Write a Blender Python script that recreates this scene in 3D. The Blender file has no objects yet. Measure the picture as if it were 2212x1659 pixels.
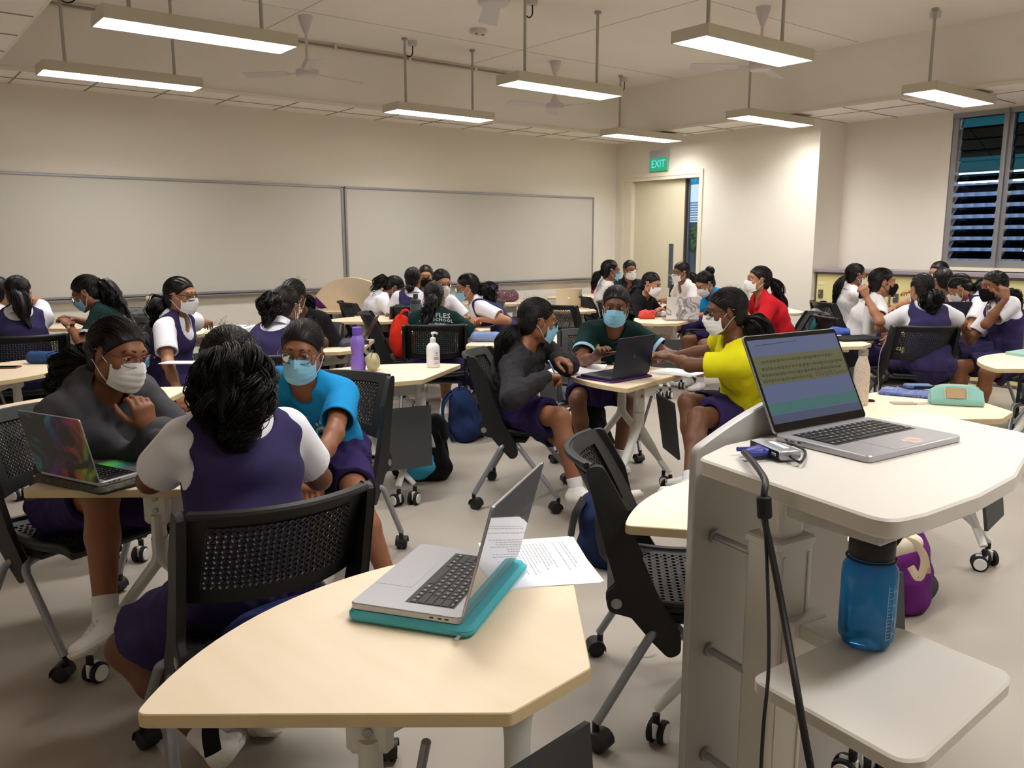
import bpy, bmesh, math, random, time
import numpy as np
from mathutils import Vector, Matrix
from mathutils.bvhtree import BVHTree
R_ = random.Random(7)
NR = np.random.RandomState(7)
PI = math.pi
SC = bpy.context.scene
COL = SC.collection

# ------------------------------------------------------------------ camera
FPX, CX, CY, HCAM = 1790.0, 1106.0, 829.5, 1.48
PITCH, YAW = math.atan(309 / 1790.0), math.radians(51.6)
cFW = np.array([math.cos(YAW) * math.cos(PITCH), math.sin(YAW) * math.cos(PITCH), -math.sin(PITCH)])
cR = np.array([math.sin(YAW), -math.cos(YAW), 0.0])
cU = np.cross(cR, cFW)
CAMO = np.array([0, 0, HCAM])
cam = bpy.data.cameras.new('camera')
cam.sensor_width = 36.0
cam.lens = 36.0 * FPX / 2212.0
cam.clip_start = 0.05
camo = bpy.data.objects.new('camera', cam)
COL.objects.link(camo)
camo.matrix_world = Matrix(((cR[0], cU[0], -cFW[0], 0), (cR[1], cU[1], -cFW[1], 0), (cR[2], cU[2], -cFW[2], HCAM), (0, 0, 0, 1)))
SC.camera = camo


def ray(px, py):
    return cFW + cR * ((px - CX) / FPX) - cU * ((py - CY) / FPX)


def atz(px, py, z):
    d = ray(px, py)
    return CAMO + d * ((z - HCAM) / d[2])


def atd(px, py, t):
    return CAMO + ray(px, py) * t


# ------------------------------------------------------------------ world, exposure
w = bpy.data.worlds.new('sky')
SC.world = w
w.use_nodes = True
wn = w.node_tree.nodes
bg = wn['Background']
tcw = wn.new('ShaderNodeTexCoord')
sxw = wn.new('ShaderNodeSeparateXYZ')
w.node_tree.links.new(tcw.outputs['Generated'], sxw.inputs[0])
rpw = wn.new('ShaderNodeValToRGB')
rpw.color_ramp.elements[0].position = 0.0
rpw.color_ramp.elements[0].color = (0.74, 0.84, 1.0, 1)
rpw.color_ramp.elements[1].position = 0.7
rpw.color_ramp.elements[1].color = (0.52, 0.70, 1.0, 1)
w.node_tree.links.new(sxw.outputs[2], rpw.inputs[0])
w.node_tree.links.new(rpw.outputs[0], bg.inputs[0])
bg.inputs[1].default_value = 1.7
SC.view_settings.view_transform = 'Standard'
SC.view_settings.look = 'None'
SC.view_settings.exposure = 0.0
SC.view_settings.gamma = 1.0
SC.view_settings.use_curve_mapping = False
LAMP_W = 23.5      # watts of each ceiling lamp
try:
    SC.cycles.max_bounces = 10
    SC.cycles.diffuse_bounces = 9
    SC.cycles.transparent_max_bounces = 12
    SC.cycles.caustics_reflective = False
    SC.cycles.caustics_refractive = False
    SC.cycles.sample_clamp_indirect = 4.0
except Exception:
    pass


# ------------------------------------------------------------------ materials
def s2l(c):
    return tuple((v / 255 / 12.92 if v / 255 <= 0.04045 else ((v / 255 + 0.055) / 1.055) ** 2.4) for v in c)


MATS = {}


def mat(name, rgb, rough=0.6, metal=0.0, spec=0.5, bump=0.0, bscale=60.0, var=0.0, vscale=6.0, rgb2=None, emit=None, es=0.0, alpha=None, trans=0.0, coat=0.0, sss=0.0, weave=False, stretch=(1, 1, 1)):
    if name in MATS:
        return MATS[name]
    m = bpy.data.materials.new(name)
    m.use_nodes = True
    nt = m.node_tree
    b = nt.nodes['Principled BSDF']
    c = s2l(rgb) + (1,)
    b.inputs['Base Color'].default_value = c
    b.inputs['Roughness'].default_value = rough
    b.inputs['Metallic'].default_value = metal
    b.inputs['Specular IOR Level'].default_value = spec
    b.inputs['Transmission Weight'].default_value = trans
    b.inputs['Coat Weight'].default_value = coat
    if sss:
        b.inputs['Subsurface Weight'].default_value = sss
        b.inputs['Subsurface Radius'].default_value = (0.012, 0.005, 0.003)
        b.inputs['Subsurface Scale'].default_value = 1.0
    tc = nt.nodes.new('ShaderNodeTexCoord')
    if var > 0 or rgb2:
        mp = nt.nodes.new('ShaderNodeMapping')
        mp.inputs['Scale'].default_value = stretch
        nt.links.new(tc.outputs['Object'], mp.inputs[0])
        nz = nt.nodes.new('ShaderNodeTexNoise')
        nz.inputs['Scale'].default_value = vscale
        nz.inputs['Detail'].default_value = 5
        nt.links.new(mp.outputs[0], nz.inputs['Vector'])
        rp = nt.nodes.new('ShaderNodeValToRGB')
        c2 = s2l(rgb2) if rgb2 else tuple(max(0, v * (1 - var)) for v in c[:3])
        rp.color_ramp.elements[0].position = 0.35
        rp.color_ramp.elements[1].position = 0.65
        rp.color_ramp.elements[0].color = tuple(c2) + (1,)
        rp.color_ramp.elements[1].color = c
        nt.links.new(nz.outputs['Fac'], rp.inputs[0])
        nt.links.new(rp.outputs[0], b.inputs['Base Color'])
    if bump > 0:
        nb = nt.nodes.new('ShaderNodeTexNoise')
        nb.inputs['Scale'].default_value = bscale
        nb.inputs['Detail'].default_value = 3
        mp2 = nt.nodes.new('ShaderNodeMapping')
        mp2.inputs['Scale'].default_value = stretch
        nt.links.new(tc.outputs['Object'], mp2.inputs[0])
        nt.links.new(mp2.outputs[0], nb.inputs['Vector'])
        bp = nt.nodes.new('ShaderNodeBump')
        bp.inputs['Strength'].default_value = bump
        bp.inputs['Distance'].default_value = 0.002
        nt.links.new(nb.outputs['Fac'], bp.inputs['Height'])
        nt.links.new(bp.outputs[0], b.inputs['Normal'])
    if emit:
        b.inputs['Emission Color'].default_value = s2l(emit) + (1,)
        b.inputs['Emission Strength'].default_value = es
    MATS[name] = m
    return m


WALL = mat('wall_paint', (228, 223, 213), 0.85, spec=0.2, bump=0.05, bscale=40, var=0.03, vscale=1.2)
CEIL = mat('ceiling_paint', (240, 237, 232), 0.9, spec=0.1, var=0.03, vscale=0.8)
TILE = mat('ceiling_tile', (242, 238, 232), 0.9, spec=0.1, bump=0.15, bscale=250)
DOORM = mat('door_laminate', (214, 206, 180), 0.5, spec=0.3, var=0.02)
TRIMW = mat('trim_paint', (225, 218, 200), 0.6)
BOARD = mat('whiteboard_enamel', (200, 197, 190), 0.22, spec=0.5)
ALU = mat('aluminium', (165, 165, 170), 0.4, metal=0.7)
ALU_D = mat('aluminium_frame', (150, 150, 155), 0.45, metal=0.6)
WOOD = mat('tabletop_laminate', (239, 221, 195), 0.4, spec=0.35, rgb2=(235, 216, 188), vscale=3.0, stretch=(1.0, 6, 6), bump=0.03, bscale=90)
WOODE = mat('tabletop_edge', (206, 186, 148), 0.5, spec=0.3, var=0.06, vscale=20)
WSTEEL = mat('white_powder_coat', (212, 212, 208), 0.45, spec=0.4)
GSTEEL = mat('silver_powder_coat', (140, 144, 152), 0.38, metal=0.35, spec=0.5)
PANELD = mat('charcoal_panel', (62, 64, 66), 0.6, spec=0.3, bump=0.05, bscale=300)
BLACKP = mat('black_plastic', (26, 26, 27), 0.5, spec=0.4, bump=0.06, bscale=300)
BLACKM = mat('black_mesh_plastic', (40, 40, 42), 0.5, spec=0.35)
RUBBER = mat('black_rubber', (22, 22, 23), 0.6, spec=0.3)
WHUB = mat('caster_hub_white', (214, 214, 210), 0.45)
LAMPW = mat('lamp_housing_white', (200, 194, 178), 0.5)
ROD = mat('lamp_rod_grey', (172, 170, 165), 0.4, metal=0.4)
FANW = mat('fan_enamel', (205, 200, 205), 0.4)
PAPER = mat('white_paper', (236, 236, 242), 0.7, spec=0.2)
INK = mat('print_ink', (158, 158, 166), 0.8, spec=0.1)
SILVER = mat('laptop_silver', (168, 168, 174), 0.32, metal=0.55, spec=0.5, bump=0.01, bscale=800)
KEYB = mat('key_black', (24, 24, 26), 0.45, spec=0.4)
KEYL = mat('key_legend', (190, 190, 190), 0.6)
BLACKG = mat('black_glass', (8, 8, 10), 0.06, spec=0.5)


def floor_mat():
    m = mat('floor_vinyl', (163, 155, 145), 0.5, spec=0.3, var=0.06, vscale=0.9)
    return m


FLOORM = floor_mat()


def glassmat(name, rgb, rough=0.02, mix=0.5, ior=1.45, body=None, bodyf=0.0):
    """thin clear sheet: mostly see-through with a glossy skin"""
    if name in MATS:
        return MATS[name]
    m = bpy.data.materials.new(name)
    m.use_nodes = True
    nt = m.node_tree
    nt.nodes.remove(nt.nodes['Principled BSDF'])
    out = nt.nodes['Material Output']
    t = nt.nodes.new('ShaderNodeBsdfTransparent')
    t.inputs[0].default_value = s2l(rgb) + (1,)
    g = nt.nodes.new('ShaderNodeBsdfGlossy')
    g.inputs['Roughness'].default_value = rough
    g.inputs[0].default_value = (0.9, 0.9, 0.9, 1)
    f = nt.nodes.new('ShaderNodeFresnel')
    f.inputs[0].default_value = ior
    mx = nt.nodes.new('ShaderNodeMixShader')
    nt.links.new(f.outputs[0], mx.inputs[0])
    nt.links.new(t.outputs[0], mx.inputs[1])
    nt.links.new(g.outputs[0], mx.inputs[2])
    last = mx.outputs[0]
    if body:
        df = nt.nodes.new('ShaderNodeBsdfDiffuse'); df.inputs[0].default_value = s2l(body) + (1,)
        tl = nt.nodes.new('ShaderNodeBsdfTranslucent'); tl.inputs[0].default_value = s2l(body) + (1,)
        ad = nt.nodes.new('ShaderNodeMixShader'); ad.inputs[0].default_value = .6
        nt.links.new(df.outputs[0], ad.inputs[1]); nt.links.new(tl.outputs[0], ad.inputs[2])
        m2 = nt.nodes.new('ShaderNodeMixShader'); m2.inputs[0].default_value = bodyf
        nt.links.new(last, m2.inputs[1]); nt.links.new(ad.outputs[0], m2.inputs[2])
        last = m2.outputs[0]
    nt.links.new(last, out.inputs[0])
    MATS[name] = m
    return m


LENS = glassmat('spectacle_lens', (245, 248, 250))
LOUVG = glassmat('louvre_glass', (76, 128, 132), 0.03)
CLEARG = glassmat('clear_glass', (225, 235, 240))


def emitmat(name, rgb, s):
    if name in MATS:
        return MATS[name]
    m = bpy.data.materials.new(name)
    m.use_nodes = True
    b = m.node_tree.nodes['Principled BSDF']
    b.inputs['Base Color'].default_value = (0.02, 0.02, 0.02, 1)
    b.inputs['Emission Color'].default_value = s2l(rgb) + (1,)
    b.inputs['Emission Strength'].default_value = s
    MATS[name] = m
    return m


def diffuser_mat():
    """clear prismatic sheet, glowing a little itself"""
    m = bpy.data.materials.new('lamp_diffuser')
    m.use_nodes = True
    nt = m.node_tree
    nt.nodes.remove(nt.nodes['Principled BSDF'])
    t = nt.nodes.new('ShaderNodeBsdfTransparent')
    e = nt.nodes.new('ShaderNodeEmission'); e.inputs[0].default_value = s2l((255, 252, 246)) + (1,); e.inputs[1].default_value = 3.0
    a = nt.nodes.new('ShaderNodeAddShader')
    nt.links.new(t.outputs[0], a.inputs[0]); nt.links.new(e.outputs[0], a.inputs[1])
    nt.links.new(a.outputs[0], nt.nodes['Material Output'].inputs[0])
    return m


LAMPE = diffuser_mat()


def cloth(name, rgb, rough=0.9, bump=0.25, bscale=400, var=0.08, vscale=14):
    m = mat(name, rgb, rough, spec=0.15, bump=bump, bscale=bscale, var=var, vscale=vscale)
    m.node_tree.nodes['Principled BSDF'].inputs['Sheen Weight'].default_value = 0.0
    return m


# ------------------------------------------------------------------ mesh helpers
def link(o, parent=None):
    COL.objects.link(o)
    if parent is not None:
        o.parent = parent
    return o


def mesh_obj(name, verts, faces, mats, parent=None, smooth=True, mi=None, loc=None, sharp=None):
    me = bpy.data.meshes.new(name)
    verts = np.asarray(verts, dtype=np.float32).reshape(-1, 3)
    if isinstance(faces, np.ndarray):
        k = faces.shape[1]
        n = len(faces)
        me.vertices.add(len(verts))
        me.vertices.foreach_set('co', verts.ravel())
        me.loops.add(n * k)
        me.loops.foreach_set('vertex_index', faces.astype(np.int32).ravel())
        me.polygons.add(n)
        me.polygons.foreach_set('loop_start', np.arange(0, n * k, k, dtype=np.int32))
        me.update(calc_edges=True)
    else:
        me.from_pydata(verts.tolist(), [], [tuple(int(i) for i in f) for f in faces])
        me.update()
    me.validate()
    for m in (mats if isinstance(mats, (list, tuple)) else [mats]):
        me.materials.append(m)
    if mi is not None and len(mi) == len(me.polygons):
        me.polygons.foreach_set('material_index', np.asarray(mi, dtype=np.int32))
    me.polygons.foreach_set('use_smooth', np.ones(len(me.polygons), dtype=bool) if smooth else np.zeros(len(me.polygons), dtype=bool))
    if sharp is not None and smooth:
        me.set_sharp_from_angle(angle=math.radians(sharp))
    o = bpy.data.objects.new(name, me)
    if loc is not None:
        o.location = loc
    return link(o, parent)


def rotm(axis, ang):
    return np.array(Matrix.Rotation(ang, 3, axis))


class MB:
    def __init__(s):
        s.v, s.f, s.m, s.n = [], [], [], 0

    def add(s, v, f, mi=0):
        v = np.asarray(v, dtype=float).reshape(-1, 3)
        s.v.append(v)
        for q in f:
            s.f.append(tuple(int(i) + s.n for i in q))
            s.m.append(mi)
        s.n += len(v)
        return s

    def box(s, c, size, rot=None, mi=0, bev=0.0):
        hx, hy, hz = [a / 2 for a in size]
        if bev > 0:
            b = min(bev, hx * .99, hy * .99, hz * .99)
            pts, idx = [], {}
            for sx in (-1, 1):
                for sy in (-1, 1):
                    for sz in (-1, 1):
                        for ax in range(3):
                            p = [sx * (hx - b), sy * (hy - b), sz * (hz - b)]
                            p[ax] = (sx * hx, sy * hy, sz * hz)[ax]
                            idx[(sx, sy, sz, ax)] = len(pts)
                            pts.append(p)
            F = []
            for ax in range(3):
                o1, o2 = [a for a in range(3) if a != ax]
                for sg in (-1, 1):
                    q = []
                    for a, b2 in ((-1, -1), (1, -1), (1, 1), (-1, 1)):
                        k = [0, 0, 0]
                        k[ax] = sg; k[o1] = a; k[o2] = b2
                        q.append(idx[(k[0], k[1], k[2], ax)])
                    F.append(q)
            for ax in range(3):
                o1, o2 = [a for a in range(3) if a != ax]
                for a in (-1, 1):
                    for b2 in (-1, 1):
                        k0 = [0, 0, 0]; k1 = [0, 0, 0]
                        k0[ax] = -1; k1[ax] = 1
                        k0[o1] = k1[o1] = a; k0[o2] = k1[o2] = b2
                        F.append([idx[(*k0, o1)], idx[(*k1, o1)], idx[(*k1, o2)], idx[(*k0, o2)]])
            for sx in (-1, 1):
                for sy in (-1, 1):
                    for sz in (-1, 1):
                        F.append([idx[(sx, sy, sz, a)] for a in range(3)])
            pts = np.array(pts)
        else:
            pts = np.array([[x, y, z] for x in (-hx, hx) for y in (-hy, hy) for z in (-hz, hz)])
            F = [(0, 1, 3, 2), (4, 6, 7, 5), (0, 4, 5, 1), (2, 3, 7, 6), (0, 2, 6, 4), (1, 5, 7, 3)]
        if rot is not None:
            pts = pts @ np.asarray(rot).T
        return s.add(pts + np.asarray(c, float), F, mi)

    def cyl(s, p0, p1, r0, r1=None, n=16, mi=0, caps=True):
        r1 = r0 if r1 is None else r1
        return s.tube([p0, p1], [r0, r1], n, mi, caps)

    def tube(s, path, r, n=10, mi=0, caps=True, ell=None, up=None):
        P = np.asarray(path, float)
        m = len(P)
        rr = np.full(m, r, float) if np.isscalar(r) else np.asarray(r, float)
        T = np.zeros_like(P)
        T[1:-1] = P[2:] - P[:-2]
        T[0] = P[1] - P[0]; T[-1] = P[-1] - P[-2]
        T /= np.linalg.norm(T, axis=1)[:, None] + 1e-12
        a = np.array([0, 0, 1.0]) if up is None else np.asarray(up, float)
        if abs(T[0] @ a) > 0.95:
            a = np.array([1.0, 0, 0])
        A = a - T[0] * (a @ T[0]); A /= np.linalg.norm(A)
        V = []
        th = np.arange(n) * 2 * PI / n
        for i in range(m):
            A = A - T[i] * (A @ T[i]); A /= np.linalg.norm(A) + 1e-12
            B = np.cross(T[i], A)
            ea, eb = (1, 1) if ell is None else ell
            V.append(P[i] + rr[i] * (np.outer(np.cos(th), A) * ea + np.outer(np.sin(th), B) * eb))
        F = []
        for i in range(m - 1):
            for j in range(n):
                F.append((i * n + j, i * n + (j + 1) % n, (i + 1) * n + (j + 1) % n, (i + 1) * n + j))
        if caps:
            F.append(tuple(range(n - 1, -1, -1)))
            F.append(tuple((m - 1) * n + j for j in range(n)))
        return s.add(np.concatenate(V), F, mi)

    def prism(s, poly, z0, z1, mi=0, me=None, T=None, bev=0.0):
        """poly: ccw 2D outline; me: material of the side band; T: function on verts"""
        poly = np.asarray(poly, float)
        n = len(poly)
        me = mi if me is None else me
        lay = [(z0, 0.0), (z1, 0.0)]
        if bev > 0:
            lay = [(z0, bev), (z0 + bev, 0), (z1 - bev, 0), (z1, bev)]
        d = np.roll(poly, -1, 0) - np.roll(poly, 1, 0)
        d /= np.linalg.norm(d, axis=1)[:, None] + 1e-12
        nrm = np.stack([-d[:, 1], d[:, 0]], 1)
        V = []
        for z, o in lay:
            q = poly + nrm * o
            V.append(np.column_stack([q, np.full(n, z)]))
        V = np.concatenate(V)
        L = len(lay)
        if T is not None:
            V = T(V)
        s.add(V, [], 0)
        base = s.n - len(V)
        for i in range(L - 1):
            for j in range(n):
                s.f.append((base + i * n + j, base + i * n + (j + 1) % n, base + (i + 1) * n + (j + 1) % n, base + (i + 1) * n + j)); s.m.append(me)
        s.f.append(tuple(base + j for j in range(n - 1, -1, -1))); s.m.append(mi)
        s.f.append(tuple(base + (L - 1) * n + j for j in range(n))); s.m.append(mi)
        return s

    def lathe(s, prof, n=24, c=(0, 0, 0), mi=0, M=None, caps=True):
        th = np.arange(n) * 2 * PI / n
        V = [np.column_stack([r * np.cos(th), r * np.sin(th), np.full(n, z)]) for r, z in prof]
        V = np.concatenate(V)
        if M is not None:
            V = V @ np.asarray(M).T
        F = []
        m = len(prof)
        for i in range(m - 1):
            for j in range(n):
                F.append((i * n + j, i * n + (j + 1) % n, (i + 1) * n + (j + 1) % n, (i + 1) * n + j))
        if caps:
            F.append(tuple(range(n - 1, -1, -1)))
            F.append(tuple((m - 1) * n + j for j in range(n)))
        return s.add(V + np.asarray(c, float), F, mi)

    def ball(s, c, r, n=16, m=10, mi=0, M=None):
        r = np.array([r, r, r]) if np.isscalar(r) else np.asarray(r)
        V = [(0, 0, -1)]
        for i in range(1, m):
            ph = -PI / 2 + PI * i / m
            for j in range(n):
                V.append((math.cos(ph) * math.cos(2 * PI * j / n), math.cos(ph) * math.sin(2 * PI * j / n), math.sin(ph)))
        V.append((0, 0, 1))
        F = [(0, 1 + (j + 1) % n, 1 + j) for j in range(n)]
        for i in range(m - 2):
            for j in range(n):
                a = 1 + i * n
                F.append((a + j, a + (j + 1) % n, a + n + (j + 1) % n, a + n + j))
        a = 1 + (m - 2) * n
        F += [(a + j, a + (j + 1) % n, len(V) - 1) for j in range(n)]
        V = np.array(V) * r
        if M is not None:
            V = V @ np.asarray(M).T
        return s.add(V + np.asarray(c), F, mi)

    def sheet(s, G, mi=0, th=0.0):
        """G: (a,b,3) grid of points; optional thickness along the normal"""
        G = np.asarray(G, float)
        a, b = G.shape[:2]
        du = np.gradient(G, axis=0); dv = np.gradient(G, axis=1)
        N = np.cross(du, dv); N /= np.linalg.norm(N, axis=2)[..., None] + 1e-12
        V = G.reshape(-1, 3)
        F = []
        id = lambda i, j: i * b + j
        for i in range(a - 1):
            for j in range(b - 1):
                F.append((id(i, j), id(i + 1, j), id(i + 1, j + 1), id(i, j + 1)))
        if th:
            V2 = (G - N * th).reshape(-1, 3)
            o = a * b
            F2 = [tuple(o + k for k in reversed(q)) for q in F]
            ring = [id(i, 0) for i in range(a)] + [id(a - 1, j) for j in range(1, b)] + [id(i, b - 1) for i in range(a - 2, -1, -1)] + [id(0, j) for j in range(b - 2, 0, -1)]
            F3 = [(ring[k], o + ring[k], o + ring[(k + 1) % len(ring)], ring[(k + 1) % len(ring)]) for k in range(len(ring))]
            F3 = [tuple(reversed(q)) for q in F3]
            return s.add(np.concatenate([V, V2]), F + F2 + F3, mi)
        return s.add(V, F, mi)

    def build(s, name, mats, parent=None, smooth=True, sharp=35, loc=None):
        V = np.concatenate(s.v) if s.v else np.zeros((0, 3))
        return mesh_obj(name, V, s.f, mats, parent, smooth, s.m, loc, sharp)


def empty(name, loc=(0, 0, 0), rz=0.0, parent=None):
    o = bpy.data.objects.new(name, None)
    o.empty_display_size = 0.05
    o.location = loc
    o.rotation_euler = (0, 0, rz)
    return link(o, parent)


def tag(o, label=None, cat=None, group=None, kind=None):
    if label: o['label'] = label
    if cat: o['category'] = cat
    if group: o['group'] = group
    if kind: o['kind'] = kind
    return o


def copy_tree(o, parent=None):
    c = o.copy()
    COL.objects.link(c)
    c.parent = parent
    for ch in list(o.children):
        copy_tree(ch, c)
    return c


def rrect(w, h, r, n=5, cx=0, cy=0):
    P = []
    for (x, y, a) in ((w / 2 - r, h / 2 - r, 0), (-w / 2 + r, h / 2 - r, 90), (-w / 2 + r, -h / 2 + r, 180), (w / 2 - r, -h / 2 + r, 270)):
        for k in range(n + 1):
            t = math.radians(a + 90 * k / n)
            P.append((cx + x + r * math.cos(t), cy + y + r * math.sin(t)))
    return P


def roundpoly(pts, rad, n=5):
    """round the corners of a ccw polygon; rad: number or list"""
    out = []
    m = len(pts)
    pts = [np.array(p, float) for p in pts]
    for i in range(m):
        r = rad if np.isscalar(rad) else rad[i]
        a, b, c = pts[i - 1], pts[i], pts[(i + 1) % m]
        if r <= 0:
            out.append(tuple(b)); continue
        u = (a - b) / np.linalg.norm(a - b); v = (c - b) / np.linalg.norm(c - b)
        ang = math.acos(max(-1, min(1, u @ v)))
        t = min(r / math.tan(ang / 2), 0.49 * np.linalg.norm(a - b), 0.49 * np.linalg.norm(c - b))
        p0, p1 = b + u * t, b + v * t
        for k in range(n + 1):
            s = k / n
            out.append(tuple((1 - s) ** 2 * p0 + 2 * s * (1 - s) * b + s * s * p1))
    return out


def smooth_path(pts, n=6):
    """Catmull-Rom through pts"""
    P = [np.array(p, float) for p in pts]
    P = [2 * P[0] - P[1]] + P + [2 * P[-1] - P[-2]]
    out = []
    for i in range(1, len(P) - 2):
        for k in range(n):
            t = k / n
            a, b, c, d = P[i - 1], P[i], P[i + 1], P[i + 2]
            out.append(0.5 * ((2 * b) + (c - a) * t + (2 * a - 5 * b + 4 * c - d) * t * t + (3 * b - a - 3 * c + d) * t ** 3))
    out.append(P[-2])
    return np.array(out)


def fillet_path(pts, r, n=5):
    P = [np.array(p, float) for p in pts]
    out = [P[0]]
    for i in range(1, len(P) - 1):
        a, b, c = P[i - 1], P[i], P[i + 1]
        u = (a - b) / np.linalg.norm(a - b); v = (c - b) / np.linalg.norm(c - b)
        t = min(r, 0.45 * np.linalg.norm(a - b), 0.45 * np.linalg.norm(c - b))
        p0, p1 = b + u * t, b + v * t
        for k in range(n + 1):
            s = k / n
            out.append((1 - s) ** 2 * p0 + 2 * s * (1 - s) * b + s * s * p1)
    out.append(P[-1])
    return np.array(out)


def text_mesh(body, size, depth=0.0, align='CENTER', res=2):
    cu = bpy.data.curves.new('lettering', 'FONT')
    cu.body = body
    cu.size = size
    cu.align_x = align
    cu.align_y = 'CENTER'
    cu.extrude = depth
    cu.resolution_u = res
    o = bpy.data.objects.new('lettering', cu)
    COL.objects.link(o)
    dg = bpy.context.evaluated_depsgraph_get()
    me = bpy.data.meshes.new_from_object(o.evaluated_get(dg))
    V = np.zeros(len(me.vertices) * 3)
    me.vertices.foreach_get('co', V)
    F = [tuple(p.vertices) for p in me.polygons]
    bpy.data.objects.remove(o)
    bpy.data.curves.remove(cu)
    bpy.data.meshes.remove(me)
    return V.reshape(-1, 3), F
# ================================================================== the room
YB, XD, XR, ZC, ZS = 8.93, 9.05, 9.6, 3.50, 2.88
XL, YF = -1.3, -2.2
YP = 5.62          # where the door wall steps back to the window wall


def struct(name, mb, mats, smooth=False, parent=None):
    o = mb.build(name, mats, parent, smooth)
    if parent is None:
        o['kind'] = 'structure'
    return o


def wall_boxes(mb, x0, x1, y0, y1, z0, z1):
    mb.box(((x0 + x1) / 2, (y0 + y1) / 2, (z0 + z1) / 2), (x1 - x0, y1 - y0, z1 - z0))


m = MB(); wall_boxes(m, XL - .2, XR + .2, YF - .2, YB + .2, -.2, 0); struct('floor', m, FLOORM)
m = MB(); wall_boxes(m, XL - .2, XR + .2, YF - .2, YB + .2, ZC, ZC + .2); struct('ceiling', m, CEIL)
m = MB(); wall_boxes(m, XL - .2, XR + .2, YB, YB + .2, 0, ZC); struct('wall_back', m, WALL)
m = MB(); wall_boxes(m, XL - .2, XL, YF, YB, 0, ZC); struct('wall_left', m, WALL)
m = MB(); wall_boxes(m, XL, XR + .2, YF - .2, YF, 0, ZC); struct('wall_front', m, WALL)
# right wall with the door opening, the step and the window opening
DY0, DY1, DZ = 7.37, 8.75, 2.37
m = MB()
wall_boxes(m, XD, XD + .2, YP + .2, DY0, 0, ZC)
wall_boxes(m, XD, XD + .2, DY1, YB, 0, ZC)
wall_boxes(m, XD, XD + .2, DY0, DY1, DZ, ZC)
wall_boxes(m, XD, XR + .2, YP, YP + .2, 0, ZC)
struct('wall_right', m, WALL)
WY1, WZ0, WZ1, WY0 = 4.37, 1.20, 2.84, 1.60
m = MB()
wall_boxes(m, XR, XR + .2, WY1, YP, 0, ZC)
wall_boxes(m, XR, XR + .2, YF, WY0, 0, ZC)
wall_boxes(m, XR, XR + .2, WY0, WY1, 0, WZ0)
wall_boxes(m, XR, XR + .2, WY0, WY1, WZ1, ZC)
struct('wall_window', m, WALL)
# lowered borders with tiled undersides
BF = 8.28
m = MB()
wall_boxes(m, 1.08, 8.45, BF, BF + .05, ZS + .02, ZC)
wall_boxes(m, 8.45, 8.50, YF, BF + .05, ZS + .02, ZC)
wall_boxes(m, 1.03, 1.08, YF, BF + .05, ZS + .02, ZC)
struct('trim_1', m, CEIL)
m = MB()
wall_boxes(m, 1.05, 8.48, BF - .025, BF, ZS, ZS + .03)
wall_boxes(m, 8.425, 8.45, YF, BF, ZS, ZS + .03)
wall_boxes(m, 1.08, 1.105, YF, BF, ZS, ZS + .03)
struct('trim_2', m, mat('white_edge_bead', (228, 224, 214), 0.5))
m = MB()
wall_boxes(m, XL, XR, BF, YB, ZS, ZS + .02)
wall_boxes(m, 8.45, XR, YF, BF, ZS, ZS + .02)
wall_boxes(m, XL, 1.08, YF, BF, ZS, ZS + .02)
struct('ceiling_border', m, TILE)['kind'] = 'structure'
m = MB()
x = 1.3
while x < 8.4:
    m.box((x, (BF + YB) / 2, ZS - .002), (.012, YB - BF, .006)); x += .62
y = 8.1
while y > -2:
    m.box(((8.45 + XR) / 2, y, ZS - .002), (XR - 8.45, .012, .006)); m.box(((XL + 1.08) / 2, y, ZS - .002), (1.08 - XL, .012, .006)); y -= .62
m.box((5, 8.62, ZS - .002), (9, .012, .006)); m.box((8.86, 3, ZS - .002), (.012, 10.5, .006))
for xx in (-.7, -.1, .5):
    m.box((xx, 3, ZS - .002), (.012, 10.5, .006))
struct('trim_3', m, mat('tile_grid', (150, 142, 128), 0.7))
m = MB()
m.box((4, YB - .012, .05), (10, .02, .1)); m.box((XD - .01, 6.5, .05), (.02, 1.7, .1))
struct('baseboard_back', m, mat('skirting_grey', (120, 116, 110), 0.6))
# faint joints between the ceiling boards
m = MB()
for yy in (2.4, 4.85, 7.3):
    m.box((4.8, yy, ZC - .001), (7.2, .008, .003))
for xx in (3.4, 5.9):
    m.box((xx, 3, ZC - .001), (.008, 10.4, .003))
struct('trim_4', m, mat('ceiling_joint', (198, 190, 175), 0.8))

# ---------------- door
m = MB()
fr = .09
m.box((XD + .09, DY0 - .004, DZ / 2 - .024), (.20, .012, DZ - .047))
m.box((XD + .09, DY1 - .07, DZ / 2 - .024), (.20, .16, DZ - .047))
m.box((XD + .09, (DY0 + DY1) / 2, DZ - .02), (.20, DY1 - DY0, .05))
for yy in (DY0 - .03, DY1 + .03):
    m.box((XD - .008, yy, DZ / 2), (.016, .06, DZ - .001))
m.box((XD - .008, (DY0 + DY1) / 2, DZ + .03), (.016, DY1 - DY0 + .12, .06))
fo = m.build('door_frame', TRIMW, None, False); fo['kind'] = 'structure'
m = MB()
ly0, ly1 = 7.665, 8.60
vy0, vy1, vz0, vz1 = 7.84, 7.93, .82, 1.44
X0, X1 = XD + .06, XD + .105
wall_boxes(m, X0, X1, ly0, vy0, 0.01, DZ - .05)
wall_boxes(m, X0, X1, vy1, ly1, 0.01, DZ - .05)
wall_boxes(m, X0, X1, vy0, vy1, 0.01, vz0)
wall_boxes(m, X0, X1, vy0, vy1, vz1, DZ - .05)
do = m.build('door_1', DOORM, None, False); do['kind'] = 'structure'
m = MB(); m.box(((X0 + X1) / 2, (vy0 + vy1) / 2, (vz0 + vz1) / 2), (.008, vy1 - vy0, vz1 - vz0)); m.build('vision_pane', CLEARG, do, False)
m = MB()
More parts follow.
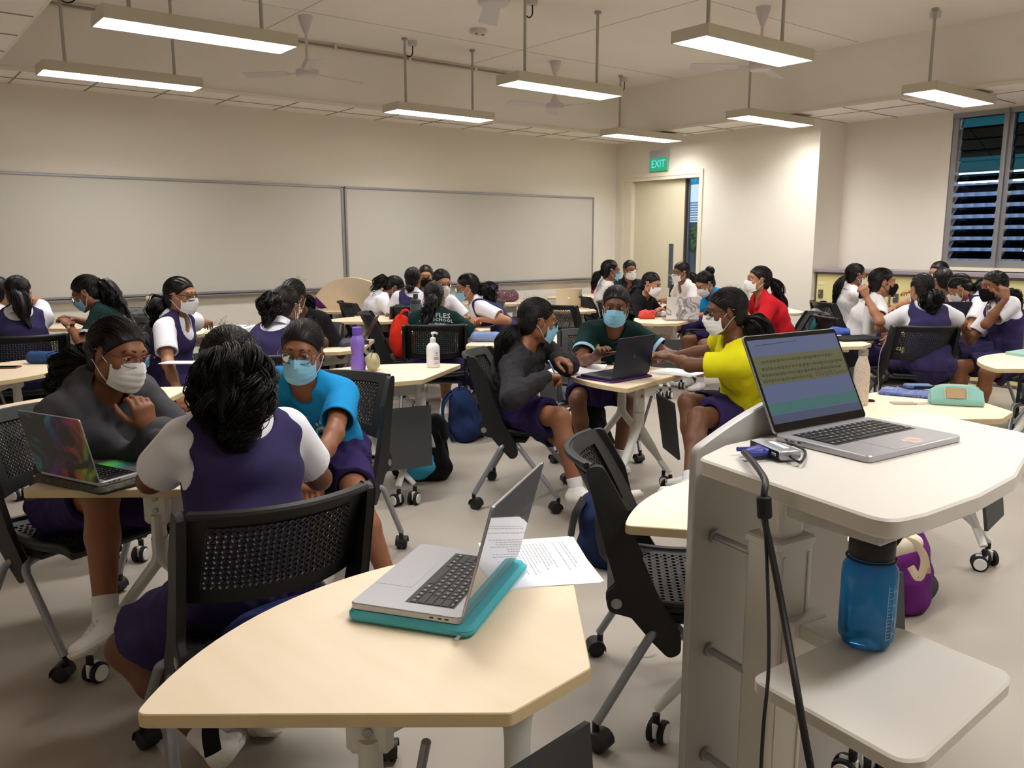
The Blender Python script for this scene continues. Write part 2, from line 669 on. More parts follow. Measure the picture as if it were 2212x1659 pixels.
m.box(((X0 + X1) / 2, ly0 - .012, DZ / 2), (.05, .022, DZ - .06)); m.build('edge_strip', mat('brushed_seal', (80, 76, 70), 0.6), do, False)
m = MB()
m.tube(fillet_path([(X0, 7.74, 1.0), (X0 - .06, 7.74, 1.0), (X0 - .06, 7.87, 1.0)], .02), .010, 10); m.build('door_handle', ALU, do)
# second leaf: clear glazed side light in an aluminium frame
m = MB()
for yy in (DY0 + .008, ly0 - .03):
    m.box((XD + .12, yy, DZ / 2), (.03, .012, DZ - .08))
o = m.build('door_2', ALU, None, False); o['kind'] = 'structure'
m = MB(); m.box((XD + .12, (DY0 + ly0) / 2, DZ / 2), (.006, ly0 - DY0 - .06, DZ - .1)); m.build('glass_pane', CLEARG, o, False)

# ---------------- louvre window
m = MB()
mull = [WY1 - .04, 3.80, 2.75, WY0 + .04]
for i, yy in enumerate(mull):
    wd = .055 if i in (0, 3) else .10
    m.box((XR + .05, yy, (WZ0 + WZ1) / 2), (.10, wd, WZ1 - WZ0))
    if i in (1, 2):
        m.box((XR + .02, yy, (WZ0 + WZ1) / 2), (.12, .018, WZ1 - WZ0))
m.box((XR + .05, (WY0 + WY1) / 2, WZ0 + .035), (.12, WY1 - WY0, .07))
m.box((XR + .05, (WY0 + WY1) / 2, WZ1 - .025), (.12, WY1 - WY0, .05))
wo = m.build('window_1', ALU_D, None, False); wo['kind'] = 'structure'
for bay in range(3):
    y1, y0 = mull[bay] - .05, mull[bay + 1] + .06
    g = MB(); c = MB()
    for k in range(13):
        z = WZ0 + .13 + k * .118
        tilt = math.radians(52 if k < 8 else 12)
        rot = rotm('Y', tilt)
        g.box((XR + .05, (y0 + y1) / 2, z), (.006, y1 - y0, .125), rot)
        for yy in (y0 - .008, y1 + .008):
            c.box((XR + .05, yy, z), (.014, .016, .11), rot)
    lo = g.build('louvre_blades', LOUVG, wo, False)
    c.build('louvre_clips', ALU_D, wo, False)
m = MB(); m.box((XR - .06, (WY0 + WY1) / 2, WZ0 - .02), (.14, WY1 - WY0 + .1, .035)); o = m.build('window_sill', TRIMW, None, False); o['kind'] = 'structure'

# ---------------- outside, beyond window and door
m = MB()
def transl(name, rgb):
    m_ = mat(name, rgb, .6)
    nt = m_.node_tree
    t_ = nt.nodes.new('ShaderNodeBsdfTranslucent'); t_.inputs[0].default_value = s2l(rgb) + (1,)
    x_ = nt.nodes.new('ShaderNodeMixShader'); x_.inputs[0].default_value = .75
    nt.links.new(nt.nodes['Principled BSDF'].outputs[0], x_.inputs[1]); nt.links.new(t_.outputs[0], x_.inputs[2])
    nt.links.new(x_.outputs[0], nt.nodes['Material Output'].inputs[0])
    return m_


ys = np.linspace(4.30, 6.9, 200)
G = np.array([[(11.6 + .035 * math.sin(yy * 46), yy, zz) for zz in (0.2, 1.2, 2.22)] for yy in ys])
m.sheet(G, th=.01)
o = m.build('corrugated_screen', transl('corrugated_white', (222, 230, 245)), None); tag(o, 'white corrugated screen outside beyond the louvre window', 'wall panel')
m = MB(); m.box((10.9, 3.0, 2.65), (2.2, 9, .12)); o = m.build('canopy_roof', mat('canopy_dark', (34, 44, 44), 0.8), None, False); tag(o, 'dark roof canopy outside above the louvre window', 'canopy')
m = MB()
for zz in (1.86, 1.97):
    m.cyl((11.3, .5, zz), (11.3, 4.3, zz), .014, n=8)
for yy in (1.2, 2.6, 3.95):
    m.box((11.3, yy, 1.0), (.04, .04, 2.2))
o = m.build('corridor_railing', ALU, None); tag(o, 'grey metal railing outside beyond the louvre window', 'railing')
m = MB(); wall_boxes(m, XR + .2, 26, -10, 24, -.3, -.1); o = m.build('ground', mat('outdoor_paving', (150, 150, 145), 0.9), None, False); o['kind'] = 'structure'
LEAF = mat('leaf_green', (88, 140, 58), 0.6, spec=0.2, var=0.5, vscale=3)
TRUNK = mat('tree_bark', (80, 68, 56), 0.9, var=0.3)


def tree(name, c, rad, n, label, cat='tree', group=None, seed=1, trunk=True):
    rs = np.random.RandomState(seed)
    root = empty(name, (c[0], c[1], -.1))
    P = rs.normal(size=(n, 3)); P /= np.linalg.norm(P, axis=1)[:, None]
    P *= (rs.rand(n, 1) ** .4) * np.array(rad)
    P[:, 2] += c[2] + .1
    q = rs.normal(size=(n, 3)); q /= np.linalg.norm(q, axis=1)[:, None]
    t = np.cross(q, rs.normal(size=(n, 3))); t /= np.linalg.norm(t, axis=1)[:, None]
    sz = .05 + .05 * rs.rand(n, 1)
    V = np.stack([P - q * sz, P + t * sz * .4, P + q * sz, P - t * sz * .4], 1).reshape(-1, 3)
    F = np.arange(n * 4).reshape(n, 4)
    mesh_obj('foliage', V, F, LEAF, root, False)
    m = MB()
    if trunk:
        m.tube([(0, 0, 0), (.05, 0, c[2] * .6), (0, .05, c[2] + .1)], [.12, .09, .05], 8)
        for k in range(6):
            a = k * 1.05
            m.tube([(.03, .02, c[2] * .55), (rad[0] * .4 * math.cos(a), rad[1] * .4 * math.sin(a), c[2]), (rad[0] * .8 * math.cos(a), rad[1] * .8 * math.sin(a), c[2] + rad[2] * .5)], [.05, .03, .01], 6)
        m.build('trunk', TRUNK, root)
    tag(root, label, cat, group)
    return root


tree('tree', (13.2, 4.0, 1.2), (1.0, 1.3, .9), 3200, 'green leafy tree outside the louvre window', seed=3)
tree('tree', (13.8, 11.22, 1.5), (.22, .24, .30), 500, 'green leafy tree outside the open doorway', seed=4)
m = MB(); m.box((11.2, 8.72, .42), (.4, 2.6, .85)); o = m.build('corridor_parapet', mat('parapet_slate', (58, 68, 84), 0.7), None, False); tag(o, 'dark grey corridor parapet outside the doorway', 'parapet')
m = MB(); m.box((11.0, 8.72, .82), (.04, 2.6, .02)); m.build('rail', mat('rail_pale', (170, 185, 215), 0.5), o, False)
rs = np.random.RandomState(5)
n = 500
P = np.column_stack([11.2 + .12 * rs.normal(size=n), 8.72 + 1.2 * (rs.rand(n) * 2 - 1), .85 + .0 * rs.rand(n)])
q = np.column_stack([rs.normal(size=n) * .3, rs.normal(size=n) * .3, .5 + rs.rand(n)]) * .12
V = np.stack([P, P + q * .5 + np.array([.008, .008, 0]), P + q, P + q * .5 - np.array([.008, .008, 0])], 1).reshape(-1, 3)
o = mesh_obj('planter_grass', V, np.arange(n * 4).reshape(n, 4), mat('grass_blade', (92, 170, 70), 0.7), None, False)
tag(o, 'green plants along the corridor parapet outside', 'plants', kind='stuff')
m = MB()
m.box((15.2, 13.6, .9), (.3, 4, 2.0)); ob = m.build('building', mat('facade_slate', (52, 60, 74), 0.7), None, False); tag(ob, 'dark block with pale slatted screen outside the doorway', 'building')
m = MB()
for k in range(8):
    m.box((15.0, 13.6, 1.94 + k * .055), (.08, 4, .034))
for yy in (12.0, 12.9, 13.8, 14.6):
    m.box((15.05, yy, 2.12), (.05, .05, .46))
m.build('slat_screen', mat('slat_pale', (172, 182, 198), 0.6), ob, False)
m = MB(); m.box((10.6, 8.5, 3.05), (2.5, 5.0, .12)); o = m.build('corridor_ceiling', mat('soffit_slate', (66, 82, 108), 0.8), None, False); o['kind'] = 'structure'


def exit_sign(c, yaxis, sc, back, face, letter, label, hang=False):
    """yaxis +1: faces -X"""
    root = empty('exit_sign', c)
    w_, h_ = .33 * sc, .175 * sc
    m = MB(); m.box((.02, 0, h_ / 2 + (.05 if not hang else .02)), (.04, w_, .10 if not hang else .04), bev=.004)
    m.build('housing', mat('sign_housing', (176, 178, 184), 0.5), root)
    m = MB(); m.box((.012, 0, 0), (.024, w_ * .97, h_), bev=.003); m.build('sign_face', face, root)
    m = MB(); m.box((.012, 0, 0), (.018, w_ * 1.01, h_ * 1.05), bev=.003); m.build('border', ALU, root)
    V, F = text_mesh('EXIT', .145 * sc, .0015)
    P = np.column_stack([np.full(len(V), -.0025) - V[:, 2], -V[:, 0] * .86, V[:, 1] + .002])
    mesh_obj('lettering', P, F, letter, root, False)
    if hang:  # rods for the added sign that stands in for a reflection
        m = MB()
        for yy in (-.1, .1):
            m.cyl((.02, yy, .1), (.02, yy, .62), .006, n=6)
        m.build('hanger', ALU, root)
    tag(root, label, 'exit sign')
    return root


exit_sign((XD - .045, 8.075, 2.535), 1, 1.0, None, emitmat('exit_green', (6, 168, 118), 1.0), emitmat('exit_letter', (120, 226, 240), 1.0), 'lit green EXIT sign on the wall above the door')
exit_sign((9.72, 8.07, 2.36), 1, .80, None, emitmat('exit_reflection_cyan', (0, 178, 222), 1.0), emitmat('exit_reflection_letter', (80, 208, 255), 1.1), 'bright cyan EXIT sign standing in for the reflection in the doorway glass', hang=True)  # added glowing sign in place of the EXIT reflection in the door glass

# ---------------- whiteboards
for i, (x0, x1, lab) in enumerate(((.58, 4.565, 'long whiteboard on the left half of the back wall'), (4.585, 8.58, 'long whiteboard on the right half, beside the door'))):
    root = empty('whiteboard', ((x0 + x1) / 2, YB, 1.515))
    L = x1 - x0
    m = MB(); m.box((0, -.012, 0), (L - .02, .016, 1.14)); m.build('writing_surface', BOARD, root, False)
    m = MB()
    for zz in (-.575, .575):
        m.box((0, -.016, zz), (L, .03, .025), bev=.004)
    for xx in (-L / 2 + .0125, L / 2 - .0125):
        m.box((xx, -.016, 0), (.025, .03, 1.17), bev=.004)
    m.build('frame', ALU, root)
    m = MB(); m.box((0, -.035, -.60), (L, .07, .012)); m.build('pen_ledge', ALU, root, False)
    tag(root, lab, 'whiteboard', 'whiteboards on the back wall')
m = MB(); m.box((4.58, YB - .012, .86), (.18, .024, .12), bev=.004); o = m.build('wall_socket', mat('socket_white', (214, 210, 200), 0.5), None); tag(o, 'pale wall box under the joint of the two whiteboards', 'wall socket')

# ---------------- lockers under the window
LOCK = mat('locker_cream', (224, 214, 152), 0.45, spec=0.4, bump=0.02, bscale=200)
LOCKT = mat('locker_trim_mauve', (150, 140, 148), 0.5)
top = MB(); top.box((9.33, 2.0, 1.135), (.52, 7.22, .035)); o = top.build('worktop', LOCKT, None, False)
tag(o, 'long mauve worktop over the row of cream lockers', 'worktop')
LW = .92
ncol = 7
names = ['first', 'second', 'third', 'fourth', 'fifth', 'sixth', 'seventh']
for i in range(ncol):
    yc = YP - .02 - LW * (i + .5)
    root = empty('locker', (9.34, yc, 0))
    m = MB(); m.box((.02, 0, .56), (.46, LW - .004, 1.115)); m.build('body', LOCKT, root, False)
    for r, zz in enumerate((.835, .29)):
        m = MB(); m.box((-.222, 0, zz), (.02, LW - .03, .51), bev=.004); d = m.build('door', LOCK, root)
        m = MB()
        m.box((-.236, LW / 2 - .075, zz + .02), (.012, .06, .10), bev=.003)
        m.ball((-.246, LW / 2 - .07, zz + .02), .012, 8, 6)
        m.build('lock', mat('lock_chrome', (130, 130, 132), 0.3, metal=0.8), d)
        m = MB(); m.box((-.2335, LW / 2 - .08, zz + .15), (.003, .07, .04)); m.build('number_plate', mat('plate_white', (226, 222, 196), 0.5), d, False)
    tag(root, '%s cream locker unit from the pillar, under the mauve worktop' % names[i], 'locker', 'cream lockers under the window')

# ---------------- ceiling lamps
lampx, lampy, lampz = (1.93, 5.06, 8.16), (7.60, 5.68, 3.76, 1.86, -.04), 2.775
rowname = {7.60: 'back', 5.68: 'second', 3.76: 'third', 1.86: 'fourth', -.04: 'front'}


def make_lamp():
    root = empty('pendant_lamp', (0, 0, lampz))
    m = MB()
    L, W, H = 1.21, .305, .075
    for yy in (-W / 2, W / 2):
        m.box((0, yy, H / 2), (L, .006, H))
    for xx in (-L / 2, L / 2):
        m.box((xx, 0, H / 2), (.006, W, H))
    m.box((0, 0, H), (L, W, .006))
    m.box((0, W / 2 - .006, .002), (L, .014, .004)); m.box((0, -W / 2 + .006, .002), (L, .014, .004))
    m.build('housing', LAMPW, root, False)
    m = MB(); m.box((0, 0, .006), (L - .015, W - .02, .002)); m.build('diffuser', LAMPE, root, False)
    la = bpy.data.lights.new('lamp_light', 'AREA')
    la.shape = 'RECTANGLE'; la.size = L - .03; la.size_y = W - .03
    la.energy = LAMP_W; la.color = (1.0, .985, .965); la.spread = math.radians(138)
    lo = bpy.data.objects.new('lamp_light', la); lo.location = (0, 0, .03); link(lo, root)
    for xx in (-.42, .42):
        m = MB(); m.cyl((xx, .0, H), (xx, 0, ZC - lampz), .013, n=10); m.lathe([(.03, 0), (.03, .02)], 12, (xx, 0, ZC - lampz - .02)); m.build('suspension_rod', ROD, root)
    m = MB()
    m.tube(smooth_path([(-.42, 0, ZC - lampz - .16), (-.36, .02, ZC - lampz - .17), (-.30, .05, ZC - lampz - .13), (-.29, .06, ZC - lampz - .05)]), .006, 6)
    m.build('power_cable', RUBBER, root)
    m = MB(); m.lathe([(.045, 0), (.05, .02), (.05, .05)], 14, (-.29, .06, ZC - lampz - .05)); m.build('ceiling_rose', FANW, root)
    return root


lp = make_lamp()
first = True
colname = {1.93: 'left', 5.06: 'middle', 8.16: 'right'}
for yy in lampy:
    for xx in lampx:
        o = lp if first else copy_tree(lp)
        first = False
        o.location = (xx, yy, lampz)
        tag(o, None, 'ceiling lamp', 'lit pendant panel lamps')
        o['label'] = 'lit pendant panel lamp, %s row from the whiteboards, %s of its row' % (rowname[yy], colname[xx])

# ---------------- ceiling fans (at rest)


def make_fan():
    root = empty('ceiling_fan', (0, 0, ZC))
    m = MB(); m.lathe([(.02, -.15), (.045, -.08), (.065, -.02), (.065, 0)], 18); m.build('canopy', FANW, root)
    m = MB(); m.cyl((0, 0, -.40), (0, 0, -.12), .014, n=10); m.build('downrod', FANW, root)
    m = MB(); m.lathe([(.02, -.37), (.03, -.39), (.05, -.43), (.06, -.46)], 18); m.build('coupling_cover', FANW, root)
    m = MB(); m.lathe([(.055, -.535), (.09, -.53), (.105, -.515), (.108, -.49), (.10, -.47), (.07, -.455), (.04, -.45)], 24); m.build('motor', FANW, root)
    for k in range(3):
        a = k * 2 * PI / 3
        M = rotm('Z', a)
        b = MB()
        b.box(M @ np.array([.15, 0, -.495]), (.12, .03, .006), M)
        tilt = M @ rotm('X', math.radians(10))
        pts = roundpoly([(.18, -.055), (.62, -.07), (.62, .07), (.18, .055)], .03)
        b.prism(pts, -.002, .002, T=lambda V: V @ tilt.T + np.array([0, 0, -.495]))
        b.build('blade', FANW, root)
    return root


fan = make_fan()
for i, (xx, yy, rz, lab) in enumerate(((3.5, 7.45, 2.3, 'white ceiling fan at far left, between two lit lamps'), (6.56, 7.48, .9, 'white ceiling fan before the right whiteboard, behind a lamp'), (6.52, 4.68, .35, 'white ceiling fan over the right side, partly behind a lamp'), (3.42, 4.5, 1.0, 'white ceiling fan cut off by the top of the picture'))):
    o = fan if i == 0 else copy_tree(fan)
    o.location = (xx, yy, ZC); o.rotation_euler = (0, 0, rz)
    tag(o, lab, 'ceiling fan', 'white ceiling fans')
# conduit along the back bulkhead, detector
m = MB()
m.cyl((1.1, BF - .02, ZC - .035), (8.15, BF - .02, ZC - .035), .011, n=8)
o = m.build('conduit', mat('conduit_paint', (150, 138, 122), 0.6), None); tag(o, 'thin conduit along the top of the back bulkhead', 'conduit')
m = MB()
for k in range(8):
    m.box((1.5 + k * .9, BF - .02, ZC - .03), (.03, .04, .05))
m.build('clip', TRIMW, o, False)
m = MB(); m.lathe([(.07, -.045), (.085, -.03), (.085, 0)], 8, (5.02, 6.86, ZC)); o = m.build('smoke_detector', FANW, None); tag(o, 'white octagonal detector on the ceiling near the middle lamps', 'detector')
m = MB()
for dx in (-.035, .04):
    m.lathe([(.012, -.055), (.016, -.045)], 8, (5.02 + dx, 6.84, ZC))
m.build('sensor', mat('sensor_amber', (150, 120, 70), 0.4), o)
m = MB(); m.box((1.58, 7.1, ZC - .03), (.10, .10, .06), bev=.01); o = m.build('junction_box', FANW, None); tag(o, 'small white box on the ceiling at top left', 'junction box')
# ================================================================== tables and chairs
TZ = .72
TR = .76


def caster_mb(kind):
    """a swivelling caster, its foot at z = 0, stem on top"""
    m = MB()
    if kind == 'white':
        for sx in (-1, 1):
            m.lathe([(.030, -.010), (.036, -.007), (.036, .007), (.030, .010)], 20, (sx * .017, -.012, .036), 0, rotm('Y', PI / 2))
            m.lathe([(.027, -.004), (.028, .0), (.026, .0045)], 20, (sx * .017 + sx * .010, -.012, .036), 1, rotm('Y', PI / 2))
        m.box((0, -.004, .05), (.016, .05, .05), mi=1, bev=.004)
        m.cyl((0, .006, .07), (0, .006, .10), .012, n=10, mi=0)
        return m
    for sx in (-1, 1):
        m.lathe([(.020, -.010), (.029, -.008), (.029, .008), (.020, .010)], 18, (sx * .014, -.012, .029), 0, rotm('Y', PI / 2))
    G = []
    for i in range(9):
        a = math.radians(-10 + 200 * i / 8)
        G.append([(xx, -.012 + .034 * math.cos(a), .029 + .034 * math.sin(a)) for xx in (-.028, -.01, .01, .028)])
    m.sheet(np.array(G), 0, .003)
    m.cyl((0, .004, .055), (0, .004, .085), .011, n=10)
    return m


_cm = {}


def caster(kind, parent, loc, rz):
    if kind not in _cm:
        o = caster_mb(kind).build('caster', [RUBBER, WHUB] if kind == 'white' else [BLACKP], parent)
        _cm[kind] = o.data
    else:
        o = bpy.data.objects.new('caster', _cm[kind]); link(o, parent)
    o.location = loc
    o.rotation_euler = (0, 0, rz)
    return o


def quad_outline():
    ch = .145
    pts = [(ch, 0), (TR, 0)]
    n = 28
    arc = [(TR * math.cos(PI / 2 * k / n), TR * math.sin(PI / 2 * k / n)) for k in range(1, n)]
    pts += arc + [(0, TR), (0, ch)]
    rad = [.02, .035] + [0] * len(arc) + [.035, .02]
    P = np.array(roundpoly(pts, rad))
    M = np.array([[math.cos(-PI / 4), -math.sin(-PI / 4)], [math.sin(-PI / 4), math.cos(-PI / 4)]])
    return P @ M.T          # bisector along +x, apex at the origin


QO = quad_outline()


def make_table(flip=False):
    root = empty('quadrant_table')
    m = MB(); m.prism(QO, TZ - .026, TZ, 0, 1, bev=.002)
    if flip:
        m.v = [(v - np.array([.40, 0, TZ])) @ rotm('Y', math.radians(78)).T.T + np.array([.40, 0, TZ + .02]) for v in m.v]
    m.build('tabletop', [WOOD, WOODE], root, True)
    c45 = math.sqrt(.5)
    for sg in (-1, 1):
        a = np.array([c45, sg * c45, 0]); b = np.array([c45, -sg * c45, 0])     # along this arm / towards the inside
        o = b * .13
        z = np.array([0, 0, 1.0])
        m = MB()
        B = np.column_stack([a, b * sg * -1 if False else np.cross(z, a), z])
        pc = o + a * .40
        m.box(pc + z * .63, (.085, .035, .13), B, 0, .012)
        for zz in (.615, .655):
            q = pc + z * zz - b * .019
            m.lathe([(.009, 0), (.009, .004), (.006, .005)], 10, q, 1, np.column_stack([a, z, -b]))
        J = pc + z * .47
        m.tube([pc + z * .60, pc + z * .52, J], [.034, .036, .036], 14, ell=(1, .62), up=b)
        near, far = o + a * .06 + z * .115, o + a * .66 + z * .115
        m.tube(fillet_path([J + z * .05, J - z * .02, near * .6 + J * .4 - z * .01, near], .06), np.linspace(.036, .019, 14)[:len(fillet_path([J + z * .05, J - z * .02, near * .6 + J * .4 - z * .01, near], .06))], 12, ell=(1, .7), up=b)
        m.tube(fillet_path([J + z * .05, J - z * .02, far * .6 + J * .4 - z * .01, far], .06), np.linspace(.036, .019, 14)[:len(fillet_path([J + z * .05, J - z * .02, far * .6 + J * .4 - z * .01, far], .06))], 12, ell=(1, .7), up=b)
        leg = m.build('leg_frame', [WSTEEL, ALU], root)
        for q in (near, far):
            caster('white', leg, (q[0], q[1], 0), R_.uniform(0, 6))
    m = MB()
    p0 = np.array([c45, c45, 0]) * .40 + np.array([c45, -c45, 0]) * .13
    p1 = p0 * np.array([1, -1, 1])
    m.box((p0[0], 0, .625), (.035, p0[1] * 2, .075), bev=.006)
    for yy in (-.12, .12):
        m.box((p0[0] - .03, yy, .68), (.30, .03, .022), bev=.004)
    m.build('beam', WSTEEL, root)
    m = MB(); m.cyl((p0[0] - .09, p0[1] * .7, .60), (p0[0] - .02, p0[1] * .7, .34), .009, n=8); m.build('gas_strut', ALU, root)
    m = MB()
    G = np.array([[(.105 + .05 * t, yy * (1 + .12 * t), .22 + .34 * t) for yy in (-.15, .15)] for t in (0, 1)])
    m.sheet(G, th=.014)
    m.build('modesty_panel', PANELD, root, False)
    return root


# name -> (apex x, apex y, bisector angle, label)
TABLES = [
    ('T0', .885, .885, 97.0, 'pale wood quadrant table in front, with the laptop on its teal sleeve'),
    ('Td', .95, 2.42, 98, 'quadrant table under the galaxy-patterned laptop'),
    ('Th', 2.32, 3.79, 79.8, 'quadrant table with the purple bottle and the white pump bottle'),
    ('Tn', 3.858, 3.144, 148.6, 'quadrant table with the navy laptop on a purple sleeve'),
    ('Tq', 3.97, 1.35, 99.3, 'quadrant table with the marbled flask and the mint pouch'),
    ('Tt', 2.06, .91, 84.7, 'quadrant table half hidden behind the grey lectern panel, near the empty chair'),
    ('Tc', .90, 3.84, 97, 'quadrant table behind the hoodie-wearing person, a dark phone on its edge'),
    ('Tb', .33, 6.0, -30, 'quadrant table with the round blue pencil case, at left edge'),
    ('Ta', .83, 6.72, 98, 'quadrant table with the flat grey pencil case, at left edge'),
    ('Te', 4.4, 8.02, 98, 'far quadrant table with a purple ball and green folder'),
    ('Tf', 4.08, 6.85, 98, 'quadrant table with only a small card on it, left of the red bag'),
    ('Tg', 2.72, 5.14, 98, 'quadrant table with the leaning dark laptop, behind the blue-shirted person'),
    ('Ti', 4.22, 5.62, 98, 'quadrant table with the silver laptop, beyond the LES SCHOOL shirt'),
    ('Tj', 4.1, 4.5, 98, 'quadrant table with the pale blue fabric pouch'),
    ('Tk', 6.45, 7.85, 98, 'far quadrant table with the zigzag pouch'),
    ('Tl', 6.35, 6.5, 98, 'quadrant table with the gold laptop'),
    ('Tm', 8.0, 8.1, 98, 'far corner quadrant table with the red case and red flask'),
    ('To2', 5.9, 5.05, 66, 'quadrant table with the white marbled laptop'),
    ('To', 8.0, 4.95, 98, 'bare quadrant table behind the red-shirted person'),
    ('To3', 8.25, 6.2, 98, 'bare far quadrant table by the pillar, partly behind the red shirt'),
    ('Tp', 5.88, 3.05, 101, 'quadrant table with the tall white bottle and black folder'),
    ('Tr', 5.97, 1.6, 98, 'quadrant table cut off by the right picture edge'),
    ('Ts', 7.55, 3.1, 130, 'quadrant table amid the group by the lockers'),
    ('Tu', 7.45, 6.3, 98, 'quadrant table amid the group by the door'),
    ('Tv', 2.35, 6.85, 98, 'quadrant table with a white paper, right of the seated white-masked person with a name tag'),
    ('Tw', 1.75, 7.9, 98, 'far quadrant table with the steel tumbler and the grey pouch'),
]
TP = {}
tproto = make_table()
for i, (k, x, y, a, lab) in enumerate(TABLES):
    o = tproto if i == 0 else copy_tree(tproto)
    o.location = (x, y, 0); o.rotation_euler = (0, 0, math.radians(a))
    tag(o, lab, 'table', 'pale wood quadrant tables')
    TP[k] = o
o = make_table(True)
o.location = (4.72, 8.42, 0); o.rotation_euler = (0, 0, math.radians(205))
tag(o, 'quadrant table with its top flipped upright below the whiteboards', 'table', 'pale wood quadrant tables')


def perforated(nu, nv, fmap, hole=(.36, .34), th=.004, margin=0.0, rot=0.0):
    """a curved sheet pierced by staggered rounded holes. fmap(u,v)->xyz arrays, u,v in 0..1"""
    ang = np.arange(8) * PI / 4 + PI / 8
    V, F = [], []
    base = 0
    sq = np.array([(1, .41), (.41, 1), (-.41, 1), (-1, .41), (-1, -.41), (-.41, -1), (.41, -1), (1, -.41)]) * .5
    sq = np.where(np.abs(sq) > .49, sq, sq)
    cells = [(i, j) for i in range(nu) for j in range(nv)]
    U, W = [], []
    for (i, j) in cells:
        k = 1 if (i + j) % 2 == 0 else -1
        hu = hole[0] * np.cos(ang); hv = hole[1] * np.sin(ang)
        if rot:
            c_, s_ = math.cos(rot * k), math.sin(rot * k)
            hu, hv = hu * c_ - hv * s_, hu * s_ + hv * c_
        U.append(np.concatenate([(i + .5 + sq[:, 0]) / nu, (i + .5 + hu) / nu]))
        W.append(np.concatenate([(j + .5 + sq[:, 1]) / nv, (j + .5 + hv) / nv]))
    U = np.concatenate(U); W = np.concatenate(W)
    P = fmap(U, W)
    e = 1e-3
    N = np.cross(fmap(U + e, W) - P, fmap(U, W + e) - P)
    N /= np.linalg.norm(N, axis=1)[:, None]
    n = len(P)
    V = np.concatenate([P, P - N * th])
    c0 = np.arange(len(cells))[:, None] * 16
    k = np.arange(8)[None, :]
    k1 = (k + 1) % 8
    f1 = np.stack([c0 + k, c0 + k1, c0 + 8 + k1, c0 + 8 + k], -1).reshape(-1, 4)
    f2 = f1[:, ::-1] + n
    f3 = np.stack([c0 + 8 + k, c0 + 8 + k1, n + c0 + 8 + k1, n + c0 + 8 + k], -1).reshape(-1, 4)
    # corner triangles between the octagon-ish cell borders
    f4 = []
    return V, np.concatenate([f1, f2, f3])


def back_map(U, W):
    """back panel: U across, W up"""
    x = (U - .5) * .47 * (1 - .04 * W)
    z = .575 + W * .27
    y = -.170 - (W * .27) * .32 + .10 * (x / .235) ** 2 * (1 - .25 * W) - .035 * W * W - .055
    return np.stack([x, y, z], -1)


def seat_map(U, W):
    x = (U - .5) * .45
    y = (W - .5) * .44 + .02
    z = .445 - .022 * np.sin(np.clip(W, 0, 1) * PI) + .010 * (x / .22) ** 2 - .03 * np.clip(W - .8, 0, 1) ** 2 * 20 + .02 * np.clip(.15 - W, 0, 1) * 4
    return np.stack([x, y, z], -1)


def grid_of(fmap, u0, u1, w0, w1, nu, nv):
    U, W = np.meshgrid(np.linspace(u0, u1, nu), np.linspace(w0, w1, nv), indexing='ij')
    return fmap(U, W)


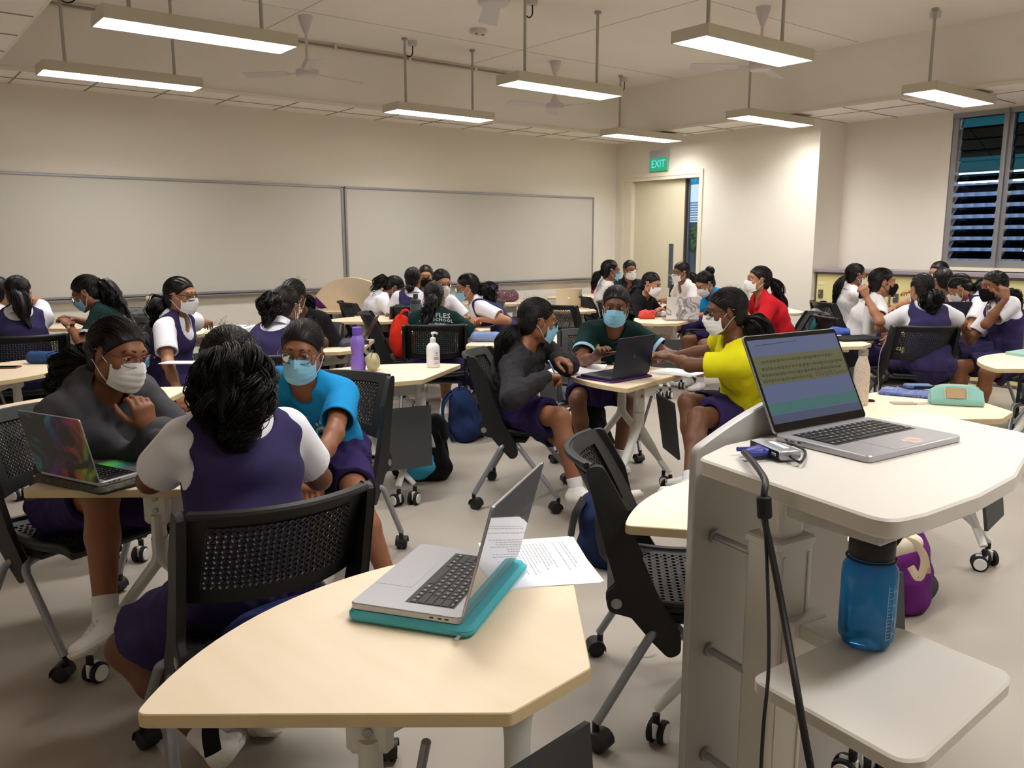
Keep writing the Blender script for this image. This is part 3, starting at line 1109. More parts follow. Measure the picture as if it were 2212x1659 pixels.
def make_chair():
    root = empty('mesh_chair')
    # backrest: solid rim and pierced middle
    m = MB()
    V, F = perforated(22, 12, lambda u, w: back_map(.10 + .80 * u, .16 + .70 * w), (.26, .40), .006, rot=.5)
    m.add(V, F.tolist(), 1)
    def shp(u0, u1, w0, w1, nu, nv):
        G = grid_of(back_map, u0, u1, w0, w1, nu, nv)
        N = np.array([0, -.006, -.002])
        m.sheet(G + np.array([0, .004, 0]), 0, .016)
    shp(0, .10, 0, 1, 4, 14); shp(.90, 1, 0, 1, 4, 14); shp(.095, .905, 0, .165, 24, 4); shp(.095, .905, .855, 1, 24, 4)
    top = back_map(np.linspace(0.005, .995, 30), np.full(30, 1.0))
    m.tube(top, .0105, 8)
    m.build('backrest', [BLACKP, BLACKM], root)
    # seat
    m = MB()
    V, F = perforated(16, 14, lambda u, w: seat_map(.08 + .84 * u, .08 + .84 * w), (.36, .27), .006, rot=.0)
    m.add(V, F.tolist(), 1)
    for a in ((0, .085, 0, 1), (.915, 1, 0, 1), (.08, .92, 0, .085), (.08, .92, .915, 1)):
        G = grid_of(seat_map, *a, 8, 12)
        m.sheet(G, 0, .022)
    ring = np.concatenate([seat_map(np.linspace(0, 1, 14), np.zeros(14)), seat_map(np.ones(14), np.linspace(0, 1, 14)), seat_map(np.linspace(1, 0, 14), np.ones(14)), seat_map(np.zeros(14), np.linspace(1, 0, 14))])
    m.tube(ring[1:], .012, 8)
    m.build('seat', [BLACKP, BLACKM], root)
    for sx in (-1, 1):
        m = MB()
        pts = [(-.300, .845), (-.235, .60), (-.205, .50), (-.235, .47), (-.225, .42), (-.16, .405), (-.10, .335), (-.05, .285), (-.02, .30), (-.02, .36), (-.09, .47), (-.155, .62), (-.18, .72), (-.255, .85)]
        pl = roundpoly(pts[::-1], .02, 3)
        def T(V, sx=sx):
            t = np.clip((V[:, 1] - .3) / .55, 0, 1)
            return np.column_stack([sx * (.243 - .004 * t) + V[:, 2], V[:, 0] + .02, V[:, 1]])
        m.prism(pl, -.012, .012, T=T, bev=.003)
        # pivot stud
        m.lathe([(.016, 0), (.016, .004), (.008, .006)], 12, (sx * .254, -.185, .445), 1, np.column_stack([(0, 1, 0), (0, 0, 1), (sx, 0, 0)]))
        m.build('side_arm', [BLACKP, ALU], root)
    for nm, sy in (('rear', -1), ('front', 1)):
        y0 = -.035 * 1 + sy * .02
        m = MB()
        pts = [(-.285, sy * .235, .085), (-.262, y0 + sy * .03, .355), (-.20, y0, .365), (.20, y0, .365), (.262, y0 + sy * .03, .355), (.285, sy * .235, .085)]
        m.tube(fillet_path(pts, .085, 6), .0135, 12)
        lg = m.build('leg_frame', GSTEEL, root)
        for sx in (-1, 1):
            caster('black', lg, (sx * .285, sy * .235, 0), R_.uniform(0, 6))
    m = MB(); m.box((0, -.03, .385), (.44, .16, .03), bev=.01); m.build('seat_carrier', BLACKP, root)
    return root


cproto = make_chair()
_first_chair = [True]


def place_chair(x, y, face, label):
    o = cproto if _first_chair[0] else copy_tree(cproto)
    _first_chair[0] = False
    o.location = (x, y, 0); o.rotation_euler = (0, 0, math.radians(face - 90))
    tag(o, label, 'chair', 'black mesh chairs on casters')
    return o
# ================================================================== implicit bodies
def nrm(v):
    v = np.asarray(v, float)
    return v / (np.linalg.norm(v) + 1e-12)


class Cap:
    """rounded cone between a and b; ell=(right axis, rx/r, ry/r): flattened section"""
    def __init__(s, a, b, ra, rb, ell=None, k=.02):
        s.a, s.b, s.ra, s.rb, s.k = np.asarray(a, float), np.asarray(b, float), ra, rb, k
        s.ell = ell

    def bounds(s, g):
        r = max(s.ra, s.rb) * (1 if s.ell is None else max(1, max(s.ell[1:]))) + g
        return np.minimum(s.a, s.b) - r, np.maximum(s.a, s.b) + r

    def __call__(s, X, Y, Z, g=0.0):
        ab = s.b - s.a
        L2 = ab @ ab + 1e-12
        x, y, z = X - s.a[0], Y - s.a[1], Z - s.a[2]
        h = np.clip((x * ab[0] + y * ab[1] + z * ab[2]) / L2, 0, 1)
        x = x - h * ab[0]; y = y - h * ab[1]; z = z - h * ab[2]
        r = s.ra + (s.rb - s.ra) * h
        if s.ell is None:
            return np.sqrt(x * x + y * y + z * z) - r - g
        ax = nrm(ab) if L2 > 1e-9 else np.array([0, 0, 1.0])
        e0 = nrm(s.ell[0] - ax * (ax @ s.ell[0])); e1 = np.cross(ax, e0)
        fx, fy = s.ell[1], s.ell[2]
        u = x * e0[0] + y * e0[1] + z * e0[2]
        v = x * e1[0] + y * e1[1] + z * e1[2]
        q = x * ax[0] + y * ax[1] + z * ax[2]
        a_, b_, c_ = r * fx + g, r * fy + g, r * min(fx, fy) + g
        k0 = np.sqrt((u / a_) ** 2 + (v / b_) ** 2 + (q / c_) ** 2)
        k1 = np.sqrt((u / a_ ** 2) ** 2 + (v / b_ ** 2) ** 2 + (q / c_ ** 2) ** 2)
        return np.where(k1 > 1e-9, k0 * (k0 - 1) / np.maximum(k1, 1e-9), -np.minimum(a_, b_))


class Ell:
    """ellipsoid with axes M columns, radii r"""
    def __init__(s, c, r, M=None, k=.02):
        s.c, s.r, s.k = np.asarray(c, float), np.asarray(r, float), k
        s.M = np.eye(3) if M is None else np.asarray(M, float)

    def bounds(s, g):
        R = np.abs(s.M) @ (s.r + g)
        return s.c - R, s.c + R

    def __call__(s, X, Y, Z, g=0.0):
        x, y, z = X - s.c[0], Y - s.c[1], Z - s.c[2]
        M = s.M; r = s.r + g
        u = (x * M[0, 0] + y * M[1, 0] + z * M[2, 0]) / r[0]
        v = (x * M[0, 1] + y * M[1, 1] + z * M[2, 1]) / r[1]
        q = (x * M[0, 2] + y * M[1, 2] + z * M[2, 2]) / r[2]
        k0 = np.sqrt(u * u + v * v + q * q)
        k1 = np.sqrt((u / r[0]) ** 2 + (v / r[1]) ** 2 + (q / r[2]) ** 2)
        return np.where(k1 > 1e-9, k0 * (k0 - 1) / np.maximum(k1, 1e-9), -r.min())


class Field:
    def __init__(s, lo, hi, h):
        s.h = h
        s.lo = np.asarray(lo, float) - 2 * h
        n = np.ceil((np.asarray(hi) - s.lo) / h).astype(int) + 3
        s.n = n
        s.F = np.full(tuple(n), .3, dtype=np.float32)
        s.ax = [(s.lo[i] + h * np.arange(n[i])).astype(np.float32) for i in range(3)]

    def sl(s, lo, hi):
        a = np.clip(np.floor((lo - s.lo) / s.h).astype(int), 0, s.n)
        b = np.clip(np.ceil((hi - s.lo) / s.h).astype(int) + 1, 0, s.n)
        return tuple(slice(i, j) for i, j in zip(a, b))

    def xyz(s, q):
        return (s.ax[0][q[0]][:, None, None], s.ax[1][q[1]][None, :, None], s.ax[2][q[2]][None, None, :])

    def add(s, p, g=0.0, k=None):
        k = p.k if k is None else k
        lo, hi = p.bounds(g)
        m = k + 3 * s.h
        q = s.sl(lo - m, hi + m)
        if any(t.stop <= t.start for t in q):
            return s
        d = p(*s.xyz(q), g).astype(np.float32)
        A = s.F[q]
        if k > 0:
            hh = np.maximum(k - np.abs(A - d), 0) / k
            s.F[q] = np.minimum(A, d) - hh * hh * k * .25
        else:
            s.F[q] = np.minimum(A, d)
        return s

    def sub(s, p, g=0.0, k=0.0):
        lo, hi = p.bounds(g)
        q = s.sl(lo - k - 3 * s.h, hi + k + 3 * s.h)
        if any(t.stop <= t.start for t in q):
            return s
        d = -p(*s.xyz(q), g).astype(np.float32)
        A = s.F[q]
        if k > 0:
            hh = np.maximum(k - np.abs(A - d), 0) / k
            s.F[q] = np.maximum(A, d) + hh * hh * k * .25
        else:
            s.F[q] = np.maximum(A, d)
        return s

    def full(s):
        return s.xyz((slice(None),) * 3)

    def cut(s, f):
        """keep where f(X,Y,Z) < 0"""
        s.F = np.maximum(s.F, f(*s.full()).astype(np.float32))
        return s

    def warp(s, f):
        s.F = s.F + f(*s.full()).astype(np.float32)
        return s

    def mesh(s):
        F = s.F
        F[0] = F[-1] = .3; F[:, 0] = F[:, -1] = .3; F[:, :, 0] = F[:, :, -1] = .3
        S = F < 0
        nx, ny, nz = F.shape
        c = [S[i:nx - 1 + i, j:ny - 1 + j, k:nz - 1 + k] for i in (0, 1) for j in (0, 1) for k in (0, 1)]
        cnt = sum(a.astype(np.int8) for a in c)
        act = (cnt > 0) & (cnt < 8)
        I, J, K = np.nonzero(act)
        idx = np.full(act.shape, -1, dtype=np.int32)
        idx[I, J, K] = np.arange(len(I))
        P = np.zeros((len(I), 3)); W = np.zeros(len(I))
        co = [(i, j, k) for i in (0, 1) for j in (0, 1) for k in (0, 1)]
        vals = {o: F[I + o[0], J + o[1], K + o[2]].astype(float) for o in co}
        for o in co:
            for axi in range(3):
                if o[axi] == 0:
                    o2 = list(o); o2[axi] = 1; o2 = tuple(o2)
                    a, b = vals[o], vals[o2]
                    cr = (a < 0) != (b < 0)
                    t = np.where(cr, a / np.where(a == b, 1, a - b), 0)
                    base = np.array(o, float)
                    e = np.zeros(3); e[axi] = 1
                    P += (base[None] + t[:, None] * e[None]) * cr[:, None]
                    W += cr
        P = P / W[:, None] + np.column_stack([I, J, K])
        V = P * s.h + s.lo
        Q = []
        for axi in range(3):
            sa = [slice(0, -1)] * 3
            A = S
            if axi == 0:
                e = A[:-1, 1:-1, 1:-1] != A[1:, 1:-1, 1:-1]; inn = A[:-1, 1:-1, 1:-1]
                i, j, k = np.nonzero(e); j += 1; k += 1
                q = [idx[i, j - 1, k - 1], idx[i, j, k - 1], idx[i, j, k], idx[i, j - 1, k]]
                fl = inn[i, j - 1, k - 1]
            elif axi == 1:
                e = A[1:-1, :-1, 1:-1] != A[1:-1, 1:, 1:-1]; inn = A[1:-1, :-1, 1:-1]
                i, j, k = np.nonzero(e); i += 1; k += 1
                q = [idx[i - 1, j, k - 1], idx[i - 1, j, k], idx[i, j, k], idx[i, j, k - 1]]
                fl = inn[i - 1, j, k - 1]
            else:
                e = A[1:-1, 1:-1, :-1] != A[1:-1, 1:-1, 1:]; inn = A[1:-1, 1:-1, :-1]
                i, j, k = np.nonzero(e); i += 1; j += 1
                q = [idx[i - 1, j - 1, k], idx[i, j - 1, k], idx[i, j, k], idx[i - 1, j, k]]
                fl = inn[i - 1, j - 1, k]
            q = np.stack(q, 1)
            q = np.where(fl[:, None], q, q[:, ::-1])
            Q.append(q)
        Q = np.concatenate(Q)
        Q = Q[(Q >= 0).all(1)]
        return V, Q


def ik(root, target, l1, l2, pole):
    root, target = np.asarray(root, float), np.asarray(target, float)
    d = target - root
    L = np.linalg.norm(d)
    Lc = min(L, (l1 + l2) * .995)
    u = d / L
    tgt = root + u * Lc
    x = (l1 * l1 - l2 * l2 + Lc * Lc) / (2 * Lc)
    hgt = math.sqrt(max(0, l1 * l1 - x * x))
    p = pole - u * (u @ pole)
    return root + u * x + nrm(p) * hgt, tgt


# ------------------------------------------------------------------ hair, skin and cloth materials
def hairmat(name, rgb):
    m = mat(name, rgb, .42, spec=.28, bump=.4, bscale=25, stretch=(9, 9, 1.2))
    return m


HAIR = hairmat('hair_black', (21, 17, 17))
HAIR2 = hairmat('hair_dark_brown', (34, 25, 22))
SKINS = {
    'deep': mat('skin_deep', (106, 68, 48), .5, spec=.35, sss=.08, var=.10, vscale=9),
    'brown': mat('skin_brown', (138, 90, 64), .5, spec=.35, sss=.08, var=.08, vscale=9),
    'tan': mat('skin_tan', (166, 116, 88), .5, spec=.35, sss=.08, var=.08, vscale=9),
}
NAVY = cloth('pinafore_navy', (54, 48, 88))
SKIRT = cloth('skirt_purple', (46, 36, 82))
BLOUSE = cloth('blouse_white', (226, 226, 236), var=.04)
POLO = cloth('polo_white', (224, 220, 222), var=.04)
MASKW = mat('mask_white', (228, 228, 230), .85, spec=.15, bump=.15, bscale=300)
MASKB = mat('mask_blue', (136, 192, 222), .85, spec=.15, bump=.15, bscale=300)
MASKK = mat('mask_black', (22, 22, 24), .9, spec=.1, bump=.15, bscale=300)
LOOP = mat('mask_loop', (222, 224, 228), .8)
EYEW = mat('eye_white', (212, 206, 200), .25, spec=.5)
EYEI = mat('eye_iris', (34, 22, 16), .15, spec=.6)
BROW = mat('eyebrow', (24, 18, 16), .8)
SOCK = cloth('sock_white', (214, 212, 214), var=.04)
SHOE = mat('canvas_shoe_white', (226, 224, 222), .75, spec=.2, bump=.15, bscale=300)
SOLE = mat('shoe_sole', (212, 208, 200), .6)
TAGR = mat('name_tag_red', (196, 34, 52), .4)
SCRUN = mat('hair_tie', (18, 17, 22), .9)


def wob(seed, amp, sc):
    rs = np.random.RandomState(seed)
    K = rs.normal(size=(7, 3)) * sc
    ph = rs.rand(7) * 6.28

    def f(X, Y, Z):
        t = 0
        for i in range(7):
            t = t + np.sin(X * K[i, 0] + Y * K[i, 1] + Z * K[i, 2] + ph[i])
        return t * (amp / 3.0)
    return f


def tubes(paths, rad, sides=3):
    """many thin strands at once: paths (n,m,3), rad (m,) or (n,m)"""
    P = np.asarray(paths, float)
    n, m, _ = P.shape
    rad = np.broadcast_to(rad, (n, m))
    T = np.gradient(P, axis=1)
    T /= np.linalg.norm(T, axis=2)[..., None] + 1e-12
    ref = np.broadcast_to(np.array([.31, .27, .91]), T.shape)
    A = np.cross(T, ref); A /= np.linalg.norm(A, axis=2)[..., None] + 1e-12
    B = np.cross(T, A)
    th = np.arange(sides) * 2 * PI / sides
    V = P[:, :, None, :] + rad[:, :, None, None] * (np.cos(th)[None, None, :, None] * A[:, :, None, :] + np.sin(th)[None, None, :, None] * B[:, :, None, :])
    V = V.reshape(-1, 3)
    base = (np.arange(n)[:, None, None] * m + np.arange(m - 1)[None, :, None]) * sides
    k = np.arange(sides)[None, None, :]; k1 = (k + 1) % sides
    Q = np.stack([base + k, base + k1, base + sides + k1, base + sides + k], -1).reshape(-1, 4)
    return V, Q


def join(parts):
    V, Q, n = [], [], 0
    for v, q in parts:
        V.append(v); Q.append(q + n); n += len(v)
    return np.concatenate(V), np.concatenate(Q)


PEOPLE = []


def person(label, pel, face, head, hdir=(None, 5, 0), hands=None, outfit='pinafore', top=None, skin='brown', mask='white', glasses=None,
           hair='pony', hlen=.25, hz=0.02, hair_m=None, h=.008, elbows=None, twist=0, knees=None, feet=None, curl=(.45, .45), hdirs=None,
           slouch=.03, wave=.012, tag_red=False, lean_back=0, tailside=0.0, seat=.53, legw=.10, hroll=0, frizz=0, curly=0, scale_h=1.0, shoes=True, spread=(.2, .2), palm=None, bottom=None, vol=1.0):
    """pel: world xy of the pelvis, face: world facing angle of the body (deg), head: world head centre,
    hdir=(world yaw deg, pitch down deg, roll deg); hands: {'L':xyz,'R':xyz} wrist targets (world)"""
    near = h < .0065
    root_xy = np.array([pel[0], pel[1], 0.0])
    fa = math.radians(face)
    Fw = np.array([math.cos(fa), math.sin(fa), 0]); Rw = np.array([math.sin(fa), -math.cos(fa), 0])
    M = np.column_stack([Rw, Fw, [0, 0, 1.0]])          # local -> world
    loc = lambda p: M.T @ (np.asarray(p, float) - root_xy)
    dl = lambda v: M.T @ np.asarray(v, float)
    H = loc(head)
    ya = math.radians(face if hdir[0] is None else hdir[0])
    pd, rl = math.radians(hdir[1]), math.radians(hdir[2])
    hf = dl([math.cos(ya) * math.cos(pd), math.sin(ya) * math.cos(pd), -math.sin(pd)])
    hr = dl([math.sin(ya), -math.cos(ya), 0])
    hu = np.cross(hr, hf)
    hr, hu = hr * math.cos(rl) + hu * math.sin(rl), hu * math.cos(rl) - hr * math.sin(rl)
    HM = np.column_stack([hr, hf, hu])
    hp = lambda x, y, z: H + HM @ (np.array([x, y, z]) * scale_h)
    P0 = np.array([0, 0, seat])
    Nk = H - hu * .150 * scale_h - hf * .035 * scale_h
    dn = Nk - P0
    mid = P0 + dn * .5 + np.array([0, -slouch - .15 * max(0, dn[1]), .03])
    B = lambda t: (1 - t) ** 2 * P0 + 2 * t * (1 - t) * mid + t * t * Nk
    tw = math.radians(twist)
    rt = np.array([math.cos(tw), math.sin(tw), 0])
    rh = np.array([1.0, 0, 0])
    Wp, Cp, Tp = B(.30), B(.66), B(.92)
    axT = nrm(Tp - Cp)
    rt = nrm(rt - axT * (axT @ rt))
    fT = np.cross(axT, rt)        # forward of the chest
    if fT[1] < 0 and abs(twist) < 80:
        fT = -fT
    sh = {'R': Tp + rt * .148 - axT * .018 + fT * .0, 'L': Tp - rt * .148 - axT * .018}
    torso = [
        Ell(P0 + np.array([0, -.015, 0]), (.158, .120, .10), k=.05),
        Cap(P0 + np.array([0, 0, .03]), Wp, .125, .112, (rh, 1.12, .84), .04),
        Cap(Wp, Cp, .112, .122, (rt, 1.1, .80), .04),
        Cap(Cp, Tp - axT * .035, .122, .088, (rt, 1.12, .80), .04),
        Cap(sh['L'] + rt * .02, sh['R'] - rt * .02, .050, .050, None, .05),
        Ell(Cp + fT * .062 + rt * .058 + axT * .01, (.052, .05, .055), k=.04),
        Ell(Cp + fT * .062 - rt * .058 + axT * .01, (.052, .05, .055), k=.04),
    ]
    nb = hp(0, -.022, -.075)
    traps = [Cap(Tp + rt * s * .115, Nk + hu * .035 + rt * s * .02, .030, .030, None, .05) for s in (-1, 1)]
    neck = Cap(Nk - axT * .03, nb, .046, .044, None, .03)
    # legs
    knees = knees or {}
    feet = feet or {}
    legs, shoe_at = {}, {}
    for s, sx in (('R', 1), ('L', -1)):
        hip = P0 + np.array([sx * .082, .01, -.01])
        ft = feet.get(s)
        ft = np.array([sx * legw * 1.1, .40, .085]) if ft is None else (loc(ft) if len(ft) == 3 else ft)
        pole = np.array([sx * .25, .5, 1.0])
        if s in knees:
            pole = loc(knees[s]) - hip
        kn, an = ik(hip, ft, .405, .385, pole)
        legs[s] = (hip, kn, an)
    thigh = {s: [Cap(v[0], v[1], .078, .053, None, .03)] for s, v in legs.items()}
    shank = {s: [Cap(v[1], v[1] * .65 + v[2] * .35, .053, .053, None, .03), Cap(v[1] * .65 + v[2] * .35, v[2], .052, .033, None, .02)] for s, v in legs.items()}
    # arms
    hands = hands or {}
    arms, hand_pr, fore_end = {}, [], {}
    for s, sx in (('R', 1), ('L', -1)):
        t = hands.get(s)
        t = sh[s] + np.array([sx * .02, .24, -.33]) if t is None else loc(t)
        pole = rt * sx * .8 + np.array([0, -.45, -.65])
        if elbows and s in elbows:
            pole = loc(elbows[s]) - sh[s]
        el, wr = ik(sh[s], t, .27, .235, pole)
        arms[s] = (sh[s], el, wr)
        # hand
        fd = nrm(wr - el)
        if hdirs and s in hdirs:
            fd = nrm(dl(hdirs[s]))
        pn = np.array([0, 0, -1.0])
        if palm and s in palm:
            pn = dl(palm[s])
        pn = pn - fd * (fd @ pn)
        pn = nrm(pn) if np.linalg.norm(pn) > .05 else nrm(np.cross(fd, [1, 0, 0]))
        sd = np.cross(fd, pn)            # sideways of the hand
        tsd = sd if (sd @ (-rt * sx)) > 0 else -sd          # thumb side: towards the body midline
        c = curl[0] if s == 'R' else curl[1]
        kn0 = wr + fd * .078
        hand_pr.append(Cap(wr - fd * .005, wr + fd * .03, .026, .030, (tsd, 1.0, .62), .012))
        hand_pr.append(Cap(wr + fd * .025, kn0 - fd * .008, .036, .040, (tsd, 1.0, .40), .012))
        for i, (off, ln) in enumerate(((.028, .066), (.010, .074), (-.009, .069), (-.027, .054))):
            a = kn0 + tsd * off - fd * (.004 * abs(i - 1))
            ang = 0.0
            d = fd + tsd * (off * 3.0 * spread[0 if s == 'R' else 1])
            d = nrm(d)
            ci = c * (1 + .08 * i)
            seg = [ln * .45, ln * .32, ln * .26]
            rr = [.0088, .0082, .0074, .0062]
            for j in range(3):
                ang += (0.95, 1.25, .8)[j] * ci
                dj = nrm(d * math.cos(ang) + pn * math.sin(ang))
                b_ = a + dj * seg[j]
                hand_pr.append(Cap(a, b_, rr[j], rr[j + 1], None, .005))
                a = b_
        a = wr + fd * .022 + tsd * .024 + pn * .006
        d = nrm(fd * .62 + tsd * .72 + pn * .30)
        for j, ln in enumerate((.040, .030, .025)):
            b_ = a + d * ln
            hand_pr.append(Cap(a, b_, (.0135, .0100, .0090)[j], (.0100, .0090, .0070)[j], None, .008))
            a = b_
            d = nrm(d + fd * .25 - tsd * (.10 + .35 * c) + pn * .30 * c)
    armp = {s: [Cap(v[0], v[1], .044, .036, None, .03)] for s, v in arms.items()}
    forep = {s: [Cap(v[1], v[1] * .6 + v[2] * .4, .037, .034, None, .02), Cap(v[1] * .6 + v[2] * .4, v[2], .034, .0225, None, .02)] for s, v in arms.items()}
    # head
    E = lambda x, y, z, r, k=.02: Ell(hp(x, y, z), np.array(r) * scale_h, HM, k)
    C = lambda a, b, r0, r1, k=.012: Cap(hp(*a), hp(*b), r0, r1, None, k)
    headp = [
        E(0, -.014, .026, (.072, .091, .082)), E(0, .020, -.034, (.057, .066, .080), .03), Cap(hp(-.018, .056, -.092), hp(.018, .056, -.092), .020, .020, None, .03),
        E(.036, .050, -.030, (.026, .026, .028), .02), E(-.036, .050, -.030, (.026, .026, .028), .02),
        C((-.030, .072, .022), (.030, .072, .022), .014, .014, .018),
        E(.054, -.002, -.060, (.016, .03, .03), .03), E(-.054, -.002, -.060, (.016, .03, .03), .03),
    ]
    nose = [C((0, .082, .006), (0, .098, -.030), .008, .0125, .010), C((.010, .088, -.035), (-.010, .088, -.035), .0085, .0085, .006)]
    lips = [C((-.017, .081, -.062), (.017, .081, -.062), .006, .006, .006), C((-.013, .079, -.071), (.013, .079, -.071), .0075, .0075, .006)]
    ears = []
    for sx in (-1, 1):
        Me = HM @ rotm('Z', sx * -.35) @ rotm('X', -.15)
        ears.append(Ell(hp(sx * .074, -.010, -.008), (.008, .019, .031), Me, .006))
    socks = [E(sx * .031, .093, .002, (.019, .016, .012), .008) for sx in (-1, 1)]

    allp = torso + traps + [neck] + hand_pr + headp + sum(armp.values(), []) + sum(forep.values(), []) + sum(thigh.values(), []) + sum(shank.values(), [])
    lo = np.min([p.bounds(.03)[0] for p in allp], 0); hi = np.max([p.bounds(.03)[1] for p in allp], 0)
    f = Field(lo, hi, h)
    for p in torso: f.add(p)
    for p in traps: f.add(p)
    f.add(neck)
    for s in 'LR':
        for p in thigh[s] + shank[s]: f.add(p)
        for p in armp[s] + forep[s]: f.add(p)
    for p in headp: f.add(p)
    for p in nose: f.add(p)
    if not mask:
        for p in lips: f.add(p)
    for p in ears: f.add(p)
    for p in socks: f.sub(p, k=.010)
    for p in hand_pr: f.add(p)
    V, Q = f.mesh()
    body = mesh_obj('person', V, Q, SKINS[skin])
    body.matrix_world = Matrix(((M[0, 0], M[0, 1], 0, pel[0]), (M[1, 0], M[1, 1], 0, pel[1]), (0, 0, 1, 0), (0, 0, 0, 1)))
    tag(body, label, 'person')
    seed = abs(hash(label)) % 10000 if False else sum(ord(c_) * (i_ + 1) for i_, c_ in enumerate(label)) % 9973
    rs = np.random.RandomState(seed)
    info = dict(body=body, H=H, HM=HM, hp=hp, M=M, sh=sh, arms=arms, legs=legs, Tp=Tp, Cp=Cp, axT=axT, fT=fT, rt=rt, garments={}, root=root_xy)

    # ---------------- garments
    cap_t = torso[:5] + torso[5:]

    def sleeve(fl, s, frac, g0, g1, thick=.006, open_len=.05, kk=.03):
        a, b = arms[s][0], arms[s][1]
        e = a + (b - a) * frac
        ax = nrm(b - a)
        c_ = Cap(a - ax * .0, e + ax * .03, .046 + g0, .040 + g1, None, kk)
        fl.add(c_)
        fl_c.append((e, ax))
        inner.append(Cap(e - ax * (.015 if h > .0065 else .03), e + ax * .08, .040 + g1 - max(thick, 1.5 * h), .040 + g1 - max(thick, 1.5 * h)))

    def armcut(fl, s, frac):
        """remove everything past the sleeve end, near the arm only"""
        a, b, wr_ = arms[s]
        ax = nrm(b - a)
        e = a + ax * frac * .27
        q = fl.sl(np.minimum(b, e) - .10, np.maximum(b, e) + .10)
        X, Y, Z = fl.xyz(q)
        d = (X - e[0]) * ax[0] + (Y - e[1]) * ax[1] + (Z - e[2]) * ax[2]
        # distance from the arm axis
        rx = np.sqrt(np.maximum((X - e[0]) ** 2 + (Y - e[1]) ** 2 + (Z - e[2]) ** 2 - d * d, 0))
        reg = np.maximum(-d, rx - .085)          # inside = beyond the end plane and close to the axis
        fl.F[q] = np.maximum(fl.F[q], -reg.astype(np.float32))

    hem_z = {}

    def upper(kind, g, mtl, name, sl_frac, slg, zmin, long=False, neckg=.014, vneck=False, folds=.004, hood=False):
        nonlocal fl_c, inner
        fl_c, inner = [], []
        pr = torso + traps
        ext = []
        if long:
            for s in 'LR':
                ext += armp[s] + forep[s]
        lo_ = np.min([p.bounds(.06)[0] for p in pr + ext] + [np.minimum(arms[s][0], arms[s][1]) - .10 for s in 'LR'], 0)
        hi_ = np.max([p.bounds(.06)[1] for p in pr + ext] + [np.maximum(arms[s][0], arms[s][1]) + .10 for s in 'LR'], 0)
        lo_[2] = max(lo_[2], zmin - .02)
        fl = Field(lo_, hi_, h)
        for p in torso[:5]: fl.add(p, g, k=.06)
        for p in torso[5:]: fl.add(p, g * .8, k=.06)
        for p in traps: fl.add(p, g * .7, k=.05)
        if hood:
            hc = Nk - axT * .02
            for a_ in np.linspace(-2.2, 2.2, 12):
                pass
            ring = [hc + (rt * math.sin(t_) * .095 - fT * math.cos(t_) * .075) + axT * (.035 - .045 * (1 - math.cos(t_)) * .5) for t_ in np.linspace(-2.3, 2.3, 14)]
            for a_, b_ in zip(ring[:-1], ring[1:]):
                fl.add(Cap(a_, b_, .030, .030, None, .02))
            fl.add(Ell(hc - fT * .085 - axT * .035, (.095, .04, .075), np.column_stack([rt, fT, axT]), .05))
        if folds:
            fl.warp(wob(seed + 3, folds, 22)); fl.warp(wob(seed + 4, folds * .5, 55))
        if long:
            for s in 'LR':
                v = arms[s]
                fl.add(Cap(v[0], v[1], .044 + slg, .040 + slg, None, .04)); fl.add(Cap(v[1], v[1] * .3 + v[2] * .7, .042 + slg, .034 + slg * .8, None, .03))
                ax = nrm(v[2] - v[1])
                fl.add(Cap(v[1] * .3 + v[2] * .7, v[2] - ax * .015, .034 + slg * .9, .031 + slg * .3, None, .01))
                fl.add(Cap(v[2] - ax * .045, v[2] - ax * .008, .032 + slg * .25, .032 + slg * .25, None, .004))
            if folds:
                fl.warp(wob(seed + 6, folds * .5, 60))
        else:
            for s in 'LR':
                sleeve(fl, s, sl_frac, slg, slg + .008)
            for s in 'LR':
                armcut(fl, s, sl_frac)
            for c_ in inner:
                fl.sub(c_)
        fl.cut(lambda X, Y, Z: zmin - Z + 0 * X + 0 * Y)
        # neck opening
        fl.sub(Cap(Nk + axT * .012, Nk + axT * .16 + fT * .03, .046 + neckg, .066 + neckg), k=.01)
        if not hood:
            fl.sub(Ell(Nk + fT * .050 - axT * (.012 if not vneck else .045), (.046, .05, .040 if not vneck else .070), np.column_stack([rt, fT, axT])), k=.01)
        V, Q = fl.mesh()
        o = mesh_obj(name, V, Q, mtl, body)
        info['garments'][name] = (o, V, Q)
        return o

    fl_c, inner = [], []

    def collar(mtl, name='collar', spreadc=.030, hgt=.045):
        mb = MB()
        G = []
        for t_ in np.linspace(-2.65, 2.65, 26):
            dirv = rt * math.sin(t_) - fT * math.cos(t_)
            base = Nk + axT * (.030 - .028 * (1 - math.cos(t_)) * .5)
            drop = hgt * (1 + .25 * (abs(t_) / 2.65) ** 4)
            row = []
            for (r_, z_) in ((.052, .006), (.056, .020), (.062, .020), (.066 + spreadc * .4, -.006), (.066 + spreadc, -drop)):
                row.append(base + dirv * r_ * (1.0 if abs(math.sin(t_)) < .2 else 1.08) + axT * z_)
            G.append(row)
        mb.sheet(np.array(G), th=.003)
        return mb.build(name, mtl, body, True, 60)

    def skirt(mtl, name, g, frac, fromz=None, k=.09):
        pr = thigh['L'] + thigh['R']
        lo_ = np.min([p.bounds(.12)[0] for p in pr + torso[:1]], 0); hi_ = np.max([p.bounds(.08)[1] for p in pr + torso[:2]], 0)
        fl = Field(lo_, hi_, h)
        for s in 'LR':
            hip, kn, an = legs[s]
            e = hip + (kn - hip) * (frac + .10)
            fl.add(Cap(hip, e, .086 + g, .066 + g * 1.5, None, k))
        # cloth spanning between the thighs
        mL = legs['L'][0] * (1 - frac) + legs['L'][1] * frac; mR = legs['R'][0] * (1 - frac) + legs['R'][1] * frac
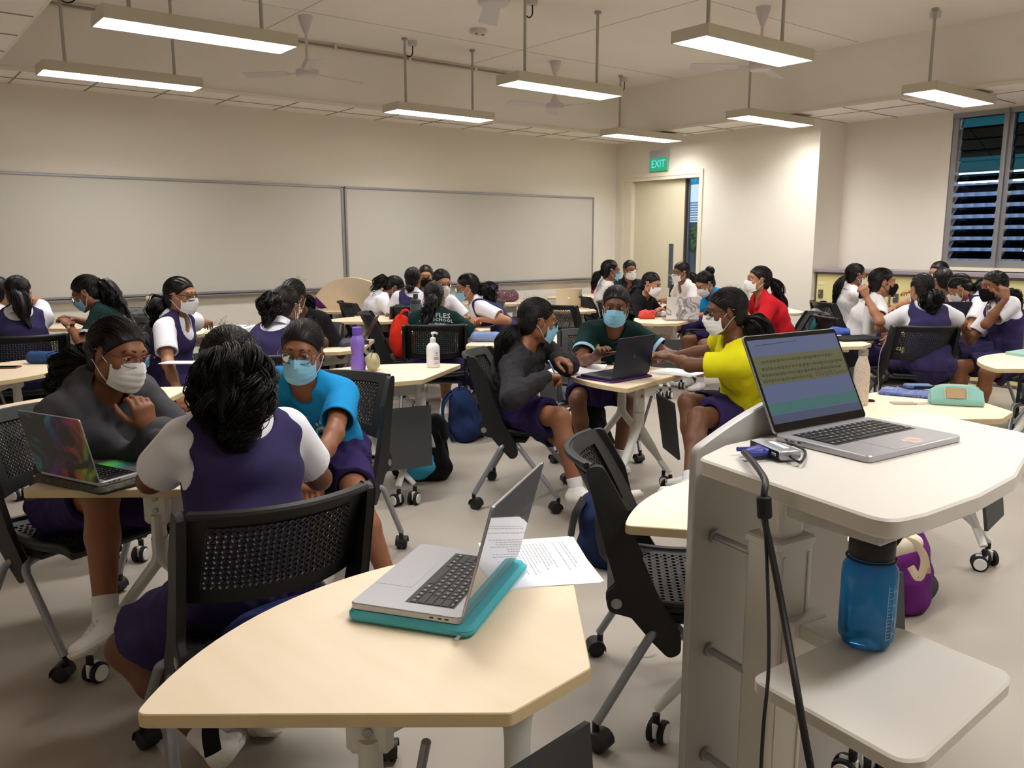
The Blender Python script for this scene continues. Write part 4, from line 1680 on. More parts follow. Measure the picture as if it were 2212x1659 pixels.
        fl.add(Cap((mL + mR) / 2, (legs['L'][0] + legs['R'][0]) / 2, .055 + g, .08 + g, None, .07))
        fl.add(torso[0], g + .008, k=.06)
        fl.add(torso[1], g, k=.05)
        ph = rs.rand() * 6
        fl.warp(wob(seed + 8, .006, 26)); fl.warp(wob(seed + 9, .003, 60))
        # hem: beyond frac of each thigh
        kmean = (legs['L'][1] + legs['R'][1]) / 2; hmean = (legs['L'][0] + legs['R'][0]) / 2
        X, Y, Z = fl.full()
        dd, rr2 = [], []
        for s in 'LR':
            hip, kn, an = legs[s]
            ax = nrm(kn - hip); e = hip + (kn - hip) * frac
            d = (X - e[0]) * ax[0] + (Y - e[1]) * ax[1] + (Z - e[2]) * ax[2]
            r2 = (X - e[0]) ** 2 + (Y - e[1]) ** 2 + (Z - e[2]) ** 2 - np.minimum(d, .15) ** 2
            dd.append(d); rr2.append(r2)
        wl = 1 / (1 + np.exp(np.clip((rr2[0] - rr2[1]) * 500, -40, 40)))
        fl.F = np.maximum(fl.F, (dd[0] * wl + dd[1] * (1 - wl)).astype(np.float32))
        for s in 'LR':
            hip, kn, an = legs[s]
            ax = nrm(kn - hip); e = hip + (kn - hip) * frac
            fl.sub(Cap(e, e + ax * .10, .052 + g * 1.5 - max(.008, 1.5 * h), .052 + g * 1.5 - max(.008, 1.5 * h)))
        if fromz is not None:
            fl.cut(lambda X, Y, Z: Z - fromz + 0 * X + 0 * Y)
        V, Q = fl.mesh()
        o = mesh_obj(name, V, Q, mtl, body)
        info['garments'][name] = (o, V, Q)
        return o

    if outfit == 'pinafore':
        upper('blouse', .010, top or BLOUSE, 'blouse', .66, .022, P0[2] + .12, folds=.003, neckg=.010, vneck=True)
        collar(top or BLOUSE)
        # the sleeveless dress over it
        lo_ = np.min([p.bounds(.08)[0] for p in torso], 0); hi_ = np.max([p.bounds(.08)[1] for p in torso + traps], 0)
        fl = Field(lo_, hi_, h)
        for p in torso[:5]: fl.add(p, .020, k=.06)
        for p in torso[5:]: fl.add(p, .015, k=.06)
        for p in traps: fl.add(p, .015, k=.05)
        fl.add(Cap(B(.05), B(.36), .135, .128, (rh, 1.14, .9), .05))
        fl.warp(wob(seed + 3, .004, 20))
        # waist band step and pleats below it
        wz = B(.36)
        def pleat(X, Y, Z):
            a_ = np.arctan2(X - Wp[0], Y - Wp[1])
            low = 1 / (1 + np.exp((Z - (wz[2] - .005)) * 260))
            return -(.007 + .003 * np.sin(a_ * 14)) * low
        fl.warp(pleat)
        for s, sx in (('R', 1), ('L', -1)):
            c0 = sh[s] + rt * sx * .008
            fl.sub(Cap(c0 - axT * .065, c0 + axT * .11, .060, .050), k=.01)
            fl.sub(Cap(c0 + rt * sx * .06 - axT * .06, c0 + rt * sx * .06 + axT * .10, .075, .06), k=.01)
        sc_ = np.column_stack([rt, fT, axT])
        fl.sub(Ell(Nk - fT * .05 - axT * .005, (.090, .12, .090), sc_), k=.01)
        fl.sub(Ell(Nk + fT * .06 - axT * .035, (.080, .11, .10), sc_), k=.01)
        fl.cut(lambda X, Y, Z: (P0[2] - .03) - Z + 0 * X + 0 * Y)
        V, Q = fl.mesh()
        o = mesh_obj('pinafore', V, Q, bottom or NAVY, body)
        info['garments']['pinafore'] = (o, V, Q)
        skirt(bottom or NAVY, 'pinafore_skirt', .020, .80, fromz=P0[2] + .10)
    else:
        if outfit == 'hoodie':
            upper('hoodie', .026, top, 'hoodie', 1, .020, P0[2] + .02, long=True, folds=.006, hood=True, neckg=.010)
        elif outfit == 'shirt':
            upper('shirt', .014, top, 'shirt', .66, .020, P0[2] + .06, folds=.004, neckg=.010, vneck=True)
            collar(top)
        elif outfit == 'polo':
            upper('polo_shirt', .016, top, 'polo_shirt', .62, .016, P0[2] + .05, folds=.004, neckg=.008, vneck=True)
            collar(top, spreadc=.022, hgt=.036)
        else:
            upper('t_shirt', .018, top, 't_shirt', .68, .020, P0[2] + .03, folds=.005, neckg=.012)
        skirt(bottom or SKIRT, 'skirt', .016, .78, fromz=P0[2] + .13)

    # ---------------- hair
    hm = hair_m or HAIR
    fl = Field(H - .16, H + .16, min(h, .007) if near else .008)
    rx, ry, rz = .080 * scale_h, .101 * scale_h, .091 * scale_h
    hc = hp(0, -.020, .030)
    fl.add(Ell(hc, (rx, ry, rz), HM))
    fl.add(Ell(hp(0, -.055, -.035), (.064, .056, .060), HM, .03))
    if curly:
        fl.warp(wob(seed + 2, .006 * curly, 90))

    def faceout(X, Y, Z):
        x_, y_, z_ = X - H[0], Y - H[1], Z - H[2]
        xl = x_ * HM[0, 0] + y_ * HM[1, 0] + z_ * HM[2, 0]
        yl = x_ * HM[0, 1] + y_ * HM[1, 1] + z_ * HM[2, 1]
        zl = x_ * HM[0, 2] + y_ * HM[1, 2] + z_ * HM[2, 2]
        line = np.where(yl > .0, -.012 + yl * 1.05 + np.abs(xl) * .0, -.012 + (yl) * 2.2)
        line = np.maximum(line, -.10)
        return (line - zl) * .7
    fl.cut(faceout)
    for e_ in ears:
        fl.sub(e_, .004)
    V, Q = fl.mesh()
    parts = [(V, Q)]
    # combed strands on the scalp, gathered at the knot
    K = {'pony': (0, -.118, hz), 'low': (0, -.100, -.05), 'bun': (0, -.098, .075), 'plait': (0, -.105, -.04), 'loose': (0, -.10, -.06)}[hair]
    Kd = nrm(np.array([K[0], (K[1] + .02) / .101 * 1, (K[2] - .03) / .091]))
    ns = 1000 if near else (200 if h < .009 else 90)
    D = rs.normal(size=(ns * 3, 3)); D /= np.linalg.norm(D, axis=1)[:, None]
    pl_ = np.column_stack([D[:, 0] * .080, D[:, 1] * .101 - .020, D[:, 2] * .091 + .030])
    line = np.where(pl_[:, 1] > 0, -.005 + pl_[:, 1] * 1.05, -.005 + pl_[:, 1] * 2.0)
    D = D[pl_[:, 2] > np.maximum(line, -.06) + .004][:ns]
    t_ = np.linspace(0, 1, 9)
    dots = np.clip(D @ Kd, -1, 1); om = np.arccos(dots)
    so = np.sin(om) + 1e-6
    S1 = np.sin((1 - t_)[None] * om[:, None]) / so[:, None]; S2 = np.sin(t_[None] * om[:, None]) / so[:, None]
    Cc = np.column_stack([D[:, 0] * 1.15, -.25 + .35 * D[:, 1], .45 + .5 * D[:, 2]])
    Cc /= np.linalg.norm(Cc, axis=1)[:, None]
    tq = t_[None, :, None]
    path = (1 - tq) ** 2 * D[:, None] + 2 * tq * (1 - tq) * Cc[:, None] * 1.15 + tq ** 2 * Kd[None, None]
    path /= np.linalg.norm(path, axis=2)[..., None]
    rr_ = 1.012 + .018 * rs.rand(len(D), 1, 1) + (.03 * frizz * rs.rand(len(D), 1, 1) * np.sin(t_ * PI)[None, :, None])
    path = path * rr_
    if curly:
        path += rs.normal(size=path.shape) * .008 * curly * np.sin(t_ * PI)[None, :, None]
    path = np.stack([path[..., 0] * .080, path[..., 1] * .101 - .020, path[..., 2] * .091 + .030], -1) * scale_h
    path = path @ HM.T + H
    parts.append(tubes(path, (.0013 if near else .0026) * np.sin(np.clip(t_ * .9 + .1, 0, 1) * PI * .93 + .1) + .0003))
    # the tail
    if hair != 'bun':
        K_w = hp(*K)
        back = -hf
        side = hr * tailside
        step = .02
        pts = [K_w]
        d = nrm(back * .75 + side + np.array([0, 0, -.35]))
        g = np.array([0, 0, -1.0])
        n_ = max(4, int(hlen / step))
        for i_ in range(n_):
            d = nrm(d * .80 + g * .20 + side * .04)
            nx = pts[-1] + d * step
            # stay clear of the back and shoulders
            for c0, c1, cr in ((P0, Cp, .14), (Cp, Tp, .125), (sh['L'], sh['R'], .085), (Nk - axT * .05, nb, .065)):
                ab = c1 - c0
                hh_ = np.clip((nx - c0) @ ab / (ab @ ab), 0, 1)
                v_ = nx - c0 - ab * hh_
                l_ = np.linalg.norm(v_)
                if l_ < cr:
                    nx = c0 + ab * hh_ + v_ / (l_ + 1e-9) * cr
            d = nrm(nx - pts[-1])
            pts.append(nx)
        pts = np.array(pts)
        m_ = len(pts)
        tt = np.linspace(0, 1, m_)
        wd = (.026 + .024 * np.sin(np.clip(tt * 1.25, 0, 1) * PI)) * (1 + .5 * (curly > 0)) * (1.0 if hair != 'loose' else 1.5)
        wd = wd * vol * np.clip((1.04 - tt) * 4, .25, 1)
        wd[0] = .018; wd[1] = min(wd[1], .026)
        if hair == 'plait':
            wd = .021 + .006 * np.abs(np.sin(tt * m_ * .55)); wd[-1] = .008
        mb = MB()
        mb.tube(pts, wd * (.80 - .25 * (curly > 0) * np.linspace(0, 1, m_)), 12)
        q4 = [q for q in mb.f if len(q) == 4]
        parts.append((np.concatenate(mb.v), np.array(q4)))
        # locks of strands, each lock on its own slow curl
        mu = 40 if near else 18
        tu = np.linspace(0, 1, mu)
        pu = np.stack([np.interp(tu, tt, pts[:, i_]) for i_ in range(3)], 1)
        wu = np.interp(tu, tt, wd)
        T_ = np.gradient(pu, axis=0); T_ /= np.linalg.norm(T_, axis=1)[:, None]
        A_ = np.cross(T_, hr + 1e-3); A_ /= np.linalg.norm(A_, axis=1)[:, None]; B_ = np.cross(T_, A_)
        nl, nsl = (34, 34) if near else ((14, 9) if h < .009 else (8, 6))
        th0 = rs.rand(nl) * 2 * PI
        r0 = .55 + .42 * np.sqrt(rs.rand(nl))
        amp = (wave * .5 + .013 * curly) * (.6 + .8 * rs.rand(nl))
        fq = (1.2 + 1.4 * rs.rand(nl)) * (1 + .5 * curly) * max(.5, hlen / .25)
        ph = rs.rand(nl) * 6.28
        env = np.clip(tu * 2.2, 0, 1)
        endl = .80 + .22 * rs.rand(nl)
        cu_ = np.cos(th0)[:, None] * r0[:, None] * wu[None] + amp[:, None] * env[None] * np.cos(fq[:, None] * 6.28 * tu[None] + ph[:, None])
        cv_ = np.sin(th0)[:, None] * r0[:, None] * wu[None] + amp[:, None] * env[None] * np.sin(fq[:, None] * 6.28 * tu[None] + ph[:, None])
        su = rs.normal(size=(nl, nsl)) * (.0060 if near else .0075); sv = rs.normal(size=(nl, nsl)) * (.0060 if near else .0075)
        lr = np.clip(wu / wu.max(), .35, 1)
        fz = rs.normal(size=(nl, nsl, 1, 2)) * .004 * (1 + frizz) * (tu[None, None, :, None] ** 2)
        U_ = cu_[:, None] + su[..., None] * lr + fz[..., 0]; W_ = cv_[:, None] + sv[..., None] * lr + fz[..., 1]
        # each lock ends at its own length
        ti = np.minimum(tu[None, None, :] * (endl[:, None, None] + .05 * rs.normal(size=(nl, nsl, 1))), 1.0)
        base = np.stack([np.interp(ti.ravel(), tu, pu[:, i_]).reshape(ti.shape) for i_ in range(3)], -1)
        path = base + U_[..., None] * A_ + W_[..., None] * B_
        parts.append(tubes(path.reshape(nl * nsl, mu, 3), ((.0013 if near else .0030) * np.clip((1.04 - tu) * 5, .15, 1))))
    else:
        c_ = hp(*K) - hf * .02
        mb = MB(); mb.ball(c_, (.048, .04, .042), 16, 10, M=HM)
        parts.append((np.concatenate(mb.v), np.array([q if len(q) == 4 else (q[0], q[1], q[2], q[2]) for q in mb.f if len(q) == 4])))
        nt = 90
        a0 = rs.rand(nt) * 6.28
        tt = np.linspace(0, 1, 12)
        ang = a0[:, None] + tt[None] * 3.5
        z0 = (rs.rand(nt) * 2 - 1)[:, None] * .030
        r_ = np.sqrt(np.maximum(.046 ** 2 - z0 ** 2, 0)) * 1.05
        loc3 = np.stack([r_ * np.cos(ang), z0 + 0 * ang, r_ * np.sin(ang)], -1)
        parts.append(tubes(loc3 @ HM.T + c_, np.full(12, .003)))
    if near or frizz:
        nf = 220 if near else 40
        D = rs.normal(size=(nf, 3)); D[:, 2] = np.abs(D[:, 2]) * .8 + .15; D[:, 1] -= .55
        D /= np.linalg.norm(D, axis=1)[:, None]
        st = np.column_stack([D[:, 0] * .080, D[:, 1] * .101 - .02, D[:, 2] * .091 + .03])
        ok_ = st[:, 2] > np.where(st[:, 1] > 0, .035 + st[:, 1] * 1.05, .0)
        st, D = st[ok_], D[ok_]; nf = len(st)
        tt = np.linspace(0, 1, 7)
        tan = np.cross(D, rs.normal(size=D.shape)); tan[:, 1] -= .5
        tan /= np.linalg.norm(tan, axis=1)[:, None]
        L_ = (.012 + .022 * rs.rand(nf)) * (1 + .6 * frizz)
        path = st[:, None] + tt[None, :, None] * tan[:, None] * L_[:, None, None] + (tt ** .6 * (1 - .4 * tt))[None, :, None] * D[:, None] * (L_ * (.35 + .4 * frizz))[:, None, None]
        parts.append(tubes((path * scale_h) @ HM.T + H, np.full(7, .00035) if near else np.full(7, .0006)))
    V, Q = join(parts)
    hair_o = mesh_obj('hair', V, Q, hm, body)
    info['hair'] = hair_o
    if hair in ('pony', 'plait') or (hair == 'low' and near):
        mb = MB()
        c_ = hp(*K) - hf * .004
        n1 = nrm(-hf + (hr * tailside) - hu * .15)
        u_ = nrm(np.cross(n1, hu)); v_ = np.cross(n1, u_)
        mb.tube([c_ + .020 * (math.cos(a_) * u_ + math.sin(a_) * v_) for a_ in np.linspace(0, 2 * PI, 18)], .0055, 7, caps=False)
        mb.build('hair_tie', SCRUN, body)

    # ---------------- face
    for sx in (-1, 1):
        mb = MB()
        mb.ball(hp(sx * .031, .0705, .002), .0118, 14, 10, 0)
        gz = hp(sx * .031, .0705, .002) + hf * .0030
        mb.ball(gz, .0098, 12, 8, 1)
        mb.build('eye', [EYEW, EYEI], body)
        if h < .0085:
            mb = MB()
            pth = [hp(sx * x_, y_, z_) for x_, y_, z_ in ((.013, .0875, .0255), (.025, .0850, .0285), (.040, .0775, .0280), (.050, .066, .0205))]
            mb.tube(smooth_path(pth, 4), np.linspace(.0036, .0018, 13), 6, ell=(1, .6))
            mb.build('eyebrow', BROW, body)
            mb = MB()   # upper lid
            for s2, zz in ((1, 1), (-1, -1)):
                G = []
                for a_ in np.linspace(-1.15, 1.15, 9):
                    row = []
                    for b_ in (np.linspace(.30, 1.3, 5) if s2 > 0 else np.linspace(-.42, -1.3, 5)):
                        r_ = .0126
                        row.append(hp(sx * .031 + r_ * math.sin(a_) * math.cos(b_), .0705 + r_ * math.cos(a_) * math.cos(b_), .002 + r_ * math.sin(b_)))
                    G.append(row)
                mb.sheet(np.array(G))
            mb.build('eyelid', SKINS[skin], body)
    if not mask:
        mb = MB()
        mb.tube(smooth_path([hp(-.020, .0775, -.066), hp(-.008, .0885, -.0655), hp(.008, .0885, -.0655), hp(.020, .0775, -.066)], 4), .0035, 6)
        mb.build('lips', mat('lips_brown', (120, 66, 58), .5), body)
    if mask:
        mm = {'white': MASKW, 'blue': MASKB, 'black': MASKK}[mask]
        mb = MB()
        G = []
        nu, nv = 21, 15
        for i_ in range(nu):
            u_ = i_ / (nu - 1) * 2 - 1
            row = []
            for j_ in range(nv):
                v_ = j_ / (nv - 1)
                ang = u_ * 1.22
                zt, zb = -.006 - .020 * abs(u_) ** 1.2, -.118 + .026 * abs(u_) ** 2
                zz = zt + (zb - zt) * v_
                bulge = math.sin(min(1, v_ * 1.12 + .05) * PI) ** .7
                ry_ = .098 + .014 * bulge * (1 - .3 * abs(u_)) - (.012 * (v_ > .8) * (v_ - .8) * 5)
                ry_ += .0145 * math.exp(-(u_ / .24) ** 2) * math.exp(-((v_ - .18) / .30) ** 2)
                if mask == 'black':
                    ry_ += .004 * math.exp(-(u_ / .25) ** 2) * bulge
                ply = .0016 * math.sin(v_ * 4.5 * 2 * PI) if mask != 'black' else 0
                xx = .0665 * math.sin(ang) * 1.03
                yy = -.005 + (ry_ + ply) * math.cos(ang) ** .85 if math.cos(ang) > 0 else -.005
                row.append(hp(xx, yy, zz))
            G.append(row)
        mb.sheet(np.array(G)[::-1], th=.0022)
        mo = mb.build('face_mask', mm, body)
        mb = MB()
        for sx in (-1, 1):
            for z0, z1 in ((-.032, .014), (-.090, -.040)):
                mb.tube(smooth_path([hp(sx * .060, .030, z0), hp(sx * .0735, .010, (z0 + z1) / 2 + .0), hp(sx * .079, -.012, z1), hp(sx * .080, -.032, z1 * .6)], 4), .0013 if near else .0018, 5)
        mb.build('ear_loop', MASKK if mask == 'black' else LOOP, mo)
    if glasses:
        gm = glasses
        go = None
        mb = MB()
        for sx in (-1, 1):
            cx_, rw, rh_ = sx * .0335, .0255, .0205
            pth = []
            for a_ in np.linspace(0, 2 * PI, 26):
                ca, sa = math.cos(a_), math.sin(a_)
                e_ = .80
                xx = cx_ + rw * abs(ca) ** e_ * np.sign(ca); zz = -.004 + rh_ * abs(sa) ** e_ * np.sign(sa)
                pth.append(hp(xx, .108 - 4.0 * (xx ** 2) * 2.2, zz))
            mb.tube(pth, .0015 if near else .0024, 6, caps=False)
            mb.tube(smooth_path([hp(sx * .058, .095, .006), hp(sx * .072, .085, .007), hp(sx * .078, .03, .010), hp(sx * .079, -.01, .008), hp(sx * .079, -.03, -.014)], 4), .0014 if near else .0022, 6)
        mb.tube(smooth_path([hp(-.009, .1075, .002), hp(0, .1095, .006), hp(.009, .1075, .002)], 4), .0016 if near else .0024, 6)
        go = mb.build('glasses', gm, body)
        mb = MB()
        for sx in (-1, 1):
            cx_ = sx * .0335
            P_ = [hp(cx_ + .0245 * math.cos(a_), .108 - 8.8 * (cx_ + .0245 * math.cos(a_)) ** 2, -.004 + .0195 * math.sin(a_)) for a_ in np.linspace(0, 2 * PI, 20, endpoint=False)]
            mb.add(P_, [tuple(range(20))])
        mb.build('lens', LENS, go, False)
    # ---------------- shoes and socks
    if shoes:
        for s, sx in (('R', 1), ('L', -1)):
            hip, kn, an = legs[s]
            dirf = an - kn
            fwd = np.array([0, 1.0, 0]) + np.array([sx * .25, 0, 0])
            if feet.get(s + 'dir') is not None:
                fwd = dl(feet[s + 'dir'])
            fwd = nrm(fwd)
            axk = nrm(an - kn)
            if an[2] < .14 and feet.get(s + 'dir') is None:
                dn_ = np.array([0, 0, -1.0])
            else:
                fwd = nrm(fwd - axk * (axk @ fwd) * .6); dn_ = nrm(axk - fwd * (axk @ fwd))
            sd = np.cross(fwd, dn_)
            hs = min(h, .006)
            hl = an + dn_ * .040 - fwd * .035
            toe = an + dn_ * .055 + fwd * .125
            lo_ = np.minimum(hl, toe) - .09; hi_ = np.maximum(hl, toe) + .12
            fl = Field(lo_, hi_, hs)
            fl.add(Cap(hl, an + dn_ * .05 + fwd * .05, .034, .038, (sd, 1.0, .9), .02))
            fl.add(Cap(an + dn_ * .05 + fwd * .05, toe, .040, .032, (sd, 1.08, .66), .02))
            fl.add(Cap(an - dn_ * .0, an + dn_ * .04, .040, .036, None, .03))
            bot = an + dn_ * .078
            fl.cut(lambda X, Y, Z: ((X - bot[0]) * dn_[0] + (Y - bot[1]) * dn_[1] + (Z - bot[2]) * dn_[2]))
            fl.sub(Cap(an - axk * .02, an - axk * .09, .036, .036))
            fl.cut(lambda X, Y, Z: -((X - an[0]) * dn_[0] + (Y - an[1]) * dn_[1] + (Z - an[2]) * dn_[2] + .008))
            V, Q = fl.mesh()
            so_ = mesh_obj('shoe', V, Q, SHOE, body)
            fl = Field(lo_, hi_, hs)
            c1 = bot - dn_ * .009
            fl.add(Cap(hl, an + dn_ * .05 + fwd * .05, .037, .041, (sd, 1.0, .95), .02))
            fl.add(Cap(an + dn_ * .05 + fwd * .05, toe, .043, .035, (sd, 1.06, .9), .02))
            fl.cut(lambda X, Y, Z: np.abs((X - c1[0]) * dn_[0] + (Y - c1[1]) * dn_[1] + (Z - c1[2]) * dn_[2]) - .010)
            V, Q = fl.mesh()
            mesh_obj('sole', V, Q, SOLE, so_)
            if near:
                mb = MB()
                for i_ in range(5):
                    c_ = an + fwd * (.035 + .015 * i_) + dn_ * (-.002 + .0085 * i_)
                    w_ = .020 - .001 * i_
                    mb.tube([c_ - sd * w_ + dn_ * .008, c_ - dn_ * .003, c_ + sd * w_ + dn_ * .008 + fwd * .008], .0028, 6)
                mb.build('lace', SOCK, so_)
            mb = MB()
            mb.tube([an - axk * .058, an - axk * .055, an - axk * .02, an + axk * .02], [.0385, .0415, .0395, .038], 20)
            mb.build('sock', SOCK, body)
    PEOPLE.append(info)
    return info


def project_on(info, gname, V2, F, center, right, up, mtl, name, off=.0025, direction=None, label=None):
    """lay flat lettering (V2 in the right/up plane about center, local coords) onto a garment"""
    o, V, Q = info['garments'][gname]
    bvh = BVHTree.FromPolygons([tuple(v) for v in V], [tuple(int(i) for i in q) for q in Q])
    n = np.cross(right, up)
    n = n / np.linalg.norm(n)
    out = []
    for v in V2:
        p = center + right * v[0] + up * v[1]
        hit, nn, idx, dist = bvh.ray_cast(Vector(p + n * .12), Vector(-n), .3)
        if hit is None:
            out.append(p + n * .0)
        else:
            out.append(np.array(hit) + n * off)
    ob = mesh_obj(name, np.array(out), F, mtl, o, False)
    return ob


def densify(V, F, n=1):
    """triangulate and split so that lettering can follow cloth"""
    bm = bmesh.new()
    vs = [bm.verts.new((v[0], v[1], 0)) for v in V]
    for f in F:
        try: bm.faces.new([vs[i] for i in f])
        except ValueError: pass
    bmesh.ops.triangulate(bm, faces=bm.faces[:])
    for _ in range(n):
        bmesh.ops.subdivide_edges(bm, edges=[e for e in bm.edges if e.calc_length() > .012], cuts=1, use_grid_fill=False)
        bmesh.ops.triangulate(bm, faces=bm.faces[:])
    bm.verts.index_update()
    V2 = np.array([v.co[:] for v in bm.verts]); F2 = [tuple(v.index for v in f.verts) for f in bm.faces]
    bm.free()
    return V2, F2
# ================================================================== people, each on a chair
GL_BLK = mat('spectacles_black', (18, 18, 20), .35)
GL_RED = mat('spectacles_red', (96, 26, 30), .3)
GL_GOLD = mat('spectacles_gold', (150, 116, 70), .35, metal=.6)
BLUETEE = cloth('tee_blue', (28, 138, 200))
REDTEE = cloth('tee_red', (188, 28, 40))
YELTEE = cloth('tee_yellow', (222, 216, 30))
GREENTEE = cloth('tee_dark_green', (18, 52, 50), var=.5, vscale=5)
NAVYTEE = cloth('tee_dark_navy', (26, 32, 46))
HOODG = cloth('hoodie_grey', (72, 72, 76), bump=.5, bscale=250)
HOODK = cloth('hoodie_black', (44, 43, 47), bump=.5, bscale=250)
BLKTOP = cloth('top_black', (24, 24, 28))
WTRIM = cloth('sleeve_trim_white', (205, 212, 218), var=.03)
LTBLUE = cloth('trim_light_blue', (150, 190, 220))
WINE = cloth('hood_lining_wine', (112, 26, 52))


def sit(x, y, face, who, off=.05):
    f = math.radians(face)
    return place_chair(x + off * math.cos(f), y + off * math.sin(f), face, who)


def W(px, py, d):
    return atd(px, py, d)


def sleeve_band(info, gname, frac, r, mtl, wdt=.018):
    o = info['garments'][gname][0]
    for s in 'LR':
        a, b, _ = info['arms'][s]
        ax = nrm(b - a)
        e = a + ax * .27 * frac
        mb = MB(); mb.tube([e - ax * wdt, e - ax * wdt * .5, e + ax * .002], [r, r + .002, r + .001], 22, caps=False)
        mb.tube([e + ax * .002, e - ax * wdt], [r - .003, r - .003], 22, caps=False)
        mb.build('sleeve_trim', mtl, o)


def name_tag(info, gname, sx=1, up=.02, out=.075, w=.055, pin=True):
    T = info
    c = T['Cp'] + T['fT'] * .10 + T['rt'] * (-sx * out) + T['axT'] * up
    V = np.array([(x, y) for y in np.linspace(-.007, .007, 3) for x in np.linspace(-w / 2, w / 2, 9)])
    F = [(r * 9 + k, r * 9 + k + 1, (r + 1) * 9 + k + 1, (r + 1) * 9 + k) for r in range(2) for k in range(8)]
    # right x up must point outwards (forward)
    o = project_on(T, gname, V, F, c, -T['rt'], T['axT'], TAGR, 'name_tag', .004)
    s_ = NR
    q = MB()
    lv, lf = [], []
    xx = -w * .30
    while xx < w * .30:
        l_ = .0025 + .002 * s_.rand()
        b = len(lv)
        lv += [(xx, -.0018), (xx + l_, -.0018), (xx + l_, .0018), (xx, .0018)]; lf.append((b, b + 1, b + 2, b + 3))
        xx += l_ + .0014
    project_on(T, gname, np.array(lv), lf, c, -T['rt'], T['axT'], PAPER, 'tag_lettering', .0048)
    return o


# --- nearest group
P1 = person('person in a dark grey hoodie and red glasses, chin on hand, behind the galaxy laptop', (.60, 3.36), -66, W(258, 764, 2.82), (-63, 10, 6),
            hands={'L': W(318, 925, 2.74), 'R': W(345, 948, 2.72)}, elbows={'L': W(395, 965, 2.84), 'R': W(165, 960, 2.86)}, hdirs={'L': (-.15, -.05, 1), 'R': (.9, -.1, 0)},
            palm={'L': (-.2, .9, .2)}, outfit='hoodie', top=HOODG, skin='brown', mask='white', glasses=GL_RED, hair='low', hlen=.30, vol=1.5, curly=.5, frizz=.9, h=.005, curl=(.5, .62),
            knees={'R': W(285, 1105, 2.55), 'L': (1.1, 2.8, .7)}, feet={'R': W(228, 1325, 2.68), 'Rdir': (-.80, -.45, -.55), 'L': (.98, 3.0, .085)}, legw=.08)
place_chair(.60, 3.33, -66, 'black mesh chair of the person in the grey hoodie')
P2 = person('person in a navy pinafore with a thick curly ponytail, back turned, nearest the front table', (.80, 2.21), 90, W(497, 795, 2.40), (72, 12, 0),
            hands={'L': (.72, 2.72, .76), 'R': (1.06, 2.62, .76)}, elbows={'L': W(283, 1085, 2.42), 'R': W(668, 1010, 2.62)},
            skin='deep', mask='white', glasses=GL_BLK, hair='pony', hz=.04, hlen=.30, vol=1.55, curly=.6, frizz=.5, wave=.02, h=.005, outfit='pinafore',
            knees={'L': (.52, 2.60, .66), 'R': (1.0, 2.7, .58)}, feet={'L': (.66, 2.20, .085), 'R': (.86, 2.26, .085), 'Ldir': (.25, .9, 0), 'Rdir': (.1, .9, 0)}, legw=.12, slouch=.05)
sit(.80, 2.13, 85, 'black mesh chair seen from behind, of the ponytailed pinafore wearer in front')
P3 = person('person in a bright blue T-shirt and black glasses with a pale blue mask', (1.64, 3.42), 212, W(652, 757, 3.3), (231, 9, 4),
            hands={'R': (1.30, 3.18, .765), 'L': W(672, 1028, 2.98)}, elbows={'L': W(752, 950, 3.15)}, hdirs={'L': (-.4, -.5, -.6)},
            outfit='tee', top=BLUETEE, skin='brown', mask='blue', glasses=GL_BLK, hair='low', hlen=.14, vol=1.1, frizz=.4, h=.005,
            knees={'L': W(742, 1040, 3.0), 'R': (1.3, 2.95, .6)}, feet={'L': (1.62, 2.86, .085), 'R': (1.45, 3.15, .085)})
sit(1.65, 3.47, 216, 'black mesh chair of the person in the blue T-shirt')
# --- middle group at the navy laptop
P9 = person('person in a black zip hoodie with a ponytail, writing, legs crossed', (2.93, 3.69), -48, W(1163, 692, 4.5), (-22, 10, 0),
            hands={'R': W(1180, 812, 4.32), 'L': W(1198, 775, 4.55)}, elbows={'R': W(1105, 850, 4.25), 'L': W(1235, 790, 4.9)}, hdirs={'R': (.8, .1, -.1), 'L': (.3, -.6, -.1)},
            outfit='hoodie', top=HOODK, skin='brown', mask='blue', glasses=GL_GOLD, hair='low', hlen=.28, vol=1.15, h=.006, curl=(.75, .55), slouch=.06,
            knees={'R': W(1245, 885, 4.30), 'L': W(1290, 875, 4.45)}, feet={'R': W(1245, 1055, 4.36), 'Rdir': (.6, -.75, 0), 'L': W(1325, 1060, 4.5), 'Ldir': (.6, -.6, -.1)})
place_chair(2.98, 3.65, -48, 'black mesh chair of the person in the black hoodie, side on')
P10 = person('person in a dark green T-shirt with pale sleeve trim, facing us in a blue mask', (3.98, 4.08), 232, W(1330, 660, 5.1), (222, 8, 3),
             hands={'R': W(1290, 770, 4.85), 'L': W(1405, 770, 5.0)}, elbows={'R': W(1255, 765, 5.15), 'L': W(1425, 755, 5.2)}, hdirs={'R': (-.2, -.6, .6), 'L': (-.7, -.2, 0)},
             outfit='tee', top=GREENTEE, skin='deep', mask='blue', hair='low', hlen=.25, vol=1.5, frizz=.9, curly=.4, h=.006, curl=(.4, .4))
sleeve_band(P10, 't_shirt', .68, .0705, LTBLUE, .022)
name_tag(P10, 't_shirt', 1, .02)
sit(4.0, 4.12, 232, 'black mesh chair of the person in the dark green T-shirt')
